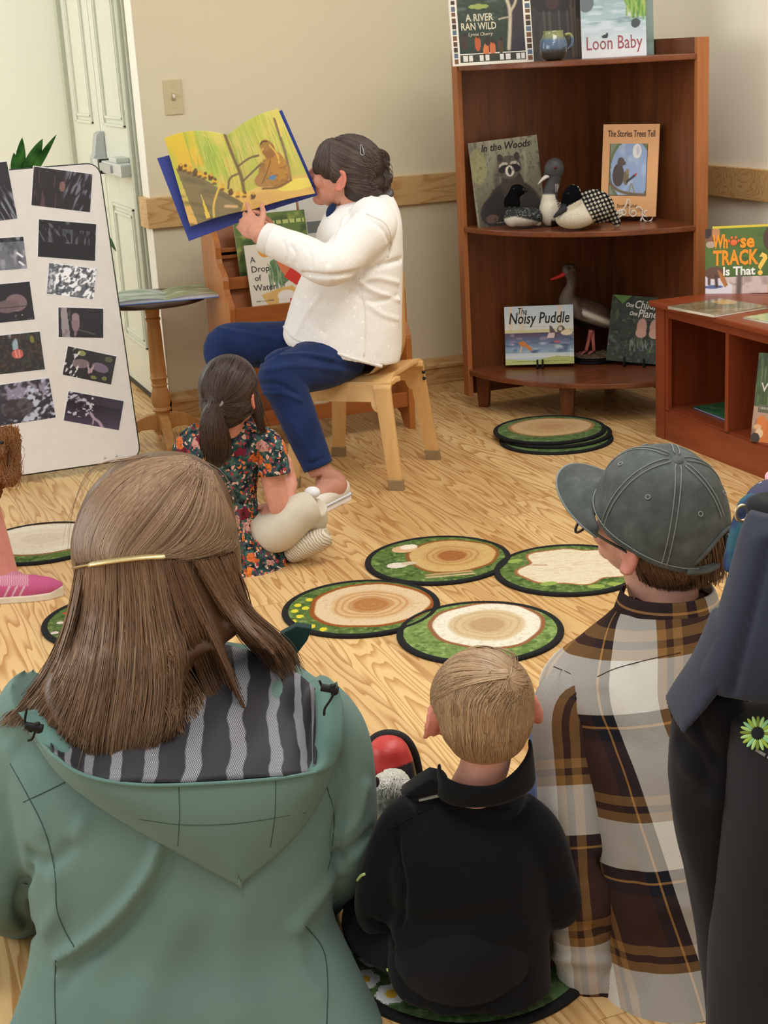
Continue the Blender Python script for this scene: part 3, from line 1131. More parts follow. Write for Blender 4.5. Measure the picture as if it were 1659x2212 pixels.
def chair_leg(foot2, sa, sb):
 top = seat_pt(sa * (sl_ - 0.03), sb * (sw_ - 0.004), SEAT_Z - 0.020)
 ft = np.array([*foot2, 0.022])
 d = ft - top
 pts = [top - l3 * sb * 0.05 + np.array([0, 0, 0.006]), top - l3 * sb * 0.02 + np.array([0, 0, 0.004]), top + d * 0.04, top + d * 0.12, top + d * 0.5, ft]
 pts = smooth_path(pts, 22)
 T = np.gradient(pts, axis=0)
 wv = np.linspace(0, 1, len(pts))
 MBx = MB()
 Vv = []
 for p, t, w in zip(pts, T, wv):
  t = nrm(t)
  hw = 0.034 - 0.012 * w if w > 0.25 else 0.045 - 0.035 * w
  nn = nrm(np.cross(t, f3))
  side = f3
  for s1, s2 in ((-1, -1), (1, -1), (1, 1), (-1, 1)):
   Vv.append(p + side * hw * s1 + nn * 0.0075 * s2)
 Fv = [(0, 1, 2, 3), tuple(4 * (len(pts) - 1) + i for i in (3, 2, 1, 0))]
 for i in range(len(pts) - 1):
  for j in range(4):
   k = (j + 1) % 4
   Fv.append((4 * i + j, 4 * i + k, 4 * i + 4 + k, 4 * i + 4 + j))
 lo = MBx.add(Vv, Fv).build('leg', M_BIRCH, ch, 0.002, ang=0.6)
 e = pts[-1]
 t = nrm(T[-1])
 cap = MB()
 Vc = []
 for z in (0.0, 0.034):
  for s1, s2 in ((-1, -1), (1, -1), (1, 1), (-1, 1)):
   q = e + t * ((0.022 - z) / abs(t[2])) + f3 * 0.025 * s1 + nrm(np.cross(t, f3)) * 0.011 * s2
   q[2] = z
   Vc.append(q)
 cap.add(Vc, [(3, 2, 1, 0), (4, 5, 6, 7), (0, 1, 5, 4), (1, 2, 6, 5), (2, 3, 7, 6), (3, 0, 4, 7)])
 cap.build('foot_cap', plain('grey_brown_foot_cap', (150, 126, 92), 0.6), lo, 0.002)
 return lo
chair_leg(P2, -1, 1)
lr = chair_leg(P3, -1, -1)
chair_leg(P4, 1, 1)
chair_leg(P1, 1, -1)
bp = []
nb = 16
for i in range(nb):
 t = i / (nb - 1)
 a = -sl_ + 0.112 - 0.055 * math.sin(min(1, t / 0.25) * math.pi / 2) - 0.015 * max(0, t - 0.2)
 z = SEAT_Z - 0.004 + 0.02 * min(1, t / 0.2) + 0.30 * max(0, t - 0.1) / 0.9
 bp.append((a, z))
V, F = [], []
nw = 11
for s in (0, 1):
 for i, (a, z) in enumerate(bp):
  t = i / (nb - 1)
  hw = 0.118 - 0.02 * t - (0.05 * ((t - 0.9) / 0.1) ** 2 if t > 0.9 else 0)
  for j in range(nw):
   b = -hw + 2 * hw * j / (nw - 1)
   V.append(seat_pt(a - 0.012 * s - 0.012 * (1 - (b / 0.135) ** 2), b, z))
o2 = nb * nw
for i in range(nb - 1):
 for j in range(nw - 1):
  k = i * nw + j
  F.append((k, k + nw, k + nw + 1, k + 1))
  F.append((o2 + k, o2 + k + 1, o2 + k + nw + 1, o2 + k + nw))
rim = [j for j in range(nw)] + [i * nw + nw - 1 for i in range(1, nb)] + [(nb - 1) * nw + j for j in range(nw - 2, -1, -1)] + [i * nw for i in range(nb - 2, 0, -1)]
for q in range(len(rim)):
 a, b = rim[q], rim[(q + 1) % len(rim)]
 F.append((a, b, b + o2, a + o2))
MB().add(V, F).build('backrest', M_BIRCH, ch, 0.002, ang=0.7)
for sb in (1, -1):
 pr = [(-0.150, 0.0), (0.150, 0.0), (0.150, -0.085)]
 for t in np.linspace(0, 1, 6):
  pr.append((0.128 - 0.03 * math.sin(t * math.pi / 2), -0.10 + 0.035 * (1 - math.cos(t * math.pi / 2))))
 for t in np.linspace(1, 0, 6):
  pr.append((-0.128 + 0.03 * math.sin(t * math.pi / 2), -0.10 + 0.035 * (1 - math.cos(t * math.pi / 2))))
 pr.append((-0.150, -0.085))
 MA = np.stack([f3, np.array([0, 0, 1.0]) + l3 * sb * -0.10, l3], 1)
 MB().prism(pr, 0.013, MA, seat_pt(0, sb * (sw_ - 0.008), SEAT_Z - 0.016)).build('side_rail', M_BIRCHX, ch, 0.003)
br = seat_pt(-sl_ + 0.02, -0.10, SEAT_Z - 0.05)
for k in range(2):
 MB().ell(np.array([*P3, 0]) * 0 + seat_pt(-sl_ - 0.003, -0.150 - 0.004 * k, SEAT_Z - 0.05 - 0.022 * k), 0.006).build('bolt', M_BLACK, ch, smooth=True)
M_PRINT = painted('printed_cover', 0.42, spec=0.35)
M_GLOSS = painted('glossy_cover', 0.16, spec=0.5)
M_PILE = painted('rug_pile', 0.95, 0.22, 420, 0.5, spec=0.05)
M_PAGES = plain('paper_pages', (236, 230, 214), 0.8, var=0.04, scale=60)
M_BIND = plain('black_rug_binding', (20, 20, 20), 0.85, var=0.1, scale=200)
M_INK = plain('dark_ink', (28, 26, 26), 0.5)
M_WHITEINK = plain('white_ink', (242, 240, 232), 0.5)
RR = 0.2028
def rug_base(seed, g=((96, 118, 62), (62, 86, 44), (142, 162, 94))):
 a = Art(132, 132, g[0], seed)
 a.mottle(26, 26, g[1], 0.0, 0.4, 0.85, 1)
 a.mottle(34, 34, g[2], 0.05, 0.45, 0.75, 2)
 a.mottle(60, 60, g[1], 0.1, 0.5, 0.5, 3)
 return a
def slice_(a, cx, cy, rx, ry, rim, outer, inner, core, nr=5, wob=0.06, seed=0):
 dx, dy = a.x - cx, a.y - cy
 th = np.arctan2(dy, dx)
 w = 1 + wob * (np.sin(3 * th + seed) * 0.5 + np.sin(5 * th + seed * 2) * 0.3 + np.sin(9 * th + seed) * 0.15)
 d = np.sqrt((dx / rx) ** 2 + (dy / ry) ** 2) / w
 a.put((1.08 - d) / 0.02, rim)
 a.put((1.0 - d) / 0.03, outer)
 a.put((0.74 - d) / 0.08, inner)
 a.put((0.40 - d) / 0.12, core, 0.75)
 for i in range(nr):
  r0 = 0.12 + 0.62 * i / nr
  ring = np.exp(-((d - r0 - 0.015 * np.sin(4 * th + i)) / 0.022) ** 2)
  a.put(ring, core, 0.45)
 a.mottle(50, 50, tuple(max(0, c - 26) for c in inner), 0.1, 0.6, 0.35, 5, (d < 1))
 return a
def rug(label, ctr, art, rz=None, z0=0.0, group='round tree slice rugs'):
 t = thing('round_rug', label, 'rug', (ctr[0], ctr[1], z0), 0, group)
 V, F, fc = art_grid(art)
 c = V[F].mean(1)
 keep = np.hypot(c[:, 0], c[:, 1]) < 0.478
 F, fc = F[keep], fc[keep]
 used, inv = np.unique(F, return_inverse=True)
 V, F = V[used], inv.reshape(F.shape)
 P = np.outer(V[:, 0] * 2 * RR, RH) + np.outer(V[:, 1] * 2 * RR, FH)
 rr = np.hypot(V[:, 0], V[:, 1]) * 2
 P[:, 2] = z0 + 0.0085 - 0.002 * np.clip((rr - 0.88) / 0.1, 0, 1) + 0.0007 * vnoise(V * 160 + art.seed, 3)
 P[:, :2] += np.array(ctr[:2])
 me = mesh_np('pile', P, F)
 put_art(me, fc)
 link('pile', me, M_PILE, t, True)
 mb = MB()
 prof = [(RR - 0.017, 0.0078), (RR - 0.012, 0.0096), (RR - 0.006, 0.0098), (RR - 0.001, 0.0075), (RR, 0.004), (RR - 0.001, 0.0006), (RR - 0.004, 0.0), (0.0001, 0.0)]
 mb.lathe([(r, z + z0) for r, z in prof], 64, (ctr[0], ctr[1], 0), cap=False)
 mb.build('binding', M_BIND, t, smooth=True, ang=0.9)
 return t
a = rug_base(11)
slice_(a, 0.56, 0.48, 0.37, 0.37, (150, 84, 40), (222, 196, 158), (214, 178, 132), (170, 108, 56), 5, 0.05, 1)
for x, y in ((0.10, 0.42), (0.085, 0.52), (0.12, 0.62), (0.17, 0.33), (0.20, 0.80), (0.08, 0.70), (0.27, 0.86), (0.15, 0.48)):
 a.ell(x, y, 0.022, 0.03, (222, 206, 60))
rug('round green rug with brown ringed log slice and yellow flowers at its left edge', (1.175, 3.406), a)
a = rug_base(12)
slice_(a, 0.60, 0.46, 0.30, 0.33, (140, 92, 48), (205, 170, 112), (200, 162, 104), (150, 84, 44), 4, 0.05, 2)
a.ell(0.28, 0.26, 0.09, 0.075, (216, 176, 132), rot=-25)
a.ell(0.31, 0.22, 0.06, 0.05, (238, 226, 204), rot=-25)
a.ell(0.22, 0.60, 0.07, 0.055, (222, 212, 196), rot=-8)
a.ell(0.30, 0.57, 0.05, 0.035, (205, 186, 160), rot=-8)
a.line([(0.42, 0.83), (0.70, 0.80)], 0.018, (190, 150, 106))
a.line([(0.41, 0.88), (0.72, 0.85)], 0.012, (214, 180, 140))
rug('round green rug with tan log slice and two pale mushrooms, nearest the floral dress', (1.494, 3.653), a)
a = rug_base(13, ((124, 148, 82), (86, 112, 58), (158, 178, 108)))
slice_(a, 0.55, 0.42, 0.33, 0.36, (150, 100, 66), (236, 228, 208), (214, 190, 150), (186, 150, 108), 4, 0.05, 4)
rug('round light green rug with a white rimmed log slice just beyond the boy', (1.373, 3.109), a)
a = rug_base(14)
dx, dy = a.x - 0.56, a.y - 0.47
th = np.arctan2(dy, dx)
d = np.sqrt((dx / 0.40) ** 2 + (dy / 0.34) ** 2) / (1 + 0.09 * np.sin(3 * th + 1) + 0.07 * np.sin(5 * th) + 0.05 * np.sin(8 * th + 2))
a.put((1.06 - d) / 0.02, (158, 104, 66))
a.put((1.0 - d) / 0.02, (226, 212, 184))
a.mottle(20, 60, (206, 184, 146), 0.0, 0.5, 0.6, 7, (d < 1))
a.line([(0.27, 0.40), (0.36, 0.42)], 0.008, (178, 140, 96))
for x, y, r in ((0.16, 0.30, -20), (0.33, 0.78, -12), (0.62, 0.88, 5), (0.75, 0.86, 20)):
 a.ell(x, y, 0.055, 0.035, (150, 168, 84), rot=r)
rug('round green rug with a plain cream log slice beside the man in the cap', (1.770, 3.401), a)
a = rug_base(15)
slice_(a, 0.50, 0.42, 0.46, 0.37, (150, 110, 70), (232, 222, 200), (228, 214, 190), (216, 200, 172), 3, 0.04, 3)
e = onz(88, 1173, 0.004)
rug('round green rug with wide cream slice in front of the whiteboard', e, a)
a = rug_base(16, ((92, 112, 62), (60, 84, 44), (130, 146, 86)))
for i in range(46):
 x, y = a.rng.uniform(0.05, 0.95), a.rng.uniform(0.05, 0.95)
 a.ell(x, y, 0.026, 0.022, [(224, 150, 60), (200, 72, 44), (228, 206, 80), (220, 200, 190)][i % 4])
e = onz(262, 1337, 0.004)
rug('round rug dotted with orange and yellow flowers behind the long brown hair', e, a)
a = rug_base(17, ((92, 118, 74), (62, 88, 50), (136, 156, 108)))
slice_(a, 0.58, 0.40, 0.33, 0.30, (150, 84, 40), (222, 196, 158), (214, 178, 132), (170, 108, 56), 4, 0.05, 1)
for x, y in ((0.14, 0.52), (0.10, 0.66), (0.20, 0.76), (0.07, 0.42)):
 for q in range(6):
  a.ell(x + 0.035 * math.cos(q), y + 0.035 * math.sin(q), 0.025, 0.03, (232, 232, 236))
 a.ell(x, y, 0.022, 0.026, (226, 180, 60))
RUGBOY = onz(1010, 2055, 0.004)
rug('round green rug with white daisies that the boy in black sits on', RUGBOY, a)
s0 = onz(1187, 925, 0.030)
for k, (du, dv, lb) in enumerate(((14, 10, 'round rug at the bottom of the stack by the corner bookcase'), (12, 3, 'round rug in the middle of the stack by the corner bookcase'), (0, 0, 'round rug with tan log slice on top of the stack by the bookcase'))):
 a = rug_base(20 + k, ((96, 118, 72), (66, 90, 50), (132, 150, 100)))
 slice_(a, 0.52, 0.44, 0.36, 0.31, (160, 120, 80), (206, 172, 128), (198, 162, 116), (184, 144, 100), 3, 0.04, k)
 c = onz(1187 + du, 925 + dv, 0.030 if k == 2 else 0.028)
 rug(lb, c, a, z0=0.0102 * k, group='stacked round rugs')
def solve_frame(uL, uR, vB, vT, y, z, yaw, lean, roll, t):
 """bottom centre seen at ((uL+uR)/2, vB) on the level plane z (if y is None) or the plane Y=y"""
 uc = (uL + uR) / 2
 O = onz(uc, vB, z) if y is None else ony(uc, vB, y)
 O[2] = z
 r = np.array([math.cos(yaw), math.sin(yaw), 0])
 nout = np.array([math.sin(yaw), -math.cos(yaw), 0])
 up = math.cos(lean) * UP - math.sin(lean) * nout
 if roll:
  r, up = math.cos(roll) * r + math.sin(roll) * up, -math.sin(roll) * r + math.cos(roll) * up
 nn = np.cross(r, up)
 s = np.linalg.norm(proj(O + r * 0.01) - proj(O - r * 0.01)) / 0.02
 w = abs(uR - uL) / s
 s2 = np.linalg.norm(proj(O + up * 0.02) - proj(O)) / 0.02
 h = abs(vB - vT) / s2
 return O, r, up, nn, w, h
def book_at(name, label, O, r, up, nn, w, h, t, art, titles=(), gloss=False, edge=(230, 228, 220), group=None, spine_left=True, back=None):
 """closed book: front board with the picture, spine, back board, page block, raised title lettering"""
 root = thing(name, label, 'book', tuple(O), 0, group)
 C0 = O + up * (h / 2)
 V, F, fc = art_grid(art)
 V = V * np.array([w, h, 1]) + np.array([0, 0, 0])
 n0 = len(V)
 bt = 0.0024
 parts = []
 def bx(x0, x1, y0, y1, z0, z1, skipfront=False):
  vs = [[x, y, z] for z in (z1, z0) for x, y in ((x0, y0), (x1, y0), (x1, y1), (x0, y1))]
  fs = [(4, 7, 6, 5)] + [(i, 4 + i, 4 + (i + 1) % 4, (i + 1) % 4) for i in range(4)]
  if not skipfront:
   fs.append((0, 1, 2, 3))
  parts.append((vs, fs))
 bx(-w / 2, w / 2, -h / 2, h / 2, -bt, 0, True)
 bx(-w / 2, w / 2, -h / 2, h / 2, -t, -t + bt)
 sx = -w / 2 if spine_left else w / 2 - 0.003
 bx(sx, sx + 0.003, -h / 2, h / 2, -t + bt, -bt)
 VV, FF = [V], [list(map(tuple, F))]
 n = n0
 for vs, fs in parts:
  VV.append(np.array(vs))
  FF.append([tuple(i + n for i in f) for f in fs])
  n += len(vs)
 V = np.vstack(VV)
 F = np.array(sum(FF, []))
 M = mat4(C0, r, up, nn)
 V = V @ M[:3, :3].T + M[:3, 3]
 me = mesh_np('cover', V, F)
 put_art(me, fc, 0, edge)
 cv = link('cover', me, M_GLOSS if gloss else M_PRINT, root)
 pg = MB()
 i = 0.003
 a, b = (-w / 2 + 0.003, w / 2 - i) if spine_left else (-w / 2 + i, w / 2 - 0.003)
 pg.box(((a + b) / 2, 0, -t / 2), (b - a, h - 2 * i, t - 2 * bt - 0.0004))
 me = pg.mesh()
 me.transform(Matrix(M.tolist()))
 link('pages', me, M_PAGES, root)
 if titles:
  by = {}
  for (s, x, y, size, mat, kw) in titles:
   kw = dict(kw)
   if 'fit' in kw:
    kw['fit'] *= w
   by.setdefault(mat.name, (mat, []))[1].append((s, (x - 0.5) * w, (0.5 - y) * h, size * h, kw))
  M2 = mat4(C0 + nn * 0.0005, r, up, nn)
  for mat, ls in by.values():
   lettering('title_lettering', ls, M2, mat, cv)
 return root
def ink(name, rgb):
 return plain(name, rgb, 0.5, var=0.02)
SY = 5.33
a = Art(84, 100, (228, 224, 212), 31)
a.rect(0.0, 0.0, 1, 1, (226, 222, 208))
for i in range(16):
 y = 0.03 + i * 0.06
 for x in (0.02, 0.93):
  a.rect(x, y, x + 0.055, y + 0.045, [(96, 66, 56), (70, 60, 50), (92, 108, 128), (120, 84, 62)][i % 4])
a.rect(0.10, 0.06, 0.90, 0.88, (70, 78, 74))
a.grad((96, 112, 122), (66, 78, 70), 0.06, 0.30, 0.10, 0.90)
a.grad((60, 74, 62), (52, 62, 56), 0.30, 0.88, 0.10, 0.90)
a.mottle(10, 30, (44, 52, 46), 0.0, 0.4, 0.7, 1, (a.x > 0.1) & (a.x < 0.9) & (a.y > 0.06) & (a.y < 0.88))
a.mottle(6, 26, (106, 122, 112), 0.15, 0.5, 0.6, 2, (a.x > 0.1) & (a.x < 0.66) & (a.y > 0.12) & (a.y < 0.55))
a.ell(0.36, 0.40, 0.12, 0.025, (150, 164, 92))
a.rect(0.70, 0.06, 0.90, 0.88, (62, 54, 62), 0.85)
a.line([(0.70, 0.85), (0.73, 0.62), (0.74, 0.45), (0.70, 0.30), (0.66, 0.12)], 0.022, (196, 184, 158))
a.line([(0.74, 0.48), (0.82, 0.36), (0.86, 0.15)], 0.016, (190, 178, 150))
a.line([(0.74, 0.52), (0.66, 0.53), (0.60, 0.54)], 0.010, (180, 170, 144))
a.ell(0.585, 0.28, 0.062, 0.055, (226, 214, 210))
a.ell(0.595, 0.27, 0.035, 0.026, (196, 104, 100))
for x, y, c in ((0.16, 0.76, (70, 56, 48)), (0.32, 0.78, (182, 92, 56)), (0.44, 0.80, (58, 50, 46)), (0.50, 0.84, (196, 108, 66)), (0.60, 0.82, (84, 66, 54)), (0.42, 0.86, (206, 120, 70))):
 a.ell(x, y, 0.035, 0.075, c)
 a.ell(x + 0.01, y - 0.075, 0.018, 0.02, (60, 46, 40))
a.rect(0.10, 0.89, 0.90, 0.97, (60, 62, 52))
for x in (0.13, 0.20, 0.33, 0.40, 0.58, 0.66, 0.78, 0.84):
 a.rect(x, 0.90, x + 0.055, 0.96, (216, 214, 206))
fr = solve_frame(979, 1154, 136, -72, 5.08, 1.292, math.radians(-8), math.radians(7), 0, 0.012)
mi = ink('cream_title', (208, 202, 176))
book_at('picture_book', 'dark green picture book with checked border and forked pale tree, top shelf of the bookcase', *fr, 0.012, a,
  [('A RIVER', 0.36, 0.515, 0.105, mi, dict(bold=0.0006, fit=0.34)), ('RAN WILD', 0.345, 0.605, 0.105, mi, dict(bold=0.0006, fit=0.43)), ('Lynne Cherry', 0.36, 0.685, 0.05, mi, dict(shear=0.2, fit=0.3))],
  edge=(214, 210, 200), group='display books')
a = Art(60, 90, (56, 50, 46), 32)
a.mottle(9, 3, (84, 76, 66), 0.1, 0.5, 0.7, 1)
a.poly([(0.0, 0.0), (1, 0), (1, 0.52), (0.16, 0.5), (0.0, 0.40)], (38, 30, 30))
a.ell(0.42, 0.40, 0.12, 0.07, (70, 44, 40))
for x in (0.25, 0.36, 0.54, 0.70):
 a.line([(x, 0.5), (x + 0.02, 0.78)], 0.022, (88, 80, 74))
 a.line([(x + 0.04, 0.5), (x + 0.06, 0.75)], 0.014, (50, 44, 40))
a.rect(0.74, 0.0, 1.0, 1.0, (46, 40, 36), 0.9)
for i in range(14):
 x = a.rng.uniform(0.76, 0.98)
 a.line([(x, a.rng.uniform(0.3, 0.6)), (x + 0.02, 0.98)], 0.012, (98, 84, 66), 0.7)
fr = solve_frame(1150, 1262, 131, -75, 5.16, 1.292, math.radians(-22), math.radians(9), 0, 0.014)
book_at('picture_book', 'very dark picture book with bare tree trunks standing behind the mug', *fr, 0.014, a, [], edge=(60, 54, 50), group='display books')
a = Art(30, 40, (140, 158, 150), 33)
a.mottle(5, 8, (108, 128, 122), 0, 0.5, 0.8)
fr = solve_frame(1282, 1413, 122, -40, 5.02, 1.292, math.radians(-22), math.radians(6), 0, 0.014)
book_at('picture_book', 'grey green book edge standing just behind the pale blue water book', *fr, 0.014, a, [], edge=(132, 152, 146), group='display books')
a = Art(80, 110, (206, 216, 220), 34)
a.grad((122, 150, 152), (168, 190, 196), 0.0, 0.62)
a.grad((168, 190, 196), (222, 226, 230), 0.62, 0.9)
a.rect(0, 0.9, 1, 1, (226, 228, 232))
a.mottle(5, 40, (206, 218, 222), 0.0, 0.4, 0.8, 1, (a.y < 0.85))
a.mottle(5, 36, (98, 128, 132), 0.15, 0.5, 0.6, 2, (a.y < 0.66))
a.ell(0.95, 0.30, 0.30, 0.28, (118, 158, 74))
a.blades(60, (0.7, 0.25, 1.0, 0.62), [(90, 136, 60), (150, 182, 92), (170, 186, 110)], (0.06, 0.16), 0.012)
a.ell(0.08, 0.42, 0.12, 0.10, (102, 112, 116))
a.ell(0.84, 0.66, 0.07, 0.045, (76, 84, 84), rot=-25)
a.ell(0.36, 0.785, 0.045, 0.018, (64, 68, 66))
a.ell(0.395, 0.765, 0.018, 0.02, (64, 68, 66))
fr = solve_frame(1257, 1397, 123, -85, 4.965, 1.292, math.radians(-22), math.radians(7), 0, 0.010)
mr = ink('dull_red_title', (158, 84, 86))
book_at('picture_book', 'pale blue watery picture book with dull red lettering on the top shelf', *fr, 0.010, a,
  [('Loon Baby', 0.50, 0.855, 0.20, mr, dict(fit=0.86))], edge=(216, 220, 220), group='display books')
a = Art(90, 116, (120, 116, 92), 35)
a.grad((150, 148, 124), (84, 78, 62), 0, 1)
a.mottle(9, 2, (76, 70, 58), 0.0, 0.4, 0.8, 1)
a.mottle(14, 2, (164, 160, 138), 0.1, 0.5, 0.7, 2)
a.ell(0.10, 0.28, 0.12, 0.2, (150, 150, 96), 0.6)
a.ell(0.55, 0.86, 0.40, 0.36, (52, 46, 42))
a.ell(0.36, 0.80, 0.30, 0.18, (46, 42, 40), rot=-25)
a.ell(0.57, 0.56, 0.16, 0.22, (64, 56, 50))
a.ell(0.55, 0.33, 0.17, 0.13, (92, 82, 72))
for s in (-1, 1):
 a.ell(0.55 + s * 0.125, 0.215, 0.04, 0.045, (58, 52, 48))
 a.ell(0.55 + s * 0.085, 0.30, 0.065, 0.03, (184, 176, 160), rot=s * 20)
 a.ell(0.55 + s * 0.085, 0.345, 0.075, 0.042, (30, 26, 26), rot=s * 25)
a.ell(0.55, 0.375, 0.065, 0.06, (214, 206, 190))
a.ell(0.55, 0.375, 0.025, 0.045, (40, 36, 36))
a.ell(0.22, 0.90, 0.09, 0.05, (108, 82, 70), 0.8)
a.mottle(30, 30, (30, 26, 24), 0.2, 0.6, 0.4, 5)
a.rows(0.28, 0.5, (0.955,), 0.012, (160, 156, 140))
fr = solve_frame(1033, 1180, 482, 297, 5.19, 0.705, math.radians(-10), math.radians(6), math.radians(3.2), 0.010)
book_at('picture_book', 'grey green picture book with a raccoon on its cover', *fr, 0.010, a,
  [('In the Woods', 0.52, 0.085, 0.12, M_INK, dict(shear=0.25, bold=0.0004, fit=0.72))], edge=(150, 148, 132), group='display books')
a = Art(84, 120, (228, 172, 118), 36)
a.mottle(5, 5, (234, 182, 130), 0, 0.5, 0.6)
a.rect(0.135, 0.205, 0.805, 0.775, (70, 62, 58))
a.rect(0.145, 0.212, 0.795, 0.768, (150, 172, 208))
k = (a.x > 0.145) & (a.x < 0.795) & (a.y > 0.212) & (a.y < 0.768)
a.mottle(8, 8, (186, 202, 226), 0, 0.5, 0.8, 1, k)
a.put(k * (np.hypot((a.x - 0.52) / 0.36, (a.y - 0.5) / 0.33) > 1.0), (112, 124, 92))
a.put(k * (np.hypot((a.x - 0.52) / 0.36, (a.y - 0.5) / 0.33) > 1.12), (138, 146, 120))
a.ell(0.62, 0.29, 0.075, 0.075, (232, 230, 226))
a.ell(0.635, 0.285, 0.03, 0.05, (206, 206, 214))
a.ell(0.30, 0.55, 0.10, 0.12, (84, 72, 68))
a.ell(0.34, 0.41, 0.06, 0.05, (92, 80, 74))
a.ell(0.40, 0.42, 0.03, 0.022, (96, 84, 78))
a.ell(0.44, 0.58, 0.05, 0.075, (124, 108, 84))
a.ell(0.46, 0.51, 0.028, 0.028, (150, 128, 98))
a.line([(0.46, 0.62), (0.60, 0.55)], 0.018, (66, 58, 58))
a.ell(0.615, 0.54, 0.016, 0.014, (196, 72, 64))
a.line([(0.15, 0.64), (0.32, 0.72), (0.55, 0.755), (0.79, 0.765)], 0.022, (120, 100, 80))
a.line([(0.50, 0.74), (0.54, 0.64), (0.60, 0.74)], 0.010, (150, 136, 108))
fr = solve_frame(1296, 1416, 460, 263, 4.95, 0.724, math.radians(-42), math.radians(6), math.radians(-1.5), 0.012)
mb_ = ink('brown_title', (70, 46, 34))
STO = fr
book_at('picture_book', 'orange book with a framed blue picture on the white wire stand', *fr, 0.012, a,
  [('The Stories Trees Tell', 0.51, 0.105, 0.10, mb_, dict(bold=0.0004, fit=0.84)), ('Scott Muhal', 0.48, 0.885, 0.055, mb_, dict(fit=0.36))], edge=(214, 158, 106), group='display books')
a = Art(110, 92, (196, 214, 226), 37)
a.grad((196, 214, 226), (226, 228, 214), 0, 0.48)
for x, w in ((0.06, 0.06), (0.22, 0.05), (0.78, 0.06)):
 a.grad((232, 204, 180), (226, 206, 180), 0.0, 0.46, x, x + w, 0.75)
a.rect(0, 0.40, 1, 0.47, (210, 204, 150), 0.8)
a.grad((92, 74, 92), (110, 128, 160), 0.46, 0.62)
a.grad((110, 128, 160), (160, 186, 200), 0.62, 0.80)
a.mottle(7, 22, (76, 92, 124), 0.0, 0.4, 0.8, 1, (a.y > 0.48) & (a.y < 0.8))
a.mottle(9, 20, (176, 160, 176), 0.2, 0.5, 0.6, 2, (a.y > 0.46) & (a.y < 0.7))
a.mottle(9, 26, (206, 222, 226), 0.1, 0.5, 0.7, 3, (a.y > 0.62) & (a.y < 0.85))
a.grad((196, 214, 214), (226, 228, 226), 0.80, 0.88)
a.poly([(0, 0.92), (0.45, 0.92), (0.75, 0.86), (1, 0.88), (1, 1), (0, 1)], (182, 190, 112))
a.poly([(0, 0.90), (0.5, 0.93), (0.5, 1), (0, 1)], (198, 204, 134))
a.poly([(0.19, 0.62), (0.26, 0.59), (0.34, 0.66), (0.40, 0.74), (0.36, 0.77), (0.30, 0.70), (0.23, 0.68)], (206, 132, 66))
a.line([(0.24, 0.70), (0.22, 0.78)], 0.012, (222, 190, 160))
a.poly([(0.65, 0.33), (0.69, 0.36), (0.74, 0.45), (0.77, 0.55), (0.62, 0.55), (0.66, 0.47)], (96, 82, 86))
a.poly([(0.64, 0.47), (0.73, 0.47), (0.72, 0.56), (0.61, 0.55)], (226, 200, 196))
a.ell(0.82, 0.42, 0.055, 0.07, (104, 86, 74))
a.ell(0.81, 0.40, 0.028, 0.035, (210, 200, 190))
a.ell(0.90, 0.47, 0.08, 0.045, (232, 220, 184))
a.ell(0.76, 0.62, 0.05, 0.02, (206, 110, 106), 0.8)
a.rows(0.26, 0.6, (0.355,), 0.018, (176, 170, 160), 0.7)
a.rows(0.1, 0.9, (0.945,), 0.018, (134, 140, 80), 0.6)
fr = solve_frame(1092, 1240, 787, 661, None, 0.166, math.radians(-33), math.radians(9), math.radians(1), 0.010)
PUD = fr
book_at('picture_book', 'wide pale blue picture book with pond scene on a black stand', *fr, 0.010, a,
  [('The', 0.26, 0.09, 0.16, M_INK, dict(shear=0.2, fit=0.13)), ('Noisy Puddle', 0.50, 0.215, 0.27, M_INK, dict(shear=0.2, bold=0.0006, fit=0.88))], edge=(222, 226, 214), group='display books')
a = Art(80, 116, (50, 58, 44), 38)
a.mottle(12, 12, (34, 38, 34), 0.0, 0.4, 0.9, 1)
a.mottle(16, 16, (84, 106, 62), 0.15, 0.5, 0.8, 2)
a.mottle(20, 20, (96, 104, 124), 0.2, 0.5, 0.7, 3, a.y > 0.6)
a.poly([(0.02, 0.0), (0.35, 0.0), (0.2, 0.13)], (96, 140, 62))
for s in (-1, 1):
 a.ell(0.70 + s * 0.115, 0.46, 0.085, 0.13, (206, 160, 142))
 a.ell(0.70 + s * 0.12, 0.55, 0.095, 0.07, (214, 170, 150))
a.rect(0.69, 0.34, 0.71, 0.62, (50, 40, 38))
a.blades(30, (0.4, 0.7, 0.8, 0.85), [(150, 158, 160), (110, 126, 100)], (0.06, 0.14), 0.008)
a.rows(0.30, 0.9, (0.35,), 0.014, (150, 156, 150), 0.6)
a.ell(0.98, 0.80, 0.06, 0.06, (140, 180, 70))
fr = solve_frame(1308, 1428, 783, 640, None, 0.166, math.radians(-40), math.radians(14), math.radians(-4.0), 0.012)
CHI = fr
book_at('picture_book', 'dark leafy book with two bare feet on its cover', *fr, 0.012, a,
  [('One', 0.33, 0.14, 0.09, M_WHITEINK, dict(shear=0.2, bold=0.0004, fit=0.14)), ('Child,', 0.60, 0.13, 0.17, M_WHITEINK, dict(shear=0.2, bold=0.0005, fit=0.36)), ('One', 0.41, 0.265, 0.09, M_WHITEINK, dict(shear=0.2, bold=0.0004, fit=0.14)), ('Planet', 0.69, 0.26, 0.17, M_WHITEINK, dict(shear=0.2, bold=0.0005, fit=0.40))],
  edge=(60, 66, 54), group='display books')
a = Art(110, 104, (86, 112, 52), 39)
a.mottle(4, 8, (70, 96, 42), 0, 0.4, 0.8, 1)
a.rect(0.0, 0.74, 1, 1.0, (206, 186, 180))
a.mottle(9, 14, (158, 130, 128), 0.0, 0.4, 0.7, 3, a.y > 0.74)
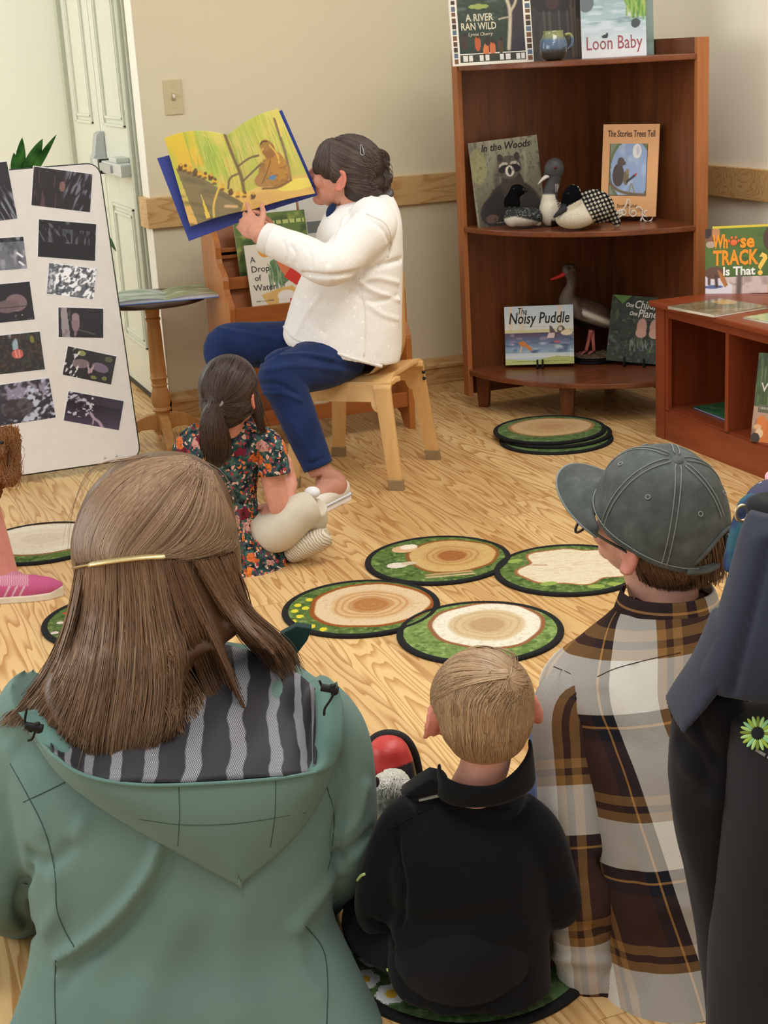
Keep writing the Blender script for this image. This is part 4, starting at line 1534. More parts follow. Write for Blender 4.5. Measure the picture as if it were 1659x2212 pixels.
a.poly([(0.0, 0.62), (0.16, 0.74), (0.35, 0.86), (0.36, 1.0), (0.0, 1.0)], (218, 214, 222))
a.ell(0.10, 0.885, 0.13, 0.025, (96, 108, 160))
a.ell(0.07, 0.09, 0.10, 0.12, (128, 88, 64))
a.ell(0.02, 0.05, 0.06, 0.09, (60, 46, 42))
a.ell(0.14, 0.06, 0.05, 0.09, (186, 132, 92))
a.ell(0.07, 0.24, 0.06, 0.05, (182, 156, 140))
a.ell(0.12, 0.67, 0.13, 0.09, (104, 76, 60))
a.poly([(0.16, 0.62), (0.24, 0.70), (0.30, 0.86), (0.26, 0.90), (0.20, 0.78)], (178, 116, 64))
a.line([(0.14, 0.72), (0.15, 0.88)], 0.02, (80, 58, 50))
a.line([(0.05, 0.72), (0.05, 0.84)], 0.018, (90, 66, 56))
a.line([(0.45, 0.72), (0.44, 0.98)], 0.035, (104, 92, 88))
a.ell(0.86, 0.18, 0.10, 0.18, (84, 62, 50))
a.ell(0.88, 0.06, 0.06, 0.05, (60, 58, 60))
a.line([(0.84, 0.80), (0.83, 0.98)], 0.015, (206, 160, 90))
a.line([(0.89, 0.80), (0.90, 0.98)], 0.018, (196, 140, 80))
fr = solve_frame(1523, 1688, 634, 492, None, 0.485, math.radians(-38), math.radians(12), math.radians(1.5), 0.010)
mo = ink('orange_title', (238, 150, 40))
my = ink('yellow_title', (242, 198, 90))
mp_ = ink('paw_orange', (226, 110, 58))
mh = ink('title_shadow', (52, 48, 24))
TRK = fr
trk = book_at('picture_book', 'green animal picture book with orange lettering standing on the low shelf unit', *fr, 0.010, a,
  [('Wh', 0.20, 0.21, 0.29, mo, dict(bold=0.0022, fit=0.20)), ('se', 0.55, 0.21, 0.29, mo, dict(bold=0.0022, fit=0.19)), ('TRACK', 0.395, 0.46, 0.31, mo, dict(bold=0.0024, fit=0.60)),
  ('Is That', 0.44, 0.66, 0.18, M_WHITEINK, dict(bold=0.0012, fit=0.42)), ('?', 0.74, 0.58, 0.46, my, dict(bold=0.0025, rot=-0.15))], edge=(90, 112, 60), group='display books')
O_, r_, up_, nn_, w_, h_ = fr
C0 = O_ + up_ * h_ / 2 + nn_ * 0.0008
def on_cover(x, y, off=0.0):
 return C0 + r_ * (x - 0.5) * w_ + up_ * (0.5 - y) * h_ + nn_ * off
pw_ = MB()
MR = np.stack([r_, up_, nn_], 1)
pw_.ell(on_cover(0.375, 0.225), (0.0125, 0.011, 0.0012), MR, 16, 8)
for q, (dx, dy) in enumerate(((-0.0165, 0.006), (-0.0068, 0.017), (0.0068, 0.017), (0.0165, 0.006))):
 pw_.ell(on_cover(0.375, 0.225) + r_ * dx + up_ * dy, (0.0045, 0.0062, 0.0012), MR, 10, 6)
pw_.build('paw_print', mp_, [c for c in trk.children if c.name.startswith('cover')][0], smooth=True)
a = Art(20, 20, (226, 200, 60), 40)
fr2 = (O_ - nn_ * 0.022 + r_ * 0.012, r_, up_, nn_, w_ * 0.92, h_ * 1.045)
book_at('picture_book', 'bright yellow book just showing above the green animal book', *fr2, 0.009, a, [], edge=(226, 200, 60), group='display books')
def flat_book(name, label, corners, z, t, art, gloss, edge, titles=(), group='books lying flat'):
 """corners: pixels of near-left, near-right, far-left of the top face"""
 A, B, Cc = [onz(*q, z + t) for q in corners]
 r = B - A
 w = np.linalg.norm(r)
 r = r / w
 u = Cc - A
 u = u - r * (u @ r)
 h = np.linalg.norm(u)
 u = u / h
 n = np.cross(r, u)
 return book_at(name, label, A + r * w / 2, r, u, n, w, h, t, art, titles, gloss, edge, group)
a = Art(80, 70, (128, 118, 96), 41)
a.mottle(6, 6, (96, 92, 66), 0, 0.4, 0.8, 1)
a.mottle(9, 9, (166, 142, 110), 0.1, 0.5, 0.7, 2)
a.ell(0.45, 0.45, 0.30, 0.26, (92, 96, 62), 0.5)
a.ell(0.8, 0.3, 0.16, 0.2, (196, 160, 84), 0.8)
flat_book('picture_book', 'glossy olive book lying flat at the end of the low unit', [(1541, 680), (1659, 661), (1478, 656)], 0.485, 0.009, a, True, (206, 200, 184))
a = Art(50, 50, (176, 190, 150), 42)
a.mottle(5, 5, (120, 150, 96), 0, 0.4, 0.8, 1)
flat_book('picture_book', 'pale green book lying flat nearest the front edge of the low unit', [(1672, 697), (1745, 685), (1634, 680)], 0.485, 0.007, a, True, (214, 216, 196))
a = Art(60, 60, (40, 104, 66), 43)
a.mottle(6, 6, (26, 78, 62), 0, 0.4, 0.8, 1)
a.mottle(9, 9, (92, 132, 62), 0.15, 0.5, 0.8, 2)
A_, B_ = onz(1570, 906, 0.118), onz(1497, 878, 0.118)
rr_ = nrm(A_ - B_)
uu_ = nrm(np.cross(UP, rr_))
book_at('picture_book', 'green book lying flat inside the first compartment of the low unit', B_ + rr_ * 0.125, rr_, uu_, UP, 0.25, 0.20, 0.008, a, [], False, (70, 84, 130), 'books lying flat')
a = Art(80, 110, (70, 92, 52), 44)
a.mottle(22, 4, (120, 132, 92), 0.0, 0.4, 0.8, 1, a.y < 0.62)
a.mottle(9, 9, (40, 66, 36), 0.1, 0.5, 0.8, 2, a.y < 0.62)
a.rect(0, 0.60, 1, 1, (176, 146, 124))
a.mottle(9, 9, (124, 92, 78), 0.0, 0.4, 0.8, 3, a.y > 0.6)
a.rect(0.12, 0.57, 0.9, 0.66, (96, 100, 80))
a.rows(0.16, 0.86, (0.615,), 0.03, (178, 178, 160), 0.8)
a.ell(0.50, 0.90, 0.32, 0.16, (206, 118, 58))
a.ell(0.26, 0.80, 0.14, 0.10, (214, 124, 60))
a.ell(0.16, 0.83, 0.10, 0.03, (220, 176, 130))
a.ell(0.22, 0.90, 0.10, 0.05, (226, 196, 160))
a.ell(0.12, 0.96, 0.12, 0.06, (60, 52, 48))
fr = solve_frame(1620, 1700, 958, 766, None, 0.1105, math.radians(-62), math.radians(10), 0, 0.012)
mwt = ink('pale_title', (222, 220, 206))
book_at('picture_book', 'leafy book with an orange fox inside the second compartment', *fr, 0.012, a,
  [('C', 0.43, 0.215, 0.14, mwt, {}), ('WI', 0.36, 0.385, 0.14, mwt, dict(bold=0.0004))], edge=(120, 124, 96), group='display books')
a = Art(70, 96, (214, 206, 190), 45)
a.ell(0.36, 0.09, 0.12, 0.12, (216, 142, 46))
a.poly([(0.42, 0.30), (0.60, 0.20), (0.75, 0.60), (0.58, 0.72)], (96, 124, 88))
a.blades(40, (0.38, 0.5, 0.66, 0.75), [(82, 116, 76), (140, 160, 120), (60, 96, 66)], (0.1, 0.3), 0.01)
a.poly([(0.48, 0.10), (0.95, 0.24), (0.86, 0.46), (0.70, 0.56), (0.62, 0.45)], (204, 112, 68))
a.poly([(0.66, 0.55), (0.84, 0.38), (0.98, 0.55), (0.98, 0.72), (0.86, 0.70)], (196, 50, 38))
a.poly([(0.20, 0.80), (0.55, 0.72), (0.80, 0.70), (0.9, 0.82), (0.5, 0.98), (0.3, 0.98)], (212, 172, 104))
a.ell(0.66, 0.85, 0.16, 0.09, (230, 222, 212))
a.ell(0.60, 0.93, 0.10, 0.06, (226, 216, 206))
a.rect(0.72, 0.90, 1, 1, (190, 48, 40))
a.rows(0.08, 0.42, (0.90,), 0.02, (96, 90, 80), 0.7)
r, up, nn = np.array([1.0, 0, 0]), nrm(np.array([0, 0.22, 1])), nrm(np.array([0, -1, 0.22]))
w, h = 0.20, 0.225
O = ony(546, 668, 5.168)
O[2] = 0.5045
O = O + r * w / 2
md = ink('charcoal_title', (52, 52, 50))
book_at('picture_book', 'white book with orange and red shapes in the rack behind the reader', O, r, up, nn, w, h, 0.006, a,
  [('A', 0.12, 0.24, 0.13, md, {}), ('Drop', 0.24, 0.39, 0.14, md, dict(fit=0.33)), ('of', 0.17, 0.53, 0.13, md, {}), ('Water', 0.28, 0.685, 0.14, md, dict(fit=0.42))], edge=(206, 200, 186), group='books in the rack')
a = Art(90, 100, (92, 112, 52), 46)
a.mottle(7, 7, (52, 76, 36), 0.0, 0.4, 0.9, 1)
a.mottle(9, 9, (150, 158, 76), 0.1, 0.5, 0.9, 2)
a.mottle(12, 12, (124, 100, 60), 0.25, 0.5, 0.7, 3)
a.rows(0.4, 0.98, (0.16,), 0.06, (196, 200, 120), 0.8, 0.09)
O = ony(521, 605, 5.238)
O[2] = 0.6045
book_at('picture_book', 'leafy green book leaning behind the white book in the rack', O + r * 0.135, r, up, nn, 0.27, 0.225, 0.008, a, [], edge=(150, 176, 150), group='books in the rack')
a = Art(70, 90, (206, 204, 198), 47)
a.rect(0.0, 0.45, 0.58, 1.0, (50, 92, 54))
a.poly([(0.52, 0.55), (0.62, 0.55), (0.70, 1.0), (0.5, 1.0)], (206, 204, 198))
a.ell(0.78, 0.62, 0.17, 0.16, (26, 26, 26))
a.ell(0.86, 0.66, 0.07, 0.12, (150, 44, 36))
a.ell(0.76, 0.72, 0.05, 0.08, (228, 226, 220))
a.rows(0.3, 0.62, (0.30,), 0.03, (110, 108, 104), 0.7)
a.line([(0.42, 0.72), (0.46, 0.85), (0.50, 0.72), (0.54, 0.85)], 0.01, (214, 220, 210))
p = ony(647, 478, 5.31)
w = 0.20
book_at('picture_book', 'white and green booklet with a red and black bird in the rack', np.array([p[0] - w / 2, 5.308, 0.7005]), r, up, nn, w, 0.19, 0.004, a, [], edge=(210, 208, 200), group='books in the rack')
a = Art(60, 70, (186, 182, 176), 48)
a.rect(0.1, 0.55, 0.6, 0.8, (70, 76, 74), 0.8)
book_at('picture_book', 'plain light grey booklet at the right of the rack top tier', np.array([p[0] + 0.115, 5.309, 0.7005]), r, up, nn, 0.21, 0.165, 0.004, a, [], edge=(190, 186, 180), group='books in the rack')
a = Art(60, 60, (214, 196, 166), 49)
a.poly([(0.35, 0.0), (1, 0), (1, 1), (0.55, 1.0), (0.45, 0.5)], (44, 96, 50))
a.mottle(9, 9, (30, 70, 36), 0.1, 0.5, 0.8, 1, a.x > 0.5)
a.poly([(0.62, 0.98), (0.72, 0.62), (0.78, 0.98)], (226, 224, 216))
book_at('picture_book', 'green book on the lowest ledge of the rack behind the chair', np.array([1.70, 5.15, 0.105]), np.array([1.0, 0, 0]), nrm(np.array([0, 0.23, 1])), nrm(np.array([0, -1, 0.23])), 0.23, 0.20, 0.006, a, [], edge=(196, 190, 170), group='books in the rack')
a = Art(90, 70, (176, 190, 180), 50)
a.rect(0.5, 0, 1, 1, (150, 160, 116))
a.mottle(6, 6, (120, 146, 110), 0.0, 0.4, 0.8, 1)
a.mottle(8, 8, (206, 214, 208), 0.1, 0.5, 0.8, 2)
a.mottle(7, 7, (136, 122, 84), 0.15, 0.5, 0.8, 3, a.x > 0.5)
t0 = thing('open_book', 'open picture book with green pages lying on the pedestal table', 'book', (TX, TY, TZ))
ang = math.radians(-8)
r = np.array([math.cos(ang), math.sin(ang), 0])
u = np.array([-math.sin(ang), math.cos(ang), 0])
cen = np.array([TX + 0.045, TY - 0.03, TZ])
MRt = np.stack([r, u, UP], 1)
MB().box(cen + UP * 0.0015, (0.46, 0.27, 0.003), MRt).build('cover', plain('periwinkle_cover', (112, 138, 198), 0.4, var=0.03), t0, 0.001)
V, F, fc = art_grid(a)
X, Y = V[:, 0] * 0.435, V[:, 1] * 0.255
Z = 0.0045 + 0.016 * np.clip(np.abs(np.sin(np.clip(np.abs(V[:, 0]) * 2, 0, 1) * math.pi * 0.92)), 0, 1) ** 0.8 * (1 - 0.45 * np.abs(V[:, 0]) * 2)
for top in (1,):
 P = cen + np.outer(X, r) + np.outer(Y, u) + np.outer(Z, UP)
 Pb = P.copy()
 Pb[:, 2] = TZ + 0.0032
 nV = len(P)
 w1 = a.w + 1
 rim = [j for j in range(w1)] + [i * w1 + a.w for i in range(1, a.h + 1)] + [a.h * w1 + j for j in range(a.w - 1, -1, -1)] + [i * w1 for i in range(a.h - 1, 0, -1)]
 Fs = [(rim[q], rim[q] + nV, rim[(q + 1) % len(rim)] + nV, rim[(q + 1) % len(rim)]) for q in range(len(rim))]
 me = mesh_np('pages', np.vstack([P, Pb]), np.vstack([F, np.array(Fs)]))
 put_art(me, fc, 0, (226, 224, 214))
 link('pages', me, M_PRINT, t0)
M_LAM = painted('laminated_photo', 0.22, spec=0.5, coat=0.3)
def photo(label, quad, art):
 """quad: pixels tl, tr, br, bl on the board"""
 P = [on_board(u, v, 0.0045) for u, v in quad]
 O = sum(P) / 4
 r = nrm((P[1] - P[0]) + (P[2] - P[3]))
 u = (P[0] - P[3]) + (P[1] - P[2])
 u = nrm(u - r * (u @ r))
 w = (np.linalg.norm(P[1] - P[0]) + np.linalg.norm(P[2] - P[3])) / 2
 h = (np.linalg.norm(P[0] - P[3]) + np.linalg.norm(P[1] - P[2])) / 2
 t = thing('laminated_photo', label, 'photograph', tuple(O), 0, 'photographs on the whiteboard')
 Mx = mat4(O, r, u, np.cross(r, u))
 art_panel('print', art, w, h, 0.0008, Mx, M_LAM, t, (226, 226, 226))
 mb = MB()
 Mr = np.stack([r, u, np.cross(r, u)], 1)
 mb.box(O - np.cross(r, u) * 0.0012, (w + 0.006, h + 0.006, 0.0008), Mr)
 mb.build('laminate', plain('laminate_film', (232, 232, 232), 0.2, var=0.01), t)
 return t
def night(seed, base=(28, 22, 26), w=64, h=44):
 a = Art(w, h, base, seed)
 a.mottle(6, 6, tuple(c + 14 for c in base), 0.1, 0.6, 0.6, 9)
 return a
def streaks(a, c=(150, 152, 166), sx=16, sy=4, rot=0, lo=0.12, hi=0.35, al=0.85, seed=1, mask=None):
 return a.mottle(sx, sy, c, lo, hi, al, seed, mask, rot)
a = night(61, (36, 26, 28))
streaks(a, (120, 122, 136), 22, 4, 14, 0.05, 0.3, 0.9, 1, np.clip((a.x - 0.50) * 12, 0, 1))
streaks(a, (110, 76, 80), 30, 3, 0, 0.2, 0.4, 0.6, 2, a.x < 0.5)
a.ell(0.50, 0.42, 0.05, 0.13, (168, 120, 112), 0.7)
photo('dark photo of rippled fur, topmost in the right column of the whiteboard', [(72, 360), (199, 376), (195, 459), (69, 443)], a)
a = night(62, (26, 22, 22))
streaks(a, (110, 112, 120), 20, 5, -20, 0.1, 0.35, 0.8, 1, (a.x < 0.55) & (a.y < 0.6))
streaks(a, (104, 106, 116), 26, 4, 0, 0.2, 0.4, 0.7, 2, (a.y > 0.2) & (a.y < 0.6))
photo('nearly black photo second from the top in the right column', [(84, 474), (207, 484), (206, 564), (82, 554)], a)
a = night(63, (92, 96, 104))
streaks(a, (246, 247, 250), 18, 9, 20, -0.22, 0.05, 1.0, 1, np.clip((a.x + 0.15) * 3, 0, 1))  # glare on the laminate, painted into the print colours
streaks(a, (60, 64, 70), 26, 9, 10, 0.1, 0.3, 0.7, 3)
photo('silver glare covered photo third from the top in the right column', [(106, 569), (207, 580), (204, 648), (101, 633)], a)
a = night(64, (34, 30, 32))
a.poly([(0.04, 0.0), (0.18, 0.0), (0.26, 1.0), (0.08, 1.0)], (156, 146, 150))
a.mottle(20, 5, (106, 96, 100), 0.1, 0.4, 0.6, 2, a.x < 0.26)
a.ell(0.38, 0.50, 0.09, 0.30, (138, 116, 122))
a.ell(0.38, 0.30, 0.08, 0.12, (150, 128, 132))
a.ell(0.37, 0.86, 0.03, 0.12, (128, 104, 108))
a.line([(0.46, 0.74), (0.8, 0.88)], 0.018, (84, 74, 78))
photo('photo of a pale owl beside a trunk, fourth in the right column', [(127, 664), (222, 667), (224, 730), (126, 728)], a)
a = night(65, (40, 34, 34))
a.ell(0.30, 0.14, 0.08, 0.09, (140, 146, 84))
for s, c in ((-1, (128, 108, 116)), (1, (120, 104, 124))):
 a.ell(0.52 + s * 0.20, 0.50, 0.17, 0.15, c, rot=s * 12)
a.poly([(0.44, 0.40), (0.52, 0.62), (0.60, 0.40), (0.58, 0.72), (0.50, 0.80)], (176, 150, 156))
a.ell(0.62, 0.88, 0.06, 0.06, (120, 128, 70))
a.ell(0.84, 0.84, 0.05, 0.07, (116, 122, 72))
a.ell(0.86, 0.16, 0.08, 0.09, (90, 92, 66))
streaks(a, (236, 238, 240), 22, 5, 12, 0.2, 0.32, 0.9, 3, a.x < 0.3)
photo('tilted photo of a pink grey bat, fifth in the right column', [(147, 748), (251, 770), (240, 831), (135, 809)], a)
a = night(66, (56, 46, 60))
a.grad((40, 32, 44), (78, 68, 86), 0.3, 1.0)
streaks(a, (206, 210, 220), 16, 10, 0, 0.1, 0.3, 0.9, 1, (a.x < 0.48) & (a.y < 0.8))
a.line([(0.46, 0.62), (0.52, 0.74), (0.62, 0.84), (0.70, 1.0)], 0.028, (176, 158, 176))
a.line([(0.46, 0.62), (0.44, 0.56)], 0.012, (184, 168, 180))
a.line([(0.52, 0.76), (0.52, 0.95)], 0.014, (168, 150, 166))
photo('purple grey photo of a small fox, lowest in the right column', [(148, 844), (266, 867), (258, 929), (138, 909)], a)
a = night(71, (30, 26, 28))
streaks(a, (140, 144, 158), 18, 4, -24, 0.02, 0.3, 0.9, 1, a.y > 0.4)
photo('tall dark photo at the top of the left column', [(-90, 361), (15, 349), (37, 472), (-72, 486)], a)
a = night(72, (112, 114, 124))
a.rect(0, 0, 1, 0.14, (30, 28, 30))
streaks(a, (168, 166, 176), 12, 4, 0, 0.0, 0.35, 0.8, 1)
streaks(a, (74, 76, 84), 9, 3, 0, 0.15, 0.4, 0.7, 2)
a.line([(0.86, 0.5), (0.94, 0.62)], 0.02, (240, 242, 246))
a.line([(0.88, 0.78), (0.94, 0.88)], 0.02, (240, 242, 246))
photo('mid grey photo second from the top in the left column', [(-72, 521), (48, 510), (61, 581), (-66, 588)], a)
a = night(73, (34, 30, 32))
a.ell(0.72, 0.52, 0.18, 0.22, (126, 104, 108))
a.ell(0.56, 0.60, 0.20, 0.16, (112, 92, 96))
a.line([(0.4, 0.62), (0.9, 0.62)], 0.008, (70, 56, 60))
streaks(a, (226, 228, 232), 18, 10, 30, 0.1, 0.3, 0.8, 3, (a.y > 0.85) & (a.x > 0.65))
photo('dark photo of a rounded pinkish animal, third in the left column', [(-62, 620), (63, 608), (76, 690), (-50, 702)], a)
a = night(74, (46, 38, 36))
a.mottle(22, 14, (92, 66, 48), 0.1, 0.4, 0.6, 1)
a.mottle(18, 12, (60, 74, 58), 0.15, 0.4, 0.6, 2)
streaks(a, (164, 190, 206), 20, 3, 0, 0.05, 0.3, 0.9, 3, (a.y < 0.42) & (a.x < 0.7))
a.ell(0.60, 0.52, 0.09, 0.12, (190, 96, 88))
a.line([(0.57, 0.44), (0.58, 0.6)], 0.012, (232, 150, 130))
a.line([(0.63, 0.44), (0.63, 0.6)], 0.012, (232, 150, 130))
a.ell(0.86, 0.18, 0.03, 0.1, (126, 124, 56))
photo('brown leafy photo with red centre, fourth in the left column', [(-48, 731), (87, 715), (96, 799), (-40, 812)], a)
a = night(75, (52, 46, 52))
streaks(a, (196, 204, 222), 20, 12, 24, -0.05, 0.22, 0.95, 1, np.clip((a.x - 0.25) * 4, 0, 1))
a.ell(0.52, 0.62, 0.20, 0.24, (60, 48, 50), 0.8)
streaks(a, (180, 172, 200), 14, 4, 0, 0.1, 0.3, 0.7, 2, a.y < 0.4)
photo('blue silver photo of ripples, lowest in the left column', [(-48, 840), (107, 815), (119, 903), (-38, 925)], a)
M_WHITEWIRE = plain('white_wire', (226, 222, 210), 0.4, var=0.02)
def px_path(pts, d, n=None):
 P = [D(u, v, d) for u, v in pts]
 return smooth_path(P, n or 6 * len(P))
O, r, up, nn, w, h = STO
dS = float((O + nn * 0.012 - CPOS) @ FH)
ws = thing('wire_book_stand', 'white scrolled wire stand holding the orange book', 'book stand', tuple(O))
def coil(u, v, r, a0, turns, r1=0.35):
 return [(u + r * (1 - (1 - r1) * t) * math.cos(a0 + turns * 6.283 * t), v + r * (1 - (1 - r1) * t) * math.sin(a0 + turns * 6.283 * t)) for t in np.linspace(0, 1, 18)]
scr = [
 [(1300, 470), (1315, 464)] + coil(1338, 460, 10, -2.6, -1.2),
 coil(1346, 460, 9, 2.6, 1.1)[::-1] + [(1352, 446), (1354, 434), (1357, 430), (1360, 434), (1361, 446)] + coil(1368, 460, 9, -2.8, -1.1),
 [(1372, 450), (1380, 447), (1386, 452)] + coil(1396, 460, 9, -2.6, -1.2),
 [(1386, 462), (1390, 474), (1399, 479), (1408, 474), (1411, 464)],
]
mbw = MB()
for s in scr:
 mbw.tube(px_path(s, dS - 0.012, 40), 0.0028, 8)
mbw.tube([D(1330, 456, dS - 0.012), D(1334, 462, dS + 0.09)], 0.0028, 8)
mbw.tube([D(1399, 480, dS - 0.012), D(1398, 470, dS + 0.09)], 0.0028, 8)
wsm = mbw.build('scrollwork', M_WHITEWIRE, ws, smooth=True)
V = getco(wsm.data)
bk_leg = MB()
base = O - nn * 0.02
bk_leg.tube([base + r * -0.05 + UP * 0.005, base + r * -0.05 - nn * 0.05 + UP * 0.12], 0.0028, 8)
bk_leg.tube([base + r * 0.05 + UP * 0.005, base + r * 0.05 - nn * 0.05 + UP * 0.12], 0.0028, 8)
bk_leg.tube([base + r * -0.05 - nn * 0.05 + UP * 0.12, base + r * 0.05 - nn * 0.05 + UP * 0.12], 0.0028, 8)
bk_leg.tube([base + r * 0.05 - nn * 0.05 + UP * 0.12, base + r * 0.05 - nn * 0.09 - UP * 0.018], 0.0028, 8)
bk_leg.tube([base + r * 0.05 + UP * 0.005, base + r * 0.05 + nn * 0.03 - UP * 0.0165], 0.0028, 8)
bk_leg.tube([base + r * -0.05 + UP * 0.005, base + r * -0.05 + nn * 0.03 - UP * 0.0165], 0.0028, 8)
bk_leg.build('back_frame', M_WHITEWIRE, ws, smooth=True)
def plate_stand(label, fr, us):
 O, r, up, nn, w, h = fr
 t = thing('plate_stand', label, 'book stand', tuple(O), 0, 'black plastic book stands')
 zf = O[2] - 0.014
 for s in us:
  base = O + r * s
  mb = MB()
  pr = [(-0.085, -0.0135), (0.022, -0.0135), (0.030, -0.006), (0.030, 0.020), (0.022, 0.024), (0.018, 0.004), (0.010, 0.0), (-0.012, -0.001), (-0.06, 0.12), (-0.072, 0.118), (-0.04, 0.03)]
  Mx = np.stack([np.cross(UP, r) * -1, UP, r], 1)
  mb.prism(pr, 0.007, Mx, base)
  mb.build('arm', M_BLACK, t, 0.001)
 MB().box(O - np.cross(UP, r) * -0.035 * 1.0 - UP * 0.0085, (abs(us[1] - us[0]) + 0.004, 0.008, 0.009), np.stack([r, np.cross(UP, r), UP], 1)).build('cross_bar', M_BLACK, t)
 return t
plate_stand('black folding stand holding the pale blue pond book', PUD, (-0.006, 0.014))
plate_stand('black folding stand holding the bare feet book', CHI, (-0.03, 0.045))
def mpp(u, v, d):
 """metres per photo pixel at that place"""
 return float((D(u, v, d) - CPOS) @ CF) / FPX
def ellpx(mb, u, v, d, ru, rv, rd=None, rot=0.0, seg=20, rings=12):
 """ellipsoid with half sizes in pixels across / up and along the view"""
 s = mpp(u, v, d)
 rd = (ru + rv) / 2 if rd is None else rd
 a = math.radians(rot)
 X = RH * math.cos(a) + UP * math.sin(a)
 Z = -RH * math.sin(a) + UP * math.cos(a)
 M = np.stack([X, FH, Z], 1)
 return mb.ell(D(u, v, d), (ru * s, rd * s, rv * s), M, seg, rings)
def tubepx(mb, pts, n=None, seg=14, flat=None):
 """pts (u, v, d, radius px)"""
 P = np.array([[*D(u, v, d), r * mpp(u, v, d)] for u, v, d, r in pts])
 if n or len(P) > 2:
  P = smooth_path(P, n or 5 * len(P))
 return mb.tube(P[:, :3], np.maximum(P[:, 3], 0.0005), seg, True, flat)
def colour_mesh(me, fn):
 """fn(local pixel coords (n,2), world coords) -> linear colours, laid into the mesh"""
 V = getco(me)
 put_vcol(me, fn(projn(V), V))
def blendc(c, m, col):
 m = np.clip(m, 0, 1)[:, None]
 return c * (1 - m) + s2l(col) * m
M_PLUSH = painted('plush_fur', 0.95, 0.45, 500, 0.6, spec=0.05)
M_CARVED = painted('carved_painted_wood', 0.5, 0.1, 200)
zS = 0.705
dA = float((onz(1128, 488, zS + 0.01) - CPOS) @ FH)
t = thing('plush_loon', 'small plush loon with black head at the left, before the raccoon book', 'plush toy', tuple(onz(1128, 488, zS)), 0, 'loons on the middle shelf')
mb = MB()
ellpx(mb, 1132, 468, dA, 42, 21, 30)
ellpx(mb, 1108, 470, dA - 0.01, 20, 20, 20)
tubepx(mb, [(1108, 462, dA, 15), (1106, 444, dA, 15)], 4)
ellpx(mb, 1106, 438, dA, 18, 21, 18)
ellpx(mb, 1118, 411, dA, 17, 13, 14, -10)
tubepx(mb, [(1108, 425, dA, 14), (1116, 413, dA, 13)], 4)
tubepx(mb, [(1150, 474, dA, 12), (1168, 484, dA, 5)], 4)
me = remesh(mb, 0.0035, 3)
def f(P, V):
 c = np.ones((len(P), 3)) * s2l((58, 60, 58))
 n = vnoise(V * 260, 2)
 c = blendc(c, (n - 0.35) * 4, (150, 152, 146))
 c = blendc(c, (P[:, 1] - 470 - 0.22 * np.abs(P[:, 0] - 1112) + 4) / 3, (226, 222, 208))
 c = blendc(c, (449 - P[:, 1]) / 3 * (P[:, 0] < 1145), (14, 14, 16))
 return c
colour_mesh(me, f)
link('body', me, M_PLUSH, t, True)
mb = MB()
tubepx(mb, [(1128, 409, dA - 0.01, 6), (1140, 414, dA - 0.012, 2)], 4)
mb.build('beak', plain('black_beak', (18, 18, 20), 0.5), t, smooth=True)
for q in ((1110, 408), (1100, 436)):
 mb = MB()
 ellpx(mb, q[0], q[1], dA - 0.018, 2.2, 2.2)
 mb.build('eye', plain('bead_eye', (30, 26, 26), 0.15), t, smooth=True)
dB = float((onz(1190, 484, zS + 0.01) - CPOS) @ FH)
t = thing('carved_loon', 'tall carved loon with raised grey head and pale beak, middle of three', 'carving', tuple(onz(1190, 484, zS)), 0, 'loons on the middle shelf')
mb = MB()
ellpx(mb, 1188, 456, dB, 24, 32, 26)
ellpx(mb, 1212, 462, dB + 0.04, 40, 25, 32)
tubepx(mb, [(1186, 440, dB, 19), (1190, 412, dB, 16), (1197, 388, dB, 15), (1197, 372, dB, 17)], 12)
ellpx(mb, 1197, 366, dB, 22, 25, 18, -15)
ellpx(mb, 1186, 378, dB, 12, 9, 9)
me = remesh(mb, 0.0035, 3)
def f(P, V):
 c = np.ones((len(P), 3)) * s2l((66, 66, 66))
 c = blendc(c, (P[:, 1] - 418) / 4 * (P[:, 0] < 1198 + 0.25 * (P[:, 1] - 418)), (222, 214, 192))
 st = np.sin((P[:, 0] + 0.8 * P[:, 1]) * 1.1)
 c = blendc(c, st * 2 * (P[:, 1] > 432) * (P[:, 0] > 1191), (196, 190, 176))
 st = ((P[:, 1] > 398) & (P[:, 1] < 414) & (P[:, 0] > 1199)) * 1.0
 c = blendc(c, st * (np.sin(P[:, 0] * 2.0) + 0.4), (206, 202, 190))
 c = blendc(c, (P[:, 1] - 474) / 4 * (P[:, 0] > 1190), (44, 44, 44))
 return c
colour_mesh(me, f)
link('body', me, M_CARVED, t, True)
mb = MB()
tubepx(mb, [(1184, 380, dB - 0.005, 9), (1174, 386, dB - 0.008, 6.5), (1162, 398, dB - 0.01, 1.5)], 8, flat=0.6)
me = mb.mesh()
colour_mesh(me, lambda P, V: blendc(np.ones((len(P), 3)) * s2l((206, 200, 186)), (1178 - P[:, 0] + 0.6 * (P[:, 1] - 386)) / 4 * -1 * (P[:, 1] > 385), (120, 112, 104)))
link('beak', me, M_CARVED, t, True)
mb = MB()
ellpx(mb, 1200, 362, dB - 0.034, 3, 3)
mb.build('eye', plain('dark_red_eye', (96, 30, 28), 0.15), t, smooth=True)
dC = float((onz(1246, 492, zS + 0.01) - CPOS) @ FH)
t = thing('plush_loon', 'large plush loon with checkered black and white back, front of three', 'plush toy', tuple(onz(1250, 492, zS)), 0, 'loons on the middle shelf')
mb = MB()
ellpx(mb, 1245, 468, dC, 46, 26, 36, 5)
ellpx(mb, 1285, 446, dC + 0.03, 44, 36, 40, -22)
ellpx(mb, 1225, 470, dC, 24, 22, 26)
tubepx(mb, [(1300, 455, dC + 0.03, 28), (1325, 470, dC + 0.03, 14), (1336, 488, dC + 0.03, 6)], 10)
tubepx(mb, [(1232, 455, dC - 0.005, 22), (1234, 432, dC - 0.01, 22)], 6)
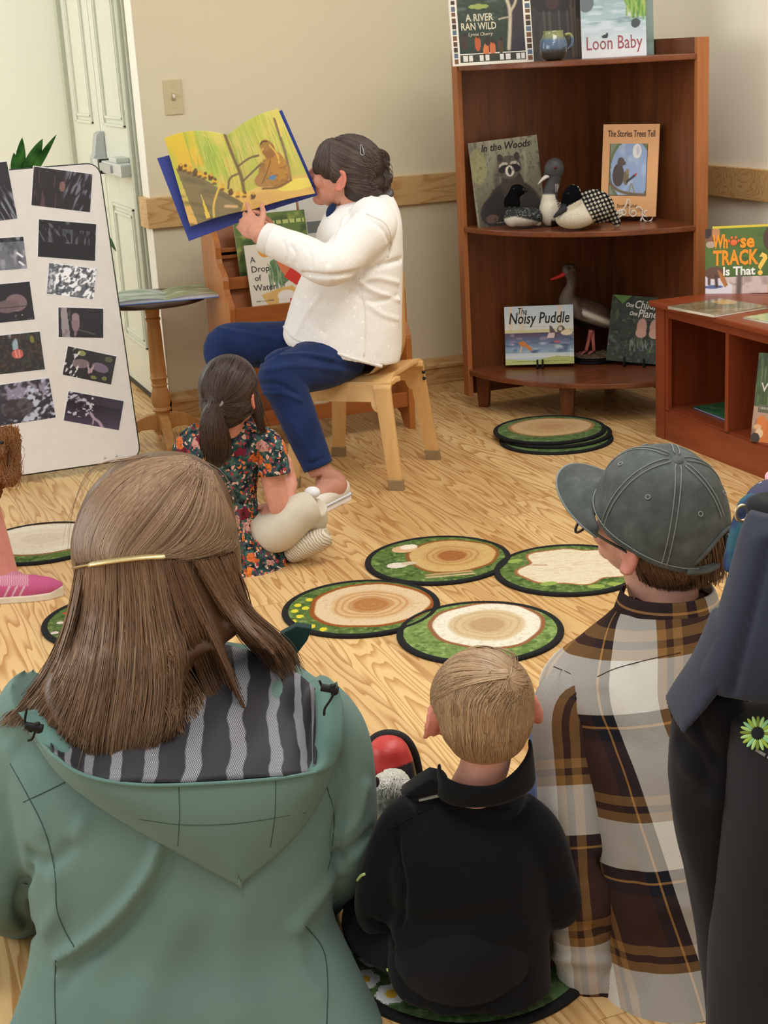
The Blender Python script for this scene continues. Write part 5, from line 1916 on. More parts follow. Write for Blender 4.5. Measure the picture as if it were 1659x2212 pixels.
ellpx(mb, 1234, 426, dC - 0.01, 20, 28, 22, -22)
me = remesh(mb, 0.0035, 3)
def f(P, V):
 U_, W_ = P[:, 0], P[:, 1]
 c = np.ones((len(P), 3)) * s2l((226, 218, 196))
 back = np.clip((U_ - 1254 - 0.55 * (W_ - 430)) / 3, 0, 1) * (W_ < 486)
 ck = np.sin((U_ * 0.9 + W_ * 0.35) * 0.50) * np.sin((W_ * 0.9 - U_ * 0.42) * 0.55)
 bc_ = blendc(np.ones((len(P), 3)) * s2l((34, 34, 36)), (ck - 0.15) * 5, (214, 208, 190))
 c = c * (1 - back[:, None]) + bc_ * back[:, None]
 d = np.hypot((U_ - 1230) / 26, (W_ - 428) / 30)
 head = (1.06 - d) / 0.06 * (W_ < 452 - 0.55 * (U_ - 1215))
 c = blendc(c, head, (14, 15, 20))
 c = blendc(c, ((W_ > 440) & (W_ < 466 - 0.35 * (U_ - 1200)) & (U_ < 1224)) * 1.0, (60, 62, 64))
 return c
colour_mesh(me, f)
link('body', me, M_PLUSH, t, True)
mb = MB()
tubepx(mb, [(1222, 448, dC - 0.03, 7), (1205, 462, dC - 0.035, 5), (1196, 470, dC - 0.035, 2)], 6)
mb.build('beak', plain('dark_plush_beak', (44, 46, 48), 0.8), t, smooth=True)
mb = MB()
ellpx(mb, 1228, 418, dC - 0.062, 2.2, 2.2)
mb.build('eye', plain('bead_eye', (30, 26, 26), 0.15), t, smooth=True)
zb = 0.152
bp0 = onz(1283, 783, zb)
dD = float((bp0 - CPOS) @ FH) + 0.05
bp0 = D(1283, 782, dD)
bp0[2] = zb
t = thing('duck_figure', 'long necked duck figure with red beak and pink legs on a round base', 'figurine', tuple(bp0))
MB().lathe([(0.0001, 0), (0.094, 0), (0.097, 0.004), (0.097, 0.010), (0.090, 0.014), (0.090, 0.018), (0.086, 0.021), (0.0001, 0.021)], 40, bp0, cap=False).build('base', plain('black_base', (18, 17, 17), 0.3), t, smooth=True, ang=0.6)
gv = MB()
rg = np.random.default_rng(5)
gv.lathe([(0.0001, 0.024), (0.06, 0.0235), (0.078, 0.022), (0.082, 0.018)], 30, bp0, cap=False)
for i in range(70):
 a_, r_2 = rg.uniform(0, 6.28), 0.074 * math.sqrt(rg.uniform())
 gv.ell(bp0 + np.array([r_2 * math.cos(a_), r_2 * math.sin(a_), 0.024]), rg.uniform(0.004, 0.009, 3) * np.array([1, 1, 0.7]), None, 8, 5)
gv.build('gravel', plain('tan_gravel', (120, 100, 78), 0.9, var=0.25, scale=90), t, smooth=True)
mb = MB()
mb2 = [(1229, 584, dD, 15), (1236, 600, dD, 12.5), (1234, 618, dD, 12), (1228, 634, dD, 15), (1226, 652, dD, 20), (1240, 668, dD, 26), (1264, 676, dD, 32), (1292, 684, dD, 30), (1318, 693, dD, 20), (1340, 704, dD, 8)]
tubepx(mb, mb2, 40, 18)
ellpx(mb, 1231, 584, dD, 17, 16, 14)
ellpx(mb, 1268, 682, dD, 44, 26, 34, -16)
ellpx(mb, 1240, 664, dD, 24, 26, 24, -30)
me = remesh(mb, 0.004, 4)
def f(P, V):
 U_, W_ = P[:, 0], P[:, 1]
 c = np.ones((len(P), 3)) * s2l((112, 98, 84))
 c = blendc(c, (628 - W_) / 20 * (U_ < 1262), (96, 94, 88))
 c = blendc(c, (U_ - 1240 - 0.3 * (W_ - 650)) / 6 * (W_ < 690), (84, 64, 50))
 n = vnoise(V * np.array([200, 200, 200]), 1)
 c = blendc(c, (n - 0.2) * 0.6, (128, 110, 92))
 wing = np.exp(-((W_ - (676 + 0.40 * (U_ - 1262))) / 5.5) ** 2) * (U_ > 1258) * (U_ < 1318)
 c = blendc(c, wing * 1.4, (222, 214, 196))
 c = blendc(c, (W_ - (684 + 0.34 * (U_ - 1240))) / 4, (20, 19, 20))
 c = blendc(c, (574 - W_) / 3, (60, 50, 44))
 return c
colour_mesh(me, f)
link('body', me, M_CARVED, t, True)
mb = MB()
tubepx(mb, [(1221, 590, dD, 9), (1210, 596, dD, 6.5), (1198, 601, dD, 5), (1189, 604, dD, 2.5)], 8, flat=0.7)
mb.build('beak', plain('red_beak', (190, 52, 40), 0.4), t, smooth=True)
mb = MB()
ellpx(mb, 1229, 580, dD - 0.024, 3, 3)
mb.build('eye', plain('dark_eye_ring', (40, 36, 32), 0.2), t, smooth=True)
for u1, u2 in ((1279, 1283), (1277, 1266)):
 mb = MB()
 tubepx(mb, [(u1, 712, dD + (0.01 if u2 > 1275 else -0.01), 6), ((u1 + u2) / 2, 735, dD, 4), (u2, 758, dD, 4)], 10)
 s = mpp(u2, 758, dD)
 for an in (-0.5, 0, 0.5):
  p0 = D(u2, 758, dD)
  p1 = p0 + (RH * -math.cos(an) + FH * math.sin(an)) * 14 * s
  p1[2] = zb + 0.026
  mb.tube([p0, p1], [0.004, 0.0025], 8)
 mb.build('leg', plain('pink_leg', (206, 118, 106), 0.5), t, smooth=True)
mc = ony(1196, 126, 4.955)
mc[2] = 1.2925
t = thing('pottery_mug', 'round blue and green glazed pottery mug on the top shelf', 'mug', tuple(mc))
pr = [(0.0001, 0.0), (0.026, 0.0), (0.040, 0.010), (0.048, 0.030), (0.049, 0.048), (0.045, 0.068), (0.037, 0.084), (0.034, 0.094), (0.036, 0.100), (0.033, 0.101), (0.031, 0.092), (0.040, 0.068), (0.043, 0.045), (0.036, 0.018), (0.0001, 0.010)]
mb = MB().lathe(pr, 40, mc, cap=False)
me = mb.mesh()
def f(P, V):
 z = V[:, 2] - mc[2] + 0.006 * vnoise(V * 60, 1)
 c = np.ones((len(P), 3)) * s2l((62, 60, 54))
 c = blendc(c, (z - 0.034) / 0.006, (84, 106, 132))
 c = blendc(c, (z - 0.072) / 0.006, (136, 140, 92))
 return c
colour_mesh(me, f)
link('bowl', me, painted('glazed_pottery', 0.12, 0.15, 120, spec=0.5, coat=0.3), t, True)
pts = [mc + RH * x + UP * z for x, z in ((0.040, 0.084), (0.058, 0.086), (0.066, 0.070), (0.063, 0.048), (0.046, 0.032))]
me = MB().tube(smooth_path(pts, 20), 0.006, 10).mesh()
colour_mesh(me, f)
link('handle', me, painted('glazed_pottery'), t, True)
M_LEAF = NT('leaf_green')
_c = M_LEAF.coord()
M_LEAF.base(M_LEAF.ramp(M_LEAF.noise(_c, 22, 3), [(0.3, lin(26, 70, 26)), (0.7, lin(70, 122, 54))]))
M_LEAF.rough(0.4)
M_LEAF = M_LEAF.m
pot = np.array([0.62, 5.86, 0.0])
t = thing('potted_plant', 'leafy green plant showing above the whiteboard beside the door', 'plant', tuple(pot))
MB().lathe([(0.0001, 0), (0.10, 0), (0.13, 0.22), (0.14, 0.23), (0.14, 0.25), (0.125, 0.25), (0.12, 0.22), (0.0001, 0.22)], 32, pot, cap=False).build('pot', plain('terracotta', (150, 96, 70), 0.8), t, smooth=True, ang=0.6)
dP = float((pot - CPOS) @ FH)
def leaf(base, tip, wid, droop, side):
 b, tpt = np.array(base), np.array(tip)
 n = 12
 ax = tpt - b
 sd = nrm(side - ax * (side @ ax) / (ax @ ax))
 nn = nrm(np.cross(ax, sd))
 V, F = [], []
 for i in range(n + 1):
  x = i / n
  c = b + ax * x - UP * droop * x * x + nn * 0.01 * math.sin(3 * x)
  w_ = wid * (math.sin(math.pi * x ** 0.8) ** 0.8 if 0 < x < 1 else 0.01)
  for s in (-1, 0, 1):
   V.append(c + sd * w_ * s + nn * 0.15 * w_ * abs(s))
 for i in range(n):
  for s in (0, 1):
   k = 3 * i + s
   F.append((k, k + 1, k + 4, k + 3))
 V2 = [v - nn * 0.0008 for v in V]
 m = len(V)
 F2 = [tuple(m + i for i in f[::-1]) for f in F]
 return np.array(V + V2), F + F2
stems = MB()
LV = [((42, 395), (48, 297), 0.020, 0.0), ((50, 400), (92, 300), 0.026, 0.0), ((60, 395), (122, 291), 0.014, 0.0), ((40, 400), (30, 330), 0.02, 0.0), ((215, 500), (250, 532), 0.012, 0.02), ((150, 450), (190, 480), 0.03, 0.03), ((20, 420), (-30, 380), 0.03, 0.03), ((120, 470), (60, 520), 0.03, 0.04)]
for b_, e_, wd, dr in LV:
 B3, E3 = D(*b_, dP), D(*e_, dP - 0.02)
 V, F = leaf(B3, E3, wd, dr, RH + FH * 0.3)
 MB().add(V, F).build('leaf', M_LEAF, t, smooth=True)
 stems.tube(smooth_path([pot + UP * 0.22, (pot + UP * 0.6) * 0.5 + B3 * 0.5 - UP * 0.08, B3], 14), 0.004, 8)
stems.build('stems', M_LEAF, t, smooth=True)
def mat_skin(name, rgb, red=(206, 110, 96)):
 k = NT(name)
 at = k.n('ShaderNodeAttribute', attribute_name='art')
 nz = k.noise(k.coord(), 60, 4, 0.6)
 v = k.ramp(nz, [(0.3, (0.90, 0.86, 0.85)), (0.7, (1.02, 1.02, 1.02))])
 k.base(k.mix(1.0, at.outputs['Color'], v, 'MULTIPLY'))
 k.rough(0.48)
 k.b.inputs['Subsurface Weight'].default_value = 0.12
 k.b.inputs['Subsurface Radius'].default_value = (0.012, 0.005, 0.003)
 k.bump(k.noise(k.coord(), 700, 2), 0.08, 0.0008)
 return k.m
M_SKIN = mat_skin('skin', (214, 160, 138))
def mat_hair(name):
 k = NT(name)
 at = k.n('ShaderNodeAttribute', attribute_name='art')
 k.base(at.outputs['Color'])
 k.rough(0.36)
 k.b.inputs['Specular IOR Level'].default_value = 0.45
 return k.m
M_HAIR = mat_hair('hair_strands')
class Local:
 """a frame: forward, left, up"""
 def __init__(self, C, fwd, up, s=1.0):
  self.C = np.asarray(C, float)
  self.F = nrm(fwd)
  self.L = nrm(np.cross(np.asarray(up, float), self.F))
  self.U = np.cross(self.F, self.L)
  self.s = s
 def p(self, l, f, u):
  return self.C + (self.L * l + self.F * f + self.U * u) * self.s
 def M(self):
  return np.stack([self.L, self.F, self.U], 1)
 def loc(self, V):
  q = (np.asarray(V) - self.C) / self.s
  return q @ self.M()
def add_head(mb, h, ears=True, nose=1.0, ex=0.0, wd=1.0):
 """head in frame h, s = head height; F is the way the face looks"""
 M, s = h.M(), h.s
 def e(c, r, Mx=None):
  mb.ell(h.p(*c), np.array(r) * s * np.array([wd, 1, 1]), M if Mx is None else Mx, 24, 16)
 e((0, -0.03, 0.10), (0.345, 0.43, 0.395))
 e((0, 0.11, -0.19), (0.265, 0.29, 0.30))
 e((0, 0.05, -0.10), (0.315, 0.36, 0.30))
 e((0, 0.27, -0.42), (0.125, 0.11, 0.085))
 e((0, 0.33, 0.10), (0.22, 0.09, 0.07))
 for x in (-1, 1):
  e((x * 0.17, 0.26, -0.14), (0.12, 0.12, 0.12))
 mb.tube([h.p(0, 0.36, 0.05), h.p(0, 0.42, -0.03), h.p(0, 0.49 * nose, -0.125), h.p(0, 0.41, -0.165)], np.array([0.035, 0.042, 0.055, 0.035]) * s, 12)
 for x in (-1, 1):
  e((x * 0.05, 0.41, -0.14), (0.04, 0.05, 0.035))
 e((0, 0.375, -0.25), (0.095, 0.06, 0.024))
 e((0, 0.37, -0.295), (0.085, 0.06, 0.026))
 if ears:
  for x in (-1, 1):
   t = math.radians(22) * x
   Me = M @ np.array([[math.cos(t), -math.sin(t), 0], [math.sin(t), math.cos(t), 0], [0, 0, 1.0]])
   pts = [h.p(x * (0.345 + ex + (0.045 + ex * 0.8) * math.sin(a * 0.5 + 0.4)), -0.035 - 0.075 * math.sin(a), -0.06 + 0.125 * math.cos(a)) for a in np.linspace(-0.5, 3.5, 14)]
   mb.tube(pts, 0.026 * s, 8)
   mb.ell(h.p(x * (0.345 + ex), -0.045, -0.07), np.array([0.03, 0.082, 0.122]) * s, Me, 14, 10)
   mb.ell(h.p(x * (0.35 + ex), -0.01, -0.18), np.array([0.028, 0.035, 0.04]) * s, Me, 12, 8)
def head_colour(c, h, V, skin, lips=(176, 92, 84), flush=0.35):
 q = h.loc(V)
 m = np.exp(-((np.abs(q[:, 0]) - 0.19) / 0.10) ** 2 - ((q[:, 2] + 0.14) / 0.11) ** 2) * (q[:, 1] > 0.1)
 c = blendc(c, m * flush, (206, 112, 96))
 m = (np.abs(q[:, 0]) > 0.33) & (np.abs(q[:, 2]) < 0.28) & (q[:, 1] < 0.1)
 c = blendc(c, m * 0.45, (210, 104, 88))
 m = np.exp(-((q[:, 1] - 0.47) / 0.06) ** 2 - ((q[:, 2] + 0.12) / 0.06) ** 2)
 c = blendc(c, m * 0.4, (206, 104, 90))
 m = ((np.abs(q[:, 0]) < 0.10) & (q[:, 1] > 0.36) & (np.abs(q[:, 2] + 0.272) < 0.036)) * 1.0
 c = blendc(c, m * 0.7, lips)
 m = ((np.abs(np.abs(q[:, 0]) - 0.15) < 0.09) & (q[:, 1] > 0.28) & (np.abs(q[:, 2] - 0.115) < 0.022)) * 0.6
 return blendc(c, m, (80, 58, 44))
def add_eyes(h, root):
 for x in (-1, 1):
  mb = MB().ell(h.p(x * 0.145, 0.335, 0.02), 0.058 * h.s, h.M(), 16, 10)
  me = mb.mesh()
  q = h.loc(getco(me)) - np.array([x * 0.145, 0.335, 0.02])
  d = np.hypot(q[:, 0], q[:, 2]) / 0.058
  c = np.ones((len(q), 3)) * s2l((232, 228, 220))
  c = blendc(c, ((d < 0.5) & (q[:, 1] > 0)) * 1.0, (84, 66, 50))
  c = blendc(c, ((d < 0.25) & (q[:, 1] > 0)) * 1.0, (12, 10, 10))
  put_vcol(me, c)
  link('eye', me, painted('eyeball', 0.1, spec=0.5), root, True)
def add_hand(mb, wrist, direc, normal, s=1.0, curl=0.5, spread=0.12, thumb=1, curls=None, tcurl=0.4):
 """palm and five fingers. direc: wrist to knuckles; normal: out of the palm; thumb: +1/-1 side along cross(direc, normal)"""
 d = nrm(direc)
 n = nrm(np.asarray(normal, float) - d * (np.asarray(normal, float) @ d))
 w = np.cross(d, n) * thumb
 W = np.asarray(wrist, float)
 L = 0.185 * s
 pl = 0.50 * L
 M = np.stack([w, d, n], 1)
 mb.ell(W + d * pl * 0.52, (0.040 * s, pl * 0.62, 0.0145 * s), M, 16, 10)
 mb.ell(W + d * pl * 0.80, (0.040 * s, pl * 0.26, 0.0135 * s), M, 16, 10)
 mb.ell(W + d * pl * 0.40 + w * 0.022 * s + n * 0.004 * s, (0.020 * s, pl * 0.42, 0.015 * s), M, 12, 8)
 mb.tube([W - d * 0.02 * s, W + d * pl * 0.35], [0.026 * s, 0.024 * s], 12)
 lens = [0.072, 0.080, 0.074, 0.058]
 for i, ln in enumerate(lens):
  off = 0.028 - 0.0187 * i
  c = (curls[i] if curls is not None else curl)
  a = spread * (1.2 - i * 0.8)
  base = W + d * pl * (0.93 - 0.05 * abs(i - 1.2)) + w * off * s
  dr = nrm(d + w * a * 0.6)
  pts = [base - dr * 0.016 * s, base]
  ang = 0.15 * c
  for k, fr in enumerate((0.45, 0.30, 0.25)):
   ang += c * (0.75, 0.95, 0.7)[k] * (0.55 if k == 0 else 1)
   pts.append(pts[-1] + (dr * math.cos(ang) + n * math.sin(ang)) * ln * s * fr)
  r = (0.0088 - 0.0006 * (i == 3)) * s
  P = smooth_path(pts, 14)
  mb.tube(P, np.linspace(r * 1.06, r * 0.78, len(P)), 10)
  mb.ell(P[-1], r * 0.80, None, 10, 7)
 base = W + d * pl * 0.28 + w * 0.032 * s + n * 0.004 * s
 t1 = nrm(d * 0.72 + w * 0.70 + n * 0.25 * tcurl)
 p1 = base + t1 * 0.036 * s
 t2 = nrm(d * 0.92 + w * (0.42 - 0.3 * tcurl) + n * 0.5 * tcurl)
 p2 = p1 + t2 * 0.030 * s
 p3 = p2 + nrm(t2 + n * 0.5 * tcurl) * 0.024 * s
 P = smooth_path([base - t1 * 0.012 * s, base, p1, p2, p3], 14)
 mb.tube(P, np.linspace(0.0125, 0.0078, len(P)) * s, 10)
 mb.ell(P[-1], 0.0080 * s, None, 10, 7)
def limb(mb, pts, rad, n=None, seg=16, flat=None):
 P = smooth_path(np.c_[np.asarray(pts, float), np.asarray(rad, float)], n or 7 * len(pts))
 return mb.tube(P[:, :3], P[:, 3], seg, True, flat)
def skin_mesh(mb, h, tone, voxel=0.005, smooth=4, flush=0.35, extra=None):
 me = remesh(mb, voxel, smooth)
 V = getco(me)
 c = np.ones((len(V), 3)) * s2l(tone)
 c = head_colour(c, h, V, tone, flush=flush)
 if extra is not None:
  c = extra(c, V)
 put_vcol(me, c)
 return me
def strands(name, guides, bvh, n, width, root, cols, off=(0.001, 0.006), jit=5.0, K=14, taper=0.35, seed=1, tend=(0.78, 1.0), tstart=(0.0, 0.0), depth=None, wav=0.0, dark_tip=0.0, label=None, clump=0, clip=False):
 """hair locks along guide curves (photo pixels), laid on the surface under them"""
 rg = np.random.default_rng(seed)
 G = [smooth_path(g, K) for g in guides]
 allV, allF, allC = [], [], []
 base = 0
 cols = [s2l(c) for c in cols]
 mean_c = np.mean(cols, axis=0)
 centers = rg.uniform(0, len(G) - 1, clump) if clump else None
 for _ in range(n):
  if clump and rg.uniform() < 0.75:
   s = float(np.clip(centers[rg.integers(clump)] + rg.normal(0, 0.035), 0, len(G) - 1 - 1e-6))
  else:
   s = rg.uniform(0, len(G) - 1 - 1e-6)
  i = int(s)
  f = s - i
  t0 = rg.uniform(*tstart)
  t1 = rg.uniform(*tend)
  tt = np.linspace(t0, t1, K) * (K - 1)
  g = G[i] * (1 - f) + G[i + 1] * f
  px = np.stack([np.interp(tt, np.arange(K), g[:, 0]), np.interp(tt, np.arange(K), g[:, 1])], 1)
  ph = rg.uniform(0, 6.28)
  amp = rg.normal(0, jit)
  ts = np.linspace(0, 1, K)
  px[:, 0] += amp * (0.35 + 0.65 * ts) + wav * np.sin(ts * rg.uniform(3, 8) + ph)
  px[:, 1] += rg.normal(0, jit * 0.5)
  o = rg.uniform(*off)
  P = np.full((K, 3), np.nan)
  dep = np.full(K, np.nan)
  for k in range(K):
   r = bvh.ray_cast(Vector(CPOS), Vector(ray(*px[k])))
   if r[0] is not None:
    q = np.array(r[0])
    dep[k] = (q - CPOS) @ FH - o
  ok = ~np.isnan(dep)
  if clip and ok.sum() < 3:
   continue
  if clip:
   last = np.where(ok)[0][-1]
   first = np.where(ok)[0][0]
   tt = np.linspace(first, last, K)
   px = np.stack([np.interp(tt, np.arange(K), px[:, 0]), np.interp(tt, np.arange(K), px[:, 1])], 1)
   dd_ = np.interp(tt, np.where(ok)[0], dep[ok])
   dep, ok = dd_, np.ones(K, bool)
  if ok.sum() < 2:
   if depth is None:
    continue
   dep[:] = depth
  else:
   dep = np.interp(np.arange(K), np.where(ok)[0], dep[ok])
   dep = np.convolve(np.r_[dep[0], dep[0], dep, dep[-1], dep[-1]], np.array([1, 2, 3, 2, 1]) / 9.0, 'valid')
   dep = np.minimum(dep, np.where(ok, np.interp(np.arange(K), np.where(ok)[0], dep[ok]), dep) + 0.002)
  for k in range(K):
   P[k] = D(px[k, 0], px[k, 1], dep[k])
  w = width * rg.uniform(0.6, 1.3) * (1 - (1 - taper) * ts ** 2)
  T = np.gradient(P, axis=0)
  T /= np.linalg.norm(T, axis=1)[:, None] + 1e-9
  vw = nrm(P[K // 2] - CPOS)
  S = np.cross(T, vw)
  S /= np.linalg.norm(S, axis=1)[:, None] + 1e-9
  Nn = np.cross(S, T)
  Nn *= np.sign(-(Nn @ vw))[:, None]
  V = np.stack([P - S * w[:, None], P + Nn * w[:, None] * 0.6, P + S * w[:, None], P - Nn * w[:, None] * 0.3], 1).reshape(-1, 3)
  a = np.arange(K - 1)[:, None] * 4 + base
  Fq = np.concatenate([np.stack([a[:, 0] + j, a[:, 0] + (j + 1) % 4, a[:, 0] + 4 + (j + 1) % 4, a[:, 0] + 4 + j], 1) for j in range(4)])
  ca, cb = cols[rg.integers(len(cols))], cols[rg.integers(len(cols))]
  m = rg.uniform(0, 1)
  c = ca * m + cb * (1 - m)
  band = 0.5 + 0.5 * math.sin(s * 9.0 + seed) * math.sin(s * 23.0 + 2 * seed + 1)
  lo, hi = cols[-1], cols[0]
  c = 0.5 * c + 0.5 * (mean_c * (0.72 + 0.6 * band))
  c = c * rg.uniform(0.85, 1.12)
  cc = np.repeat(np.outer(1 - dark_tip * ts, c), 4, axis=0)
  allV.append(V)
  allF.append(Fq)
  allC.append(cc)
  base += len(V)
 if not allV:
  return None
 me = mesh_np(name, np.concatenate(allV), np.concatenate(allF))
 put_vcol(me, np.concatenate(allC))
 return link(name, me, M_HAIR, root, True, label=label)
def patch(name, top, bot, ns, nt, bvh, off, mat, root, thick=0.003, dfall=2.0, fn=None, uv=False, tbl=None):
 """cloth panel between two pixel curves, laid over the surface under it; off(s, t) lifts it towards the room"""
 A, B = smooth_path(top, ns), smooth_path(bot, ns)
 V, UVs = [], []
 for i in range(ns):
  for j in range(nt):
   s, t = i / (ns - 1), j / (nt - 1)
   q = A[i] * (1 - t) + B[i] * t
   if fn is not None:
    q = q + np.array(fn(s, t))
   h = bvh.ray_cast(Vector(CPOS), Vector(ray(*q)))
   dd = dfall if h[0] is None else float((np.array(h[0]) - CPOS) @ FH)
   V.append([q[0], q[1], dd, off(s, t)])
   UVs.append((s, t))
 V = np.array(V)
 Z = V[:, 2].reshape(ns, nt)
 for _ in range(3):
  Zp = np.pad(Z, 1, mode='edge')
  Z = (Zp[1:-1, 1:-1] * 2 + Zp[:-2, 1:-1] + Zp[2:, 1:-1] + Zp[1:-1, :-2] + Zp[1:-1, 2:]) / 6
 Z = np.minimum(Z.ravel(), V[:, 2] + 0.004)
 P = np.array([D(u, v, z - o) for (u, v, _, o), z in zip(V, Z)])
 F = [(i * nt + j, i * nt + j + 1, (i + 1) * nt + j + 1, (i + 1) * nt + j) for i in range(ns - 1) for j in range(nt - 1)]
 me = mesh_np(name, P, np.array(F))
 if uv:
  l = me.uv_layers.new(name='uv')
  dat = np.array([UVs[i] for f in F for i in f], np.float32)
  l.data.foreach_set('uv', dat.ravel())
 me = modified(me, [('SOLIDIFY', dict(thickness=thick, offset=0.0))])
 return link(name, me, mat, root, True)
def surf(bvh, u, v, d, lift=0.0):
 h = bvh.ray_cast(Vector(CPOS), Vector(ray(u, v)))
 dd = d if h[0] is None else float((np.array(h[0]) - CPOS) @ FH)
 return D(u, v, dd - lift)
def surf_path(bvh, pts, d, lift=0.0015, n=None):
 pp = smooth_path(pts, n or 6 * len(pts)) if len(pts) > 2 else np.linspace(pts[0], pts[1], n or 14)
 P = np.array([surf(bvh, u, v, d, lift) for u, v in pp])
 if len(P) > 4:
  Q = P.copy()
  Q[1:-1] = (P[:-2] + 2 * P[1:-1] + P[2:]) / 4
  P = Q
 return P
def join_bvh(*mes):
 V, F, n = [], [], 0
 for m in mes:
  c = getco(m)
  V.append(c)
  F += [tuple(i + n for i in p.vertices) for p in m.polygons]
  n += len(c)
 V = np.concatenate(V)
 return BVHTree.FromPolygons([tuple(v) for v in V], F)
def cloth(mb, voxel, smooth, lines=(), crumple=0.0, cs=18.0, seed=3):
 me = remesh(mb, voxel, smooth)
 if crumple:
  V, N = getco(me), getno(me)
  setco(me, V + N * (crumple * fbm(V * cs, seed, 3))[:, None])
 if lines:
  folds(me, lines)
 return me
def tuck(body, cloths, keep, gap=0.006, reach=0.05):
 """draw the skin in under the clothes that cover it; keep: (centre, radius) left alone"""
 me = body.data
 m = full_matrix(body)
 V = getco(me)
 Mx = np.array(m)
 Vw = V @ Mx[:3, :3].T + Mx[:3, 3]
 inv = np.array(m.inverted())
 ok = np.ones(len(V), bool)
 for c, r in keep:
  ok &= np.linalg.norm(Vw - np.asarray(c), axis=1) > r
 bvs = []
 for o in cloths:
  cm = o.data.copy()
  cm.transform(full_matrix(o))
  bvs.append(bvh_of(cm))
 for i in np.where(ok)[0]:
  best = None
  for bv in bvs:
   r = bv.find_nearest(Vector(Vw[i]), 0.3)
   if r[0] is None:
    continue
   s = (Vector(Vw[i]) - r[0]).dot(r[1])
   if s < -gap * 0.8:
    best = None
    break
   if r[3] < reach and (best is None or r[3] < best[1]):
    best = (r, r[3])
  if best:
   Vw[i] = np.array(best[0][0] - best[0][1] * gap)
 setco(me, Vw @ inv[:3, :3].T + inv[:3, 3])
M_TEAL = fabric('sage_teal_jacket', (113, 140, 130), (104, 130, 121), 1100, 0.85, 0.12, scale=7)
M_TEAL_IN = fabric('sage_teal_facing', (106, 140, 131), (98, 130, 120), 1100, 0.8, 0.12, scale=7)
M_SEAM = plain('dark_seam', (58, 80, 74), 0.9)
M_CORD = plain('black_cord', (20, 22, 22), 0.6)
def mat_lining():
 k = NT('striped_mesh_lining')
 uv = k.n('ShaderNodeUVMap', uv_map='uv').outputs[0]
 sp = k.n('ShaderNodeSeparateXYZ')
 k.l(uv, sp.inputs[0])
 s, t = sp.outputs[0], sp.outputs[1]
 wob = k.noise(uv, 3.0, 2)
 st = k.math('FRACT', k.math('ADD', k.math('MULTIPLY', s, 10.0), k.math('MULTIPLY', wob, 0.6)))
 band = k.ramp(st, [(0.0, (0, 0, 0)), (0.44, (0, 0, 0)), (0.48, (1, 1, 1)), (0.80, (1, 1, 1)), (0.84, (0, 0, 0))])
 zz = k.math('PINGPONG', k.math('MULTIPLY', t, 60.0), 1.0)
 z2 = k.math('FRACT', k.math('ADD', k.math('MULTIPLY', s, 190.0), k.math('MULTIPLY', zz, 0.9)))
 zig = k.math('GREATER_THAN', z2, 0.5)
 f = k.math('MULTIPLY', band, k.math('ADD', k.math('MULTIPLY', zig, 0.75), 0.18))
 k.base(k.mix(f, lin(48, 47, 50), lin(168, 168, 174)))
 k.rough(0.6)
 return k.m
M_LINING = mat_lining()
wm = thing('person', 'woman seated on the floor with long brown hair, gold barrette and sage green hooded jacket', 'person', tuple(onz(400, 2225, 0)), 0, None)
WF = nrm(FH * 0.92 + RH * 0.30)
wh = Local(D(335, 1150, 2.13), nrm(WF + UP * 0.05), nrm(UP + FH * 0.05), 0.215)
mb = MB()
add_head(mb, wh)
nk = wh.p(0, -0.05, -0.25)
hip = np.array([0.36, 2.06, 0.10])
che = D(385, 1640, 2.06)
limb(mb, [nk, nk - UP * 0.08 - FH * 0.01, che + UP * 0.06], [0.052, 0.054, 0.07])
limb(mb, [che + UP * 0.06, che - UP * 0.06, (che + hip) / 2 - UP * 0.02, hip + UP * 0.05, hip], [0.085, 0.105, 0.105, 0.12, 0.10], flat=0.8)
shL, shR = D(95, 1580, 2.07), D(690, 1570, 2.06)
elL, elR = D(-20, 1900, 2.03), D(735, 1880, 2.06)
wrL, wrR = D(90, 1990, 2.35), D(600, 1990, 2.36)
for sh, el, wr, tn in ((shL, elL, wrL, 1), (shR, elR, wrR, -1)):
 limb(mb, [che + UP * 0.04, sh, (sh + el) / 2, el, (el + wr) / 2, wr], [0.06, 0.052, 0.044, 0.036, 0.034, 0.025])
 add_hand(mb, wr, nrm(FH + RH * 0.5 * tn), -UP, 0.92, 0.5, thumb=tn)
for sgn in (-1, 1):
 kn = hip + RH * 0.22 * sgn + FH * 0.34 + UP * 0.03
 an = hip - RH * 0.05 * sgn + FH * 0.42 - UP * 0.045
 limb(mb, [hip + RH * 0.08 * sgn, hip + RH * 0.15 * sgn + FH * 0.17, kn, (kn + an) / 2, an], [0.085, 0.078, 0.056, 0.05, 0.035])
 limb(mb, [an, an - RH * 0.10 * sgn + FH * 0.04, an - RH * 0.17 * sgn + FH * 0.05], [0.034, 0.034, 0.022])
wbody = link('body', skin_mesh(mb, wh, (222, 172, 150), 0.006, 3), M_SKIN, wm, True)
add_eyes(wh, wm)
mb = MB()
for sgn in (-1, 1):
 kn = hip + RH * 0.22 * sgn + FH * 0.34 + UP * 0.03
 an = hip - RH * 0.05 * sgn + FH * 0.42 - UP * 0.045
 limb(mb, [hip + RH * 0.08 * sgn, hip + RH * 0.15 * sgn + FH * 0.17, kn, (kn + an) / 2, an], [0.092, 0.086, 0.066, 0.06, 0.05])
wtr = link('trousers', cloth(mb, 0.008, 3), fabric('dark_grey_trousers', (48, 50, 56)), wm, True)
mb = MB()
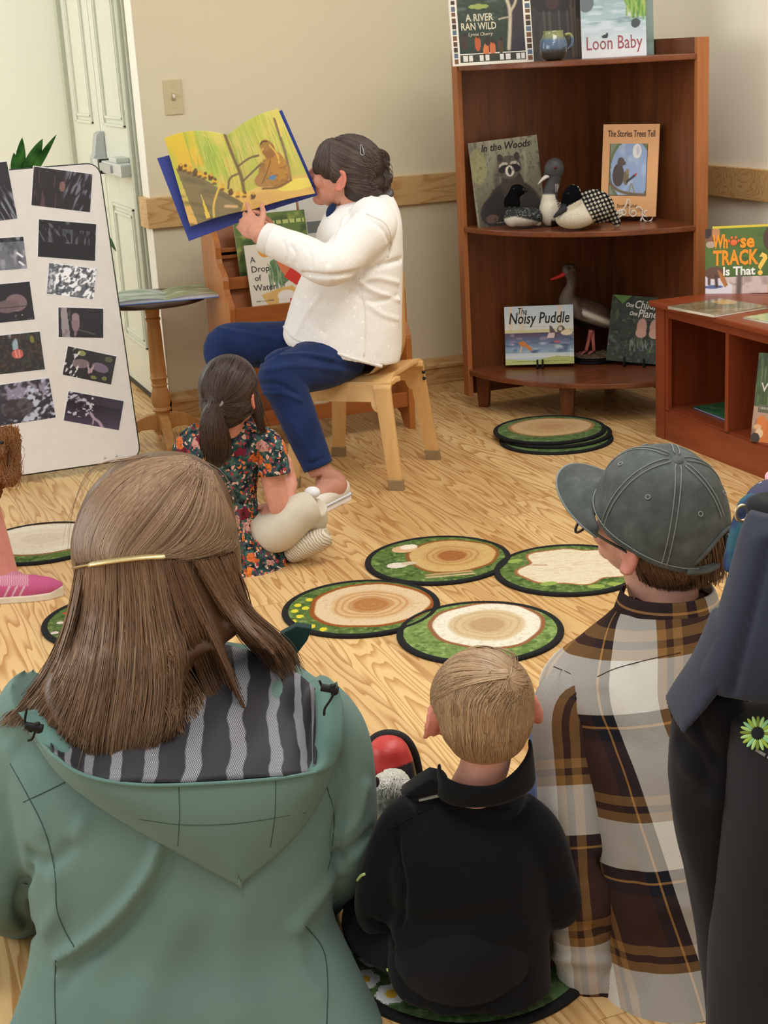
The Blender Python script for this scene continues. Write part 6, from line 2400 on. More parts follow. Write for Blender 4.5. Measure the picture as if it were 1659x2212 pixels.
V, F, _ = sil_loft([(1405, 280, 560, 2.10, 0.045), (1440, 190, 640, 2.095, 0.07), (1490, 90, 705, 2.08, 0.10), (1560, 20, 745, 2.06, 0.118), (1650, 18, 752, 2.035, 0.13, 2.3), (1760, 36, 738, 2.01, 0.132, 2.4), (1880, 60, 722, 1.99, 0.130, 2.4), (1980, 70, 722, 1.975, 0.130, 2.3), (2080, 60, 766, 1.94, 0.13, 2.2), (2190, 28, 822, 1.90, 0.125, 2.2), (2228, 8, 846, 1.875, 0.12, 2.2)], 48, 44)
mb.add(V, F)
limb(mb, [D(120, 1540, 2.07), shL + UP * 0.005, (shL + elL) / 2, elL, (elL + wrL) / 2, wrL], [0.085, 0.080, 0.074, 0.068, 0.060, 0.045])
limb(mb, [D(640, 1530, 2.07), D(706, 1590, 2.045), D(730, 1720, 2.03), D(728, 1850, 2.04), (elR + wrR) / 2, wrR], [0.070, 0.062, 0.060, 0.056, 0.055, 0.042])
jl = [
 ([(345, 1832), (320, 1890), (255, 1975), (180, 2040), (125, 2075)], 0.010, 0.016),
 ([(360, 1850), (340, 1910), (275, 1995), (200, 2055)], 0.014, -0.011),
 ([(62, 1850), (105, 1868), (150, 1830)], 0.012, -0.014),
 ([(62, 1880), (40, 1960), (70, 2010)], 0.010, -0.012),
 ([(110, 1880), (130, 1950), (100, 2010)], 0.014, 0.008),
 ([(20, 1620), (60, 1700), (90, 1790)], 0.014, 0.006),
 ([(180, 1780), (150, 1830), (120, 1860)], 0.012, 0.006),
 ([(730, 1640), (745, 1720), (725, 1800), (735, 1870)], 0.010, -0.010),
 ([(800, 1800), (770, 1830), (735, 1855)], 0.008, -0.010),
 ([(790, 1700), (770, 1770), (740, 1800)], 0.010, 0.006),
 ([(725, 1880), (690, 1940), (640, 2000)], 0.014, 0.007),
 ([(640, 2010), (650, 2090), (690, 2150)], 0.014, 0.005),
 ([(120, 2080), (170, 2075), (140, 2130)], 0.014, -0.006),
 ([(530, 1930), (500, 2050), (520, 2180)], 0.03, 0.006),
 ([(400, 1980), (330, 2100), (300, 2200)], 0.03, 0.007),
]
jk = cloth(mb, 0.0065, 5, jl, 0.0025, 9)
jko = link('jacket', jk.copy(), M_TEAL, wm, True)
jbv = bvh_of(jk)
for pts in ([(22, 1650), (55, 1710), (95, 1790), (118, 1880), (122, 1960), (140, 2010), (160, 2045)],
   [(120, 2075), (118, 2140), (120, 2212)],
   [(706, 1700), (722, 1760), (716, 1840), (708, 1880)],
   [(660, 2000), (698, 2050), (708, 2120), (706, 2212)],
   [(50, 1733), (95, 1712), (140, 1690)]):
 strip('seam', surf_path(jbv, pts, 1.95, 0.0004), 0.0008, M_SEAM, jko)
top = [(66, 1572), (110, 1625), (180, 1672), (300, 1693), (450, 1690), (600, 1679), (690, 1664), (728, 1628)]
bot = [(64, 1580), (130, 1672), (230, 1750), (360, 1826), (514, 1910), (522, 1906), (606, 1836), (676, 1750), (730, 1640)]
def hoff(s, t):
 e = min(1.0, 6 * s, 6 * (1 - s))
 return 0.006 + e * (0.052 * (1 - t) ** 1.2 + 0.010 * math.sin(math.pi * t))
hood = patch('hood', top, bot, 70, 26, jbv, hoff, M_TEAL, jko, 0.005, 1.93)
hbv = bvh_of_obj = None
hm = hood.data.copy()
hm.transform(full_matrix(hood))
hbv = BVHTree.FromPolygons([v.co.copy() for v in hm.vertices], [tuple(p.vertices) for p in hm.polygons])
strip('rim_binding', surf_path(hbv, [(x, y + 3) for x, y in top[1:-1]], 1.88, 0.001), 0.0028, M_TEAL_IN, hood)
for pts in ([(386, 1694), (388, 1760), (384, 1828)], [(596, 1682), (594, 1760), (584, 1830)], [(300, 1770), (400, 1782), (520, 1778), (660, 1755)]):
 strip('seam', surf_path(hbv, pts, 1.88, 0.0002), 0.0006, M_SEAM, hood)
inn = [(98, 1540), (150, 1500), (250, 1440), (360, 1400), (470, 1392), (580, 1420), (650, 1460), (690, 1500)]
top2 = [(112, 1622), (150, 1655), (215, 1684), (320, 1691), (450, 1688), (580, 1678), (665, 1670), (682, 1640)]
def loff(s, t):
 return 0.006 + 0.050 * t ** 2.2 - 0.004 * math.sin(math.pi * t) + 0.005 * math.sin(s * 30 + 4 * t) + 0.004 * math.sin(s * 17 - 5 * t)
lin_o = patch('hood_lining', inn, top2, 60, 24, jbv, loff, M_LINING, jko, 0.003, 1.95, uv=True)
fa = [(680, 1492), (684, 1540), (684, 1590), (676, 1640), (664, 1672)]
fb = [(726, 1474), (740, 1530), (738, 1590), (728, 1640), (700, 1666)]
patch('hood_facing', fa, fb, 20, 10, jbv, lambda s, t: 0.020 + 0.03 * s + 0.010 * math.sin(math.pi * t), M_TEAL_IN, jko, 0.004, 1.97)
fa = [(40, 1540), (70, 1580), (110, 1640), (170, 1680)]
fb = [(100, 1530), (128, 1575), (170, 1640), (215, 1688)]
patch('hood_facing', fa, fb, 20, 10, jbv, lambda s, t: 0.018 + 0.022 * s + 0.008 * math.sin(math.pi * t), M_TEAL_IN, jko, 0.004, 1.97)
mb = MB()
poly = [(604, 1372), (640, 1353), (674, 1358), (664, 1384), (640, 1416), (655, 1470), (600, 1440)]
Pc = [D(u, v, 2.14) for u, v in poly]
n = len(Pc)
mb.add(np.array(Pc + [p + FH * 0.02 for p in Pc]), [tuple(range(n))[::-1], tuple(range(n, 2 * n))] + [(i, (i + 1) % n, n + (i + 1) % n, n + i) for i in range(n)])
mb.build('collar_corner', fabric('deep_teal_collar', (34, 62, 58)), jko, 0.003)
for (u, v, pts) in ((712, 1488, [(690, 1470), (700, 1490), (712, 1486), (722, 1492), (715, 1510), (702, 1530), (700, 1545)]), (74, 1570, [(58, 1530), (54, 1560), (66, 1580), (78, 1570), (70, 1595), (60, 1600)])):
 P = [D(a, b, float((surf(hbv, a, b, 1.93) - CPOS) @ FH) - 0.012) for a, b in pts]
 dmin = min((p - CPOS) @ FH for p in P)
 P = np.array([D(a, b, dmin) for a, b in pts])
 cd = strip('draw_cord', smooth_path(P, 30), 0.0018, M_CORD, jko)
 c = D(u, v, dmin - 0.002)
 MB().tube([c - RH * 0.012 + UP * 0.003, c + RH * 0.012 - UP * 0.003], 0.0055, 12).build('cord_lock', M_CORD, cd, 0.001, smooth=True)
 MB().tube([c + RH * 0.004 + UP * 0.006, c + RH * 0.006 - UP * 0.009], 0.0045, 12).build('cord_lock', M_CORD, cd, 0.001, smooth=True)
mb = MB()
HAIRW = 0.001
V, F, _ = sil_loft([(984, 318, 392, 2.15, 0.02), (1002, 255, 440, 2.15, 0.07), (1050, 198, 486, 2.14, 0.105), (1110, 168, 506, 2.135, 0.12), (1170, 154, 517, 2.13, 0.125), (1225, 160, 522, 2.12, 0.12), (1300, 172, 522, 2.105, 0.11), (1360, 160, 520, 2.07, 0.095), (1410, 130, 440, 2.02, 0.06), (1490, 92, 395, 1.985, 0.032), (1560, 118, 395, 1.955, 0.024), (1620, 170, 340, 1.94, 0.018), (1650, 215, 310, 1.935, 0.010)], 40, 44)
mb.add(V, F)
tubepx(mb, [(440, 1330, 2.03, 34), (484, 1420, 2.0, 15), (525, 1530, 1.965, 7), (556, 1615, 1.94, 3)], 16, flat=0.5)
tubepx(mb, [(490, 1320, 2.06, 34), (545, 1370, 2.02, 16), (600, 1425, 2.0, 7), (636, 1490, 1.99, 3)], 16, flat=0.5)
hme = remesh(mb, 0.006, 4)
hcol = np.ones((len(hme.vertices), 3)) * s2l((88, 60, 40))
put_vcol(hme, hcol)
hair = link('hair', hme.copy(), M_HAIR, wm, True)
hb = bvh_of(hme)
lb = join_bvh(hme, hm, jk)
BR = [(142, 110, 80), (164, 130, 98), (118, 88, 62), (180, 150, 118), (98, 72, 50)]
DKB = [(96, 66, 44), (112, 80, 54), (78, 54, 38), (126, 92, 62)]
crown = [
 [(395, 988), (300, 996), (222, 1040), (178, 1110), (163, 1180), (176, 1226)],
 [(405, 990), (325, 1008), (252, 1060), (206, 1130), (190, 1190), (200, 1222)],
 [(415, 993), (350, 1022), (288, 1080), (240, 1145), (222, 1195), (228, 1218)],
 [(424, 997), (372, 1036), (322, 1095), (276, 1155), (254, 1195), (256, 1214)],
 [(432, 1001), (396, 1050), (356, 1110), (314, 1162), (288, 1196), (284, 1211)],
 [(440, 1006), (425, 1060), (396, 1120), (356, 1170), (322, 1198), (310, 1208)],
 [(448, 1012), (452, 1064), (440, 1126), (404, 1174), (356, 1200), (334, 1206)],
 [(456, 1020), (478, 1078), (484, 1134), (456, 1176), (396, 1200), (346, 1204)],
 [(462, 1030), (494, 1100), (510, 1150), (500, 1184), (430, 1206), (352, 1206)],
]
strands('crown_locks', crown, hb, 4200, 0.0010, hair, BR, (0.001, 0.007), 4, seed=11, taper=0.8, tend=(0.92, 1.0), tstart=(0.0, 0.12), dark_tip=0.15, clump=90)
fall = [
 [(172, 1222), (150, 1330), (110, 1430), (62, 1505), (20, 1545), (-6, 1570)],
 [(182, 1222), (166, 1340), (130, 1450), (80, 1530), (52, 1570)],
 [(196, 1221), (184, 1340), (152, 1460), (112, 1560), (86, 1600)],
 [(212, 1220), (206, 1340), (180, 1470), (146, 1580), (124, 1640)],
 [(232, 1218), (230, 1340), (210, 1480), (184, 1590), (172, 1660)],
 [(252, 1216), (256, 1340), (244, 1480), (226, 1600), (220, 1672)],
 [(274, 1214), (284, 1340), (280, 1480), (264, 1600), (256, 1690)],
 [(296, 1212), (310, 1340), (318, 1470), (302, 1590), (290, 1676)],
 [(318, 1210), (338, 1340), (352, 1450), (345, 1560), (322, 1640)],
 [(338, 1208), (364, 1330), (384, 1420), (392, 1500), (384, 1560)],
 [(350, 1207), (372, 1310), (398, 1400), (402, 1440), (400, 1470)],
]
strands('long_locks', fall, lb, 4600, 0.0010, hair, BR + DKB, (0.001, 0.014), 6, seed=12, taper=0.3, tend=(0.60, 1.05), dark_tip=0.12, wav=3.5, clump=55)
side = [
 [(352, 1212), (384, 1320), (424, 1430), (468, 1535), (530, 1638)],
 [(372, 1214), (408, 1320), (446, 1430), (492, 1535), (552, 1632)],
 [(396, 1216), (436, 1310), (474, 1400), (508, 1490), (556, 1600)],
]
strands('side_locks', side, lb, 1100, 0.0010, hair, DKB, (0.001, 0.012), 5, seed=13, taper=0.3, tend=(0.62, 1.0), wav=3, clump=14)
side2 = [
 [(420, 1216), (466, 1296), (512, 1366), (560, 1420), (600, 1462)],
 [(452, 1212), (498, 1290), (546, 1346), (604, 1402), (640, 1484)],
 [(484, 1206), (518, 1286), (552, 1336), (618, 1392), (652, 1450)],
 [(505, 1196), (522, 1262), (530, 1312), (548, 1340), (580, 1372)],
]
strands('side_locks', side2, lb, 1300, 0.0010, hair, DKB, (0.001, 0.012), 5, seed=23, taper=0.3, tend=(0.62, 1.0), wav=3, clump=14)
curl = [
 [(360, 1400), (400, 1450), (442, 1510), (440, 1560), (400, 1600)],
 [(372, 1420), (415, 1490), (420, 1540), (470, 1580), (500, 1590)],
 [(330, 1500), (360, 1560), (340, 1620), (318, 1650)],
]
strands('loose_curls', curl, lb, 160, 0.0012, hair, DKB + BR, (0.004, 0.014), 9, seed=14, taper=0.3, wav=6)
fly = [[(300, 985), (200, 1010), (150, 1110), (140, 1200)], [(420, 985), (500, 1040), (530, 1180), (538, 1300)]]
strands('flyaway_hair', fly, lb, 40, 0.0004, hair, BR, (0.002, 0.01), 5, seed=15, depth=2.13, wav=5)
P = surf_path(lb, [(198, 1219), (250, 1211), (310, 1204), (356, 1202)], 2.0, 0.017, 24)
brt = MB().tube(P, 0.0088, 12, True, 0.42).build('barrette', plain('polished_gold', (236, 218, 158), 0.3, 0.85, var=0.03, scale=200), wm, smooth=True, label='gold bar barrette')
P2 = surf_path(lb, [(160, 1227), (180, 1223), (202, 1219)], 2.0, 0.014, 10)
MB().tube(P2, 0.0046, 10, True, 0.5).build('clip_arm', plain('dull_gold', (150, 126, 78), 0.3, 0.8), brt, smooth=True)
tuck(wbody, [jko, wtr], [(wh.C, 0.20), (wrL, 0.11), (wrR, 0.11)])
M_BLACKF = fabric('black_fleece', (15, 15, 17), (11, 11, 13), 900, 0.85, 0.1, scale=9)
M_BLACKP = fabric('black_trousers', (22, 21, 24), (16, 16, 18), 900, 0.85, 0.1, scale=9)
M_LIME = plain('lime_piping', (196, 220, 140), 0.6)
by = thing('person', 'small boy with short light brown hair sitting in a black pullover', 'person', tuple(RUGBOY + UP * 0.01))
bF = nrm(FH * 0.96 - RH * 0.22)
bh = Local(D(1038, 1528, 1.985), nrm(bF + UP * 0.0), nrm(UP * 1.0 + RH * 0.03 + FH * 0.02), 0.172)
nk = bh.p(0, -0.10, -0.30)
bhip = D(1010, 2075, 1.93)
bhip[2] = 0.085
che = D(1000, 1830, 1.965)
mb = MB()
add_head(mb, bh, ex=0.062, wd=1.17)
che = che + FH * 0.02
limb(mb, [nk + UP * 0.04, nk - UP * 0.03, che + UP * 0.05], [0.038, 0.036, 0.034])
limb(mb, [che + UP * 0.05, che, bhip + UP * 0.03 + FH * 0.02, bhip], [0.036, 0.048, 0.054, 0.05])
bsL, bsR = D(850, 1795, 1.975), D(1150, 1760, 1.965)
beL, beR = D(795, 1960, 1.955), D(1195, 1960, 1.95)
bwL, bwR = D(850, 1940, 2.13), D(1090, 1930, 2.14)
for sh, el, wr, tn in ((bsL, beL, bwL, 1), (bsR, beR, bwR, -1)):
 limb(mb, [che + UP * 0.03, sh, el, wr], [0.03, 0.024, 0.020, 0.017])
 add_hand(mb, wr, nrm(FH + RH * 0.3 * tn), -UP, 0.62, 0.8, thumb=tn)
bkL, bkR = bhip - RH * 0.12 + FH * 0.20 + UP * 0.045, bhip + RH * 0.15 + FH * 0.20 + UP * 0.04
baL, baR = D(868, 1745, 2.37), D(1010, 1760, 2.40)
baL[2] = baR[2] = 0.05
for kn, an in ((bkL, baL), (bkR, baR)):
 limb(mb, [bhip, (bhip + kn) / 2, kn, (kn + an) / 2, an], [0.062, 0.055, 0.042, 0.038, 0.026])
bbody = link('body', skin_mesh(mb, bh, (226, 168, 146), 0.005, 3, 0.2), M_SKIN, by, True)
add_eyes(bh, by)
mb = MB()
for kn, an in ((bkL, baL), (bkR, baR)):
 limb(mb, [bhip, (bhip + kn) / 2, kn, (kn + an) / 2, an - (an - kn) * 0.08], [0.07, 0.064, 0.052, 0.048, 0.040])
mb.ell(bhip + UP * 0.005, (0.115, 0.10, 0.085))
tubepx(mb, [(880, 2060, 1.94, 60), (800, 2010, 2.02, 58), (790, 1960, 2.10, 50)], 10)
btr = link('trousers', cloth(mb, 0.007, 3), M_BLACKP, by, True)
mb = MB()
V, F, _ = sil_loft([(1700, 940, 1110, 2.0, 0.035), (1730, 890, 1140, 1.99, 0.055), (1770, 842, 1166, 1.98, 0.070), (1830, 826, 1182, 1.97, 0.080, 2.3), (1920, 836, 1190, 1.955, 0.085, 2.4), (2010, 838, 1186, 1.945, 0.088, 2.4), (2070, 834, 1188, 1.935, 0.090, 2.4), (2120, 846, 1190, 1.915, 0.080, 2.4), (2150, 868, 1188, 1.885, 0.062, 2.3)], 44, 40)
mb.add(V, F)
tubepx(mb, [(905, 1760, 1.98, 58), (862, 1790, 1.975, 52), (830, 1870, 1.965, 50), (812, 1955, 1.96, 48), (825, 1985, 2.02, 40), (850, 1945, 2.11, 30)], 26)
tubepx(mb, [(1110, 1760, 1.975, 60), (1160, 1800, 1.965, 55), (1190, 1880, 1.955, 52), (1205, 1960, 1.955, 48), (1150, 1950, 2.08, 34)], 24)
bl = [([(858, 1790), (860, 1850), (872, 1920), (862, 2000)], 0.005, -0.007), ([(840, 1960), (880, 1985), (960, 1995), (1090, 1975)], 0.012, -0.005), ([(850, 2030), (940, 2050), (1040, 2040), (1140, 2010)], 0.012, 0.005), ([(800, 1990), (830, 2005), (850, 2035)], 0.007, -0.008), ([(880, 2100), (1000, 2090), (1130, 2110)], 0.012, -0.005)]
bj = cloth(mb, 0.0055, 4, bl, 0.0016, 12, 5)
bjo = link('pullover', bj.copy(), M_BLACKF, by, True)
bbv = bvh_of(bj)
M_BSEAM = plain('black_seam', (5, 5, 6), 0.9)
for pts in ([(935, 1742), (880, 1770), (842, 1792)], [(842, 1785), (858, 1830), (866, 1880), (868, 1930)], [(945, 1735), (985, 1752), (1040, 1755), (1100, 1742)]):
 strip('seam', surf_path(bbv, pts, 1.92, 0.0004), 0.0012, M_BSEAM, bjo)
ring = []
for th in np.linspace(-0.15, math.pi + 0.15, 26):
 x, y = math.cos(th), math.sin(th)          # y towards the room (back of the neck)
 lo = nk + RH * 0.070 * x - FH * 0.052 * y + UP * (-0.066 - 0.004 * y + 0.006 * x)
 hi = nk + RH * 0.066 * x - FH * 0.055 * y + UP * (-0.026 - 0.010 * y + (0.030 * max(0, x) ** 1.5) - 0.002 * max(0, -x))
 ring.append((lo, hi))
V, F = [], []
for lo, hi in ring:
 for t in np.linspace(0, 1, 6):
  V.append(lo * (1 - t) + hi * t - FH * 0.006 * math.sin(math.pi * t))
for i in range(len(ring) - 1):
 for j in range(5):
  k = i * 6 + j
  F.append((k, k + 1, k + 7, k + 6))
me = modified(mesh_np('collar', np.array(V), np.array(F)), [('SOLIDIFY', dict(thickness=0.006, offset=0.0)), ('SUBSURF', dict(levels=1))])
link('collar', me, M_BLACKF, bjo, True)
flap = [(866, 1727), (900, 1702), (930, 1684), (960, 1690), (972, 1706), (930, 1720), (890, 1729)]
P = [D(u, v, 1.985 - 0.0004 * (u - 866)) for u, v in flap]
n = len(P)
mb = MB().add(np.array(P + [p + FH * 0.035 + UP * 0.004 for p in P]), [tuple(range(n))[::-1], tuple(range(n, 2 * n))] + [(i, (i + 1) % n, n + (i + 1) % n, n + i) for i in range(n)])
me = modified(mb.mesh('c', 0.004, 2), [])
link('collar_point', me, M_BLACKF, bjo, True)
P = [D(u, v, 1.975) for u, v in ((905, 1729), (935, 1722), (962, 1716))]
strip('zip_edge', smooth_path(P, 12), 0.0022, plain('pale_zip', (196, 194, 190), 0.5), bjo)
strip('piping', surf_path(bbv, [(826, 2032), (828, 2062), (838, 2096)], 1.95, 0.0015), 0.0022, M_LIME, bjo)
strip('piping', surf_path(bbv, [(772, 1902), (780, 1892), (788, 1888)], 1.96, 0.0015), 0.0022, M_LIME, bjo)
tuck(bbody, [bjo, btr], [(bh.C, 0.135), (bwL, 0.075), (bwR, 0.075)])
dB_ = 2.42
bt = thing('shoe', 'red toed black shoe pointing up beyond the plush dog', 'shoe', tuple(onz(850, 1740, 0)))
mb = MB()
V, F, _ = sil_loft([(1594, 822, 858, dB_, 0.012), (1606, 803, 876, dB_, 0.032), (1630, 793, 889, dB_, 0.042), (1665, 796, 898, dB_ - 0.01, 0.046), (1710, 812, 906, dB_ - 0.02, 0.048), (1745, 826, 908, dB_ - 0.03, 0.04)], 32, 24)
mb.add(V, F)
me = remesh(mb, 0.004, 3)
colour_mesh(me, lambda P, V: blendc(np.ones((len(P), 3)) * s2l((24, 24, 25)), (1662 - 0.36 * (P[:, 0] - 845) - P[:, 1]) / 2.0, (196, 58, 54)))
link('upper', me, painted('shoe_leather', 0.4, 0.08, 200, spec=0.4), bt, True)
pts = [(800, 1668), (794, 1640), (800, 1612), (820, 1594), (846, 1590), (872, 1600), (890, 1628), (900, 1668), (907, 1720)]
MB().tube(np.array([D(u, v, dB_ + 0.035) for u, v in smooth_path(pts, 40)]), 0.012, 10).build('sole', plain('dark_sole', (30, 26, 26), 0.7), bt, smooth=True)
bt2 = thing('shoe', 'red toed shoe just peeking out beside the green sleeve', 'shoe', tuple(onz(760, 1730, 0)))
mb = MB()
V, F, _ = sil_loft([(1600, 722, 752, dB_ + 0.02, 0.012), (1612, 706, 770, dB_ + 0.02, 0.03), (1640, 700, 783, dB_ + 0.02, 0.04), (1680, 702, 786, dB_ + 0.01, 0.044), (1745, 715, 790, dB_, 0.04)], 32, 24)
mb.add(V, F)
me = remesh(mb, 0.004, 3)
colour_mesh(me, lambda P, V: blendc(np.ones((len(P), 3)) * s2l((24, 24, 25)), (1662 - P[:, 1]) / 2.0, (190, 54, 50)))
link('upper', me, painted('shoe_leather'), bt2, True)
mb = MB()
M = bh.M()
mb.ell(bh.p(0, -0.045, 0.115), np.array([0.435, 0.445, 0.405]) * bh.s, M, 28, 18)
mb.ell(bh.p(0, -0.17, -0.05), np.array([0.40, 0.315, 0.33]) * bh.s, M, 24, 16)
mb.ell(bh.p(0, -0.20, -0.20), np.array([0.33, 0.25, 0.20]) * bh.s, M, 24, 16)
hme = remesh(mb, 0.004, 3)
V = getco(hme)
q = bh.loc(V)
c = np.ones((len(V), 3)) * s2l((140, 110, 80))
c = blendc(c, (-0.12 - q[:, 2]) * 5, (158, 118, 90))
c = blendc(c, (-0.30 - q[:, 2]) * 8, (196, 144, 120))
put_vcol(hme, c)
bhair = link('hair', hme.copy(), M_HAIR, by, True)
hb = bvh_of(hme)
BC = [(170, 138, 102), (188, 156, 118), (146, 114, 82), (204, 174, 136), (158, 126, 92)]
wx, wy = 1100, 1465
def whirl(a0, r0, r1, sw):
 pts = []
 for t in np.linspace(0, 1, 6):
  r = r0 + (r1 - r0) * t
  a = a0 + sw * t
  pts.append((wx + r * math.cos(a), wy + r * math.sin(a) * 0.95))
 return pts
gl = []
for a in np.linspace(0, 2 * math.pi, 19):
 gl.append(whirl(a, 2, 62, -0.55))
strands('crown_hair', gl, hb, 900, 0.0009, bhair, BC, (0.0005, 0.004), 3, seed=31, taper=0.3, tend=(0.5, 1.0), K=10, clip=True)
lay = [
 [(940, 1480), (940, 1500), (938, 1520), (940, 1540)],
 [(960, 1440), (944, 1490), (944, 1540), (954, 1590)],
 [(1000, 1420), (964, 1470), (962, 1560), (984, 1640)],
 [(1040, 1430), (988, 1480), (980, 1570), (1000, 1660)],
 [(1070, 1460), (1024, 1510), (1020, 1590), (1030, 1664)],
 [(1090, 1490), (1062, 1540), (1060, 1610), (1060, 1660)],
 [(1110, 1490), (1098, 1550), (1096, 1610), (1096, 1650)],
 [(1130, 1480), (1128, 1540), (1122, 1590), (1116, 1640)],
 [(1140, 1470), (1140, 1500), (1138, 1530), (1132, 1560)],
]
lay = [[(1038 + (x - 1038) * 1.13, y) for x, y in g] for g in lay]
strands('back_hair', lay, hb, 2600, 0.0008, bhair, BC, (0.0003, 0.003), 5, seed=32, taper=0.3, tstart=(0.0, 0.65), tend=(0.55, 1.0), K=10, clip=True)
topl = [
 [(1090, 1460), (1040, 1470), (980, 1490), (935, 1520)],
 [(1090, 1455), (1030, 1450), (970, 1455), (932, 1490)],
 [(1092, 1448), (1040, 1425), (985, 1425), (945, 1460)],
 [(1096, 1440), (1060, 1410), (1010, 1400), (965, 1425)],
 [(1102, 1436), (1090, 1408), (1050, 1392), (1005, 1402)],
 [(1110, 1440), (1125, 1420), (1110, 1402), (1070, 1390)],
 [(1116, 1450), (1146, 1450), (1150, 1440), (1140, 1420)],
]
topl = [[(1038 + (x - 1038) * 1.08, y) for x, y in g] for g in topl]
strands('top_hair', topl, hb, 1400, 0.0009, bhair, BC, (0.001, 0.006), 5, seed=33, taper=0.3, tend=(0.7, 1.05), K=10, clump=30, clip=True)
dP_ = 2.19
pd = thing('plush_dog', 'fluffy white and tan plush dog lying in the lap of the boy', 'plush toy', tuple(D(850, 1780, dP_)))
mb = MB()
ellpx(mb, 848, 1704, dP_, 45, 42, 45)
ellpx(mb, 818, 1738, dP_, 24, 22, 26)
ellpx(mb, 846, 1770, dP_, 40, 42, 45)
ellpx(mb, 832, 1830, dP_ - 0.02, 42, 48, 45)
ellpx(mb, 820, 1880, dP_ - 0.05, 34, 40, 40)
me = remesh(mb, 0.004, 3)
V, N = getco(me), getno(me)
setco(me, V + N * (0.0035 * fbm(V * 150, 5, 2))[:, None])
def f(P, V):
 c = np.ones((len(P), 3)) * s2l((222, 218, 206))
 n = vnoise(V * 40, 3)
 c = blendc(c, (P[:, 1] - 1745) / 20 * (0.5 + 0.6 * n), (202, 168, 118))
 c = blendc(c, ((P[:, 1] > 1780) & (P[:, 1] < 1806)) * 0.8, (226, 220, 206))
 c = blendc(c, (P[:, 1] - 1800) / 20 * (0.3 + n), (160, 122, 80))
 return c
colour_mesh(me, f)
pb_ = link('body', me, M_PLUSH, pd, True)
pbv = bvh_of(me)
rg = np.random.default_rng(3)
gl = [[(805 + 12 * i, 1668 + 14 * abs(i - 4)), (803 + 12 * i, 1690), (800 + 12 * i, 1725)] for i in range(9)]
strands('fur', gl, pbv, 900, 0.0009, pb_, [(230, 226, 216), (206, 200, 188), (240, 238, 230)], (0.002, 0.009), 6, seed=5, tstart=(0, 0.8), tend=(0.3, 1.0), K=8, wav=2)
mb = MB()
ellpx(mb, 812, 1690, dP_ - 0.065, 8, 13, 6, -10)
mb.build('eye_patch', fabric('brown_felt', (76, 62, 54)), pd, smooth=True)
mb = MB()
ellpx(mb, 808, 1744, dP_ - 0.058, 7, 8, 6)
mb.build('nose', plain('black_nose', (24, 20, 20), 0.3), pd, smooth=True)
def mat_plaid():
 k = NT('brown_plaid_flannel')
 uv = k.n('ShaderNodeUVMap', uv_map='uv').outputs[0]
 nz = k.noise(uv, 14, 2)
 sp = k.n('ShaderNodeSeparateXYZ')
 k.l(uv, sp.inputs[0])
 PER = 0.222
 W, B, G, Bn, O = lin(224, 219, 208), lin(34, 34, 40), lin(146, 108, 64), lin(64, 44, 38), lin(186, 138, 82)
 stops = [(0.0, W), (0.29, B), (0.365, O), (0.38, B), (0.455, Bn), (0.80, G), (0.86, Bn), (0.91, G), (0.97, W)]
 def yarn(c, off, sgn):
  x = k.math('FRACT', k.math('ADD', k.math('MULTIPLY', c, sgn / PER), off))
  return k.ramp(x, stops, 'CONSTANT')
 a = yarn(sp.outputs[0], 0.93, -1.0)
 b = yarn(sp.outputs[1], 0.30, 1.0)
 tw = k.math('FRACT', k.math('MULTIPLY', k.math('ADD', sp.outputs[0], sp.outputs[1]), 420.0))
 f = k.math('ADD', 0.38, k.math('MULTIPLY', k.math('GREATER_THAN', tw, 0.5), 0.24))
 col = k.mix(f, a, b)
 fz = k.noise(uv, 900, 3, 0.7)
 col = k.mix(1.0, col, k.ramp(fz, [(0.3, (0.74,) * 3), (0.7, (1.12,) * 3)]), 'MULTIPLY')
 k.base(col)
 k.rough(0.95)
 k.b.inputs['Specular IOR Level'].default_value = 0.1
 k.bump(fz, 0.25, 0.0012)
 return k.m
M_PLAID = mat_plaid()
mn = thing('person', 'man seated on the floor in a faded grey cap and brown plaid flannel shirt', 'person', tuple(onz(1400, 2200, 0)))
F0, L0 = nrm(-RH * 0.79 + FH * 0.61), nrm(-RH * 0.61 - FH * 0.79)
mU = nrm(UP * 0.90 - F0 * 0.36 + L0 * 0.26)
mF = nrm(F0 * 0.93 + UP * 0.37)
mh = Local(D(1412, 1132, 2.22), mF, mU, 0.212)
nk = mh.p(0, -0.14, -0.36)
mhip = np.array([1.12, 1.86, 0.10])
che = D(1430, 1580, 2.15)
mb = MB()
add_head(mb, mh, ex=0.015)
limb(mb, [mh.p(0, -0.08, -0.22), nk, D(1440, 1340, 2.20), che + UP * 0.10], [0.058, 0.058, 0.052, 0.05])
limb(mb, [che + UP * 0.10, che, (che + mhip) / 2, mhip + UP * 0.05, mhip], [0.05, 0.07, 0.075, 0.08, 0.08])
msL, msR = D(1232, 1520, 2.12), D(1600, 1470, 2.12)
meL, meR = D(1245, 1830, 2.02), D(1660, 1820, 2.05)
mwL, mwR = D(1300, 2000, 2.18), D(1540, 1960, 2.32)
for sh, el, wr, tn in ((msL, meL, mwL, 1), (msR, meR, mwR, -1)):
 limb(mb, [che + UP * 0.06, sh, el, wr], [0.045, 0.038, 0.032, 0.026])
 add_hand(mb, wr, nrm(FH + RH * 0.3 * tn), -UP, 1.0, 0.5, thumb=tn)
for sgn in (-1, 1):
 kn = mhip + RH * (0.10 if sgn < 0 else 0.26) * sgn + FH * 0.40 + UP * 0.05
 an = mhip + RH * 0.08 * sgn + FH * 0.55 - UP * 0.04
 limb(mb, [mhip + RH * 0.09 * sgn, kn, an], [0.085, 0.056, 0.038])
mbody = link('body', skin_mesh(mb, mh, (220, 166, 144), 0.006, 3, 0.3), M_SKIN, mn, True)
add_eyes(mh, mn)
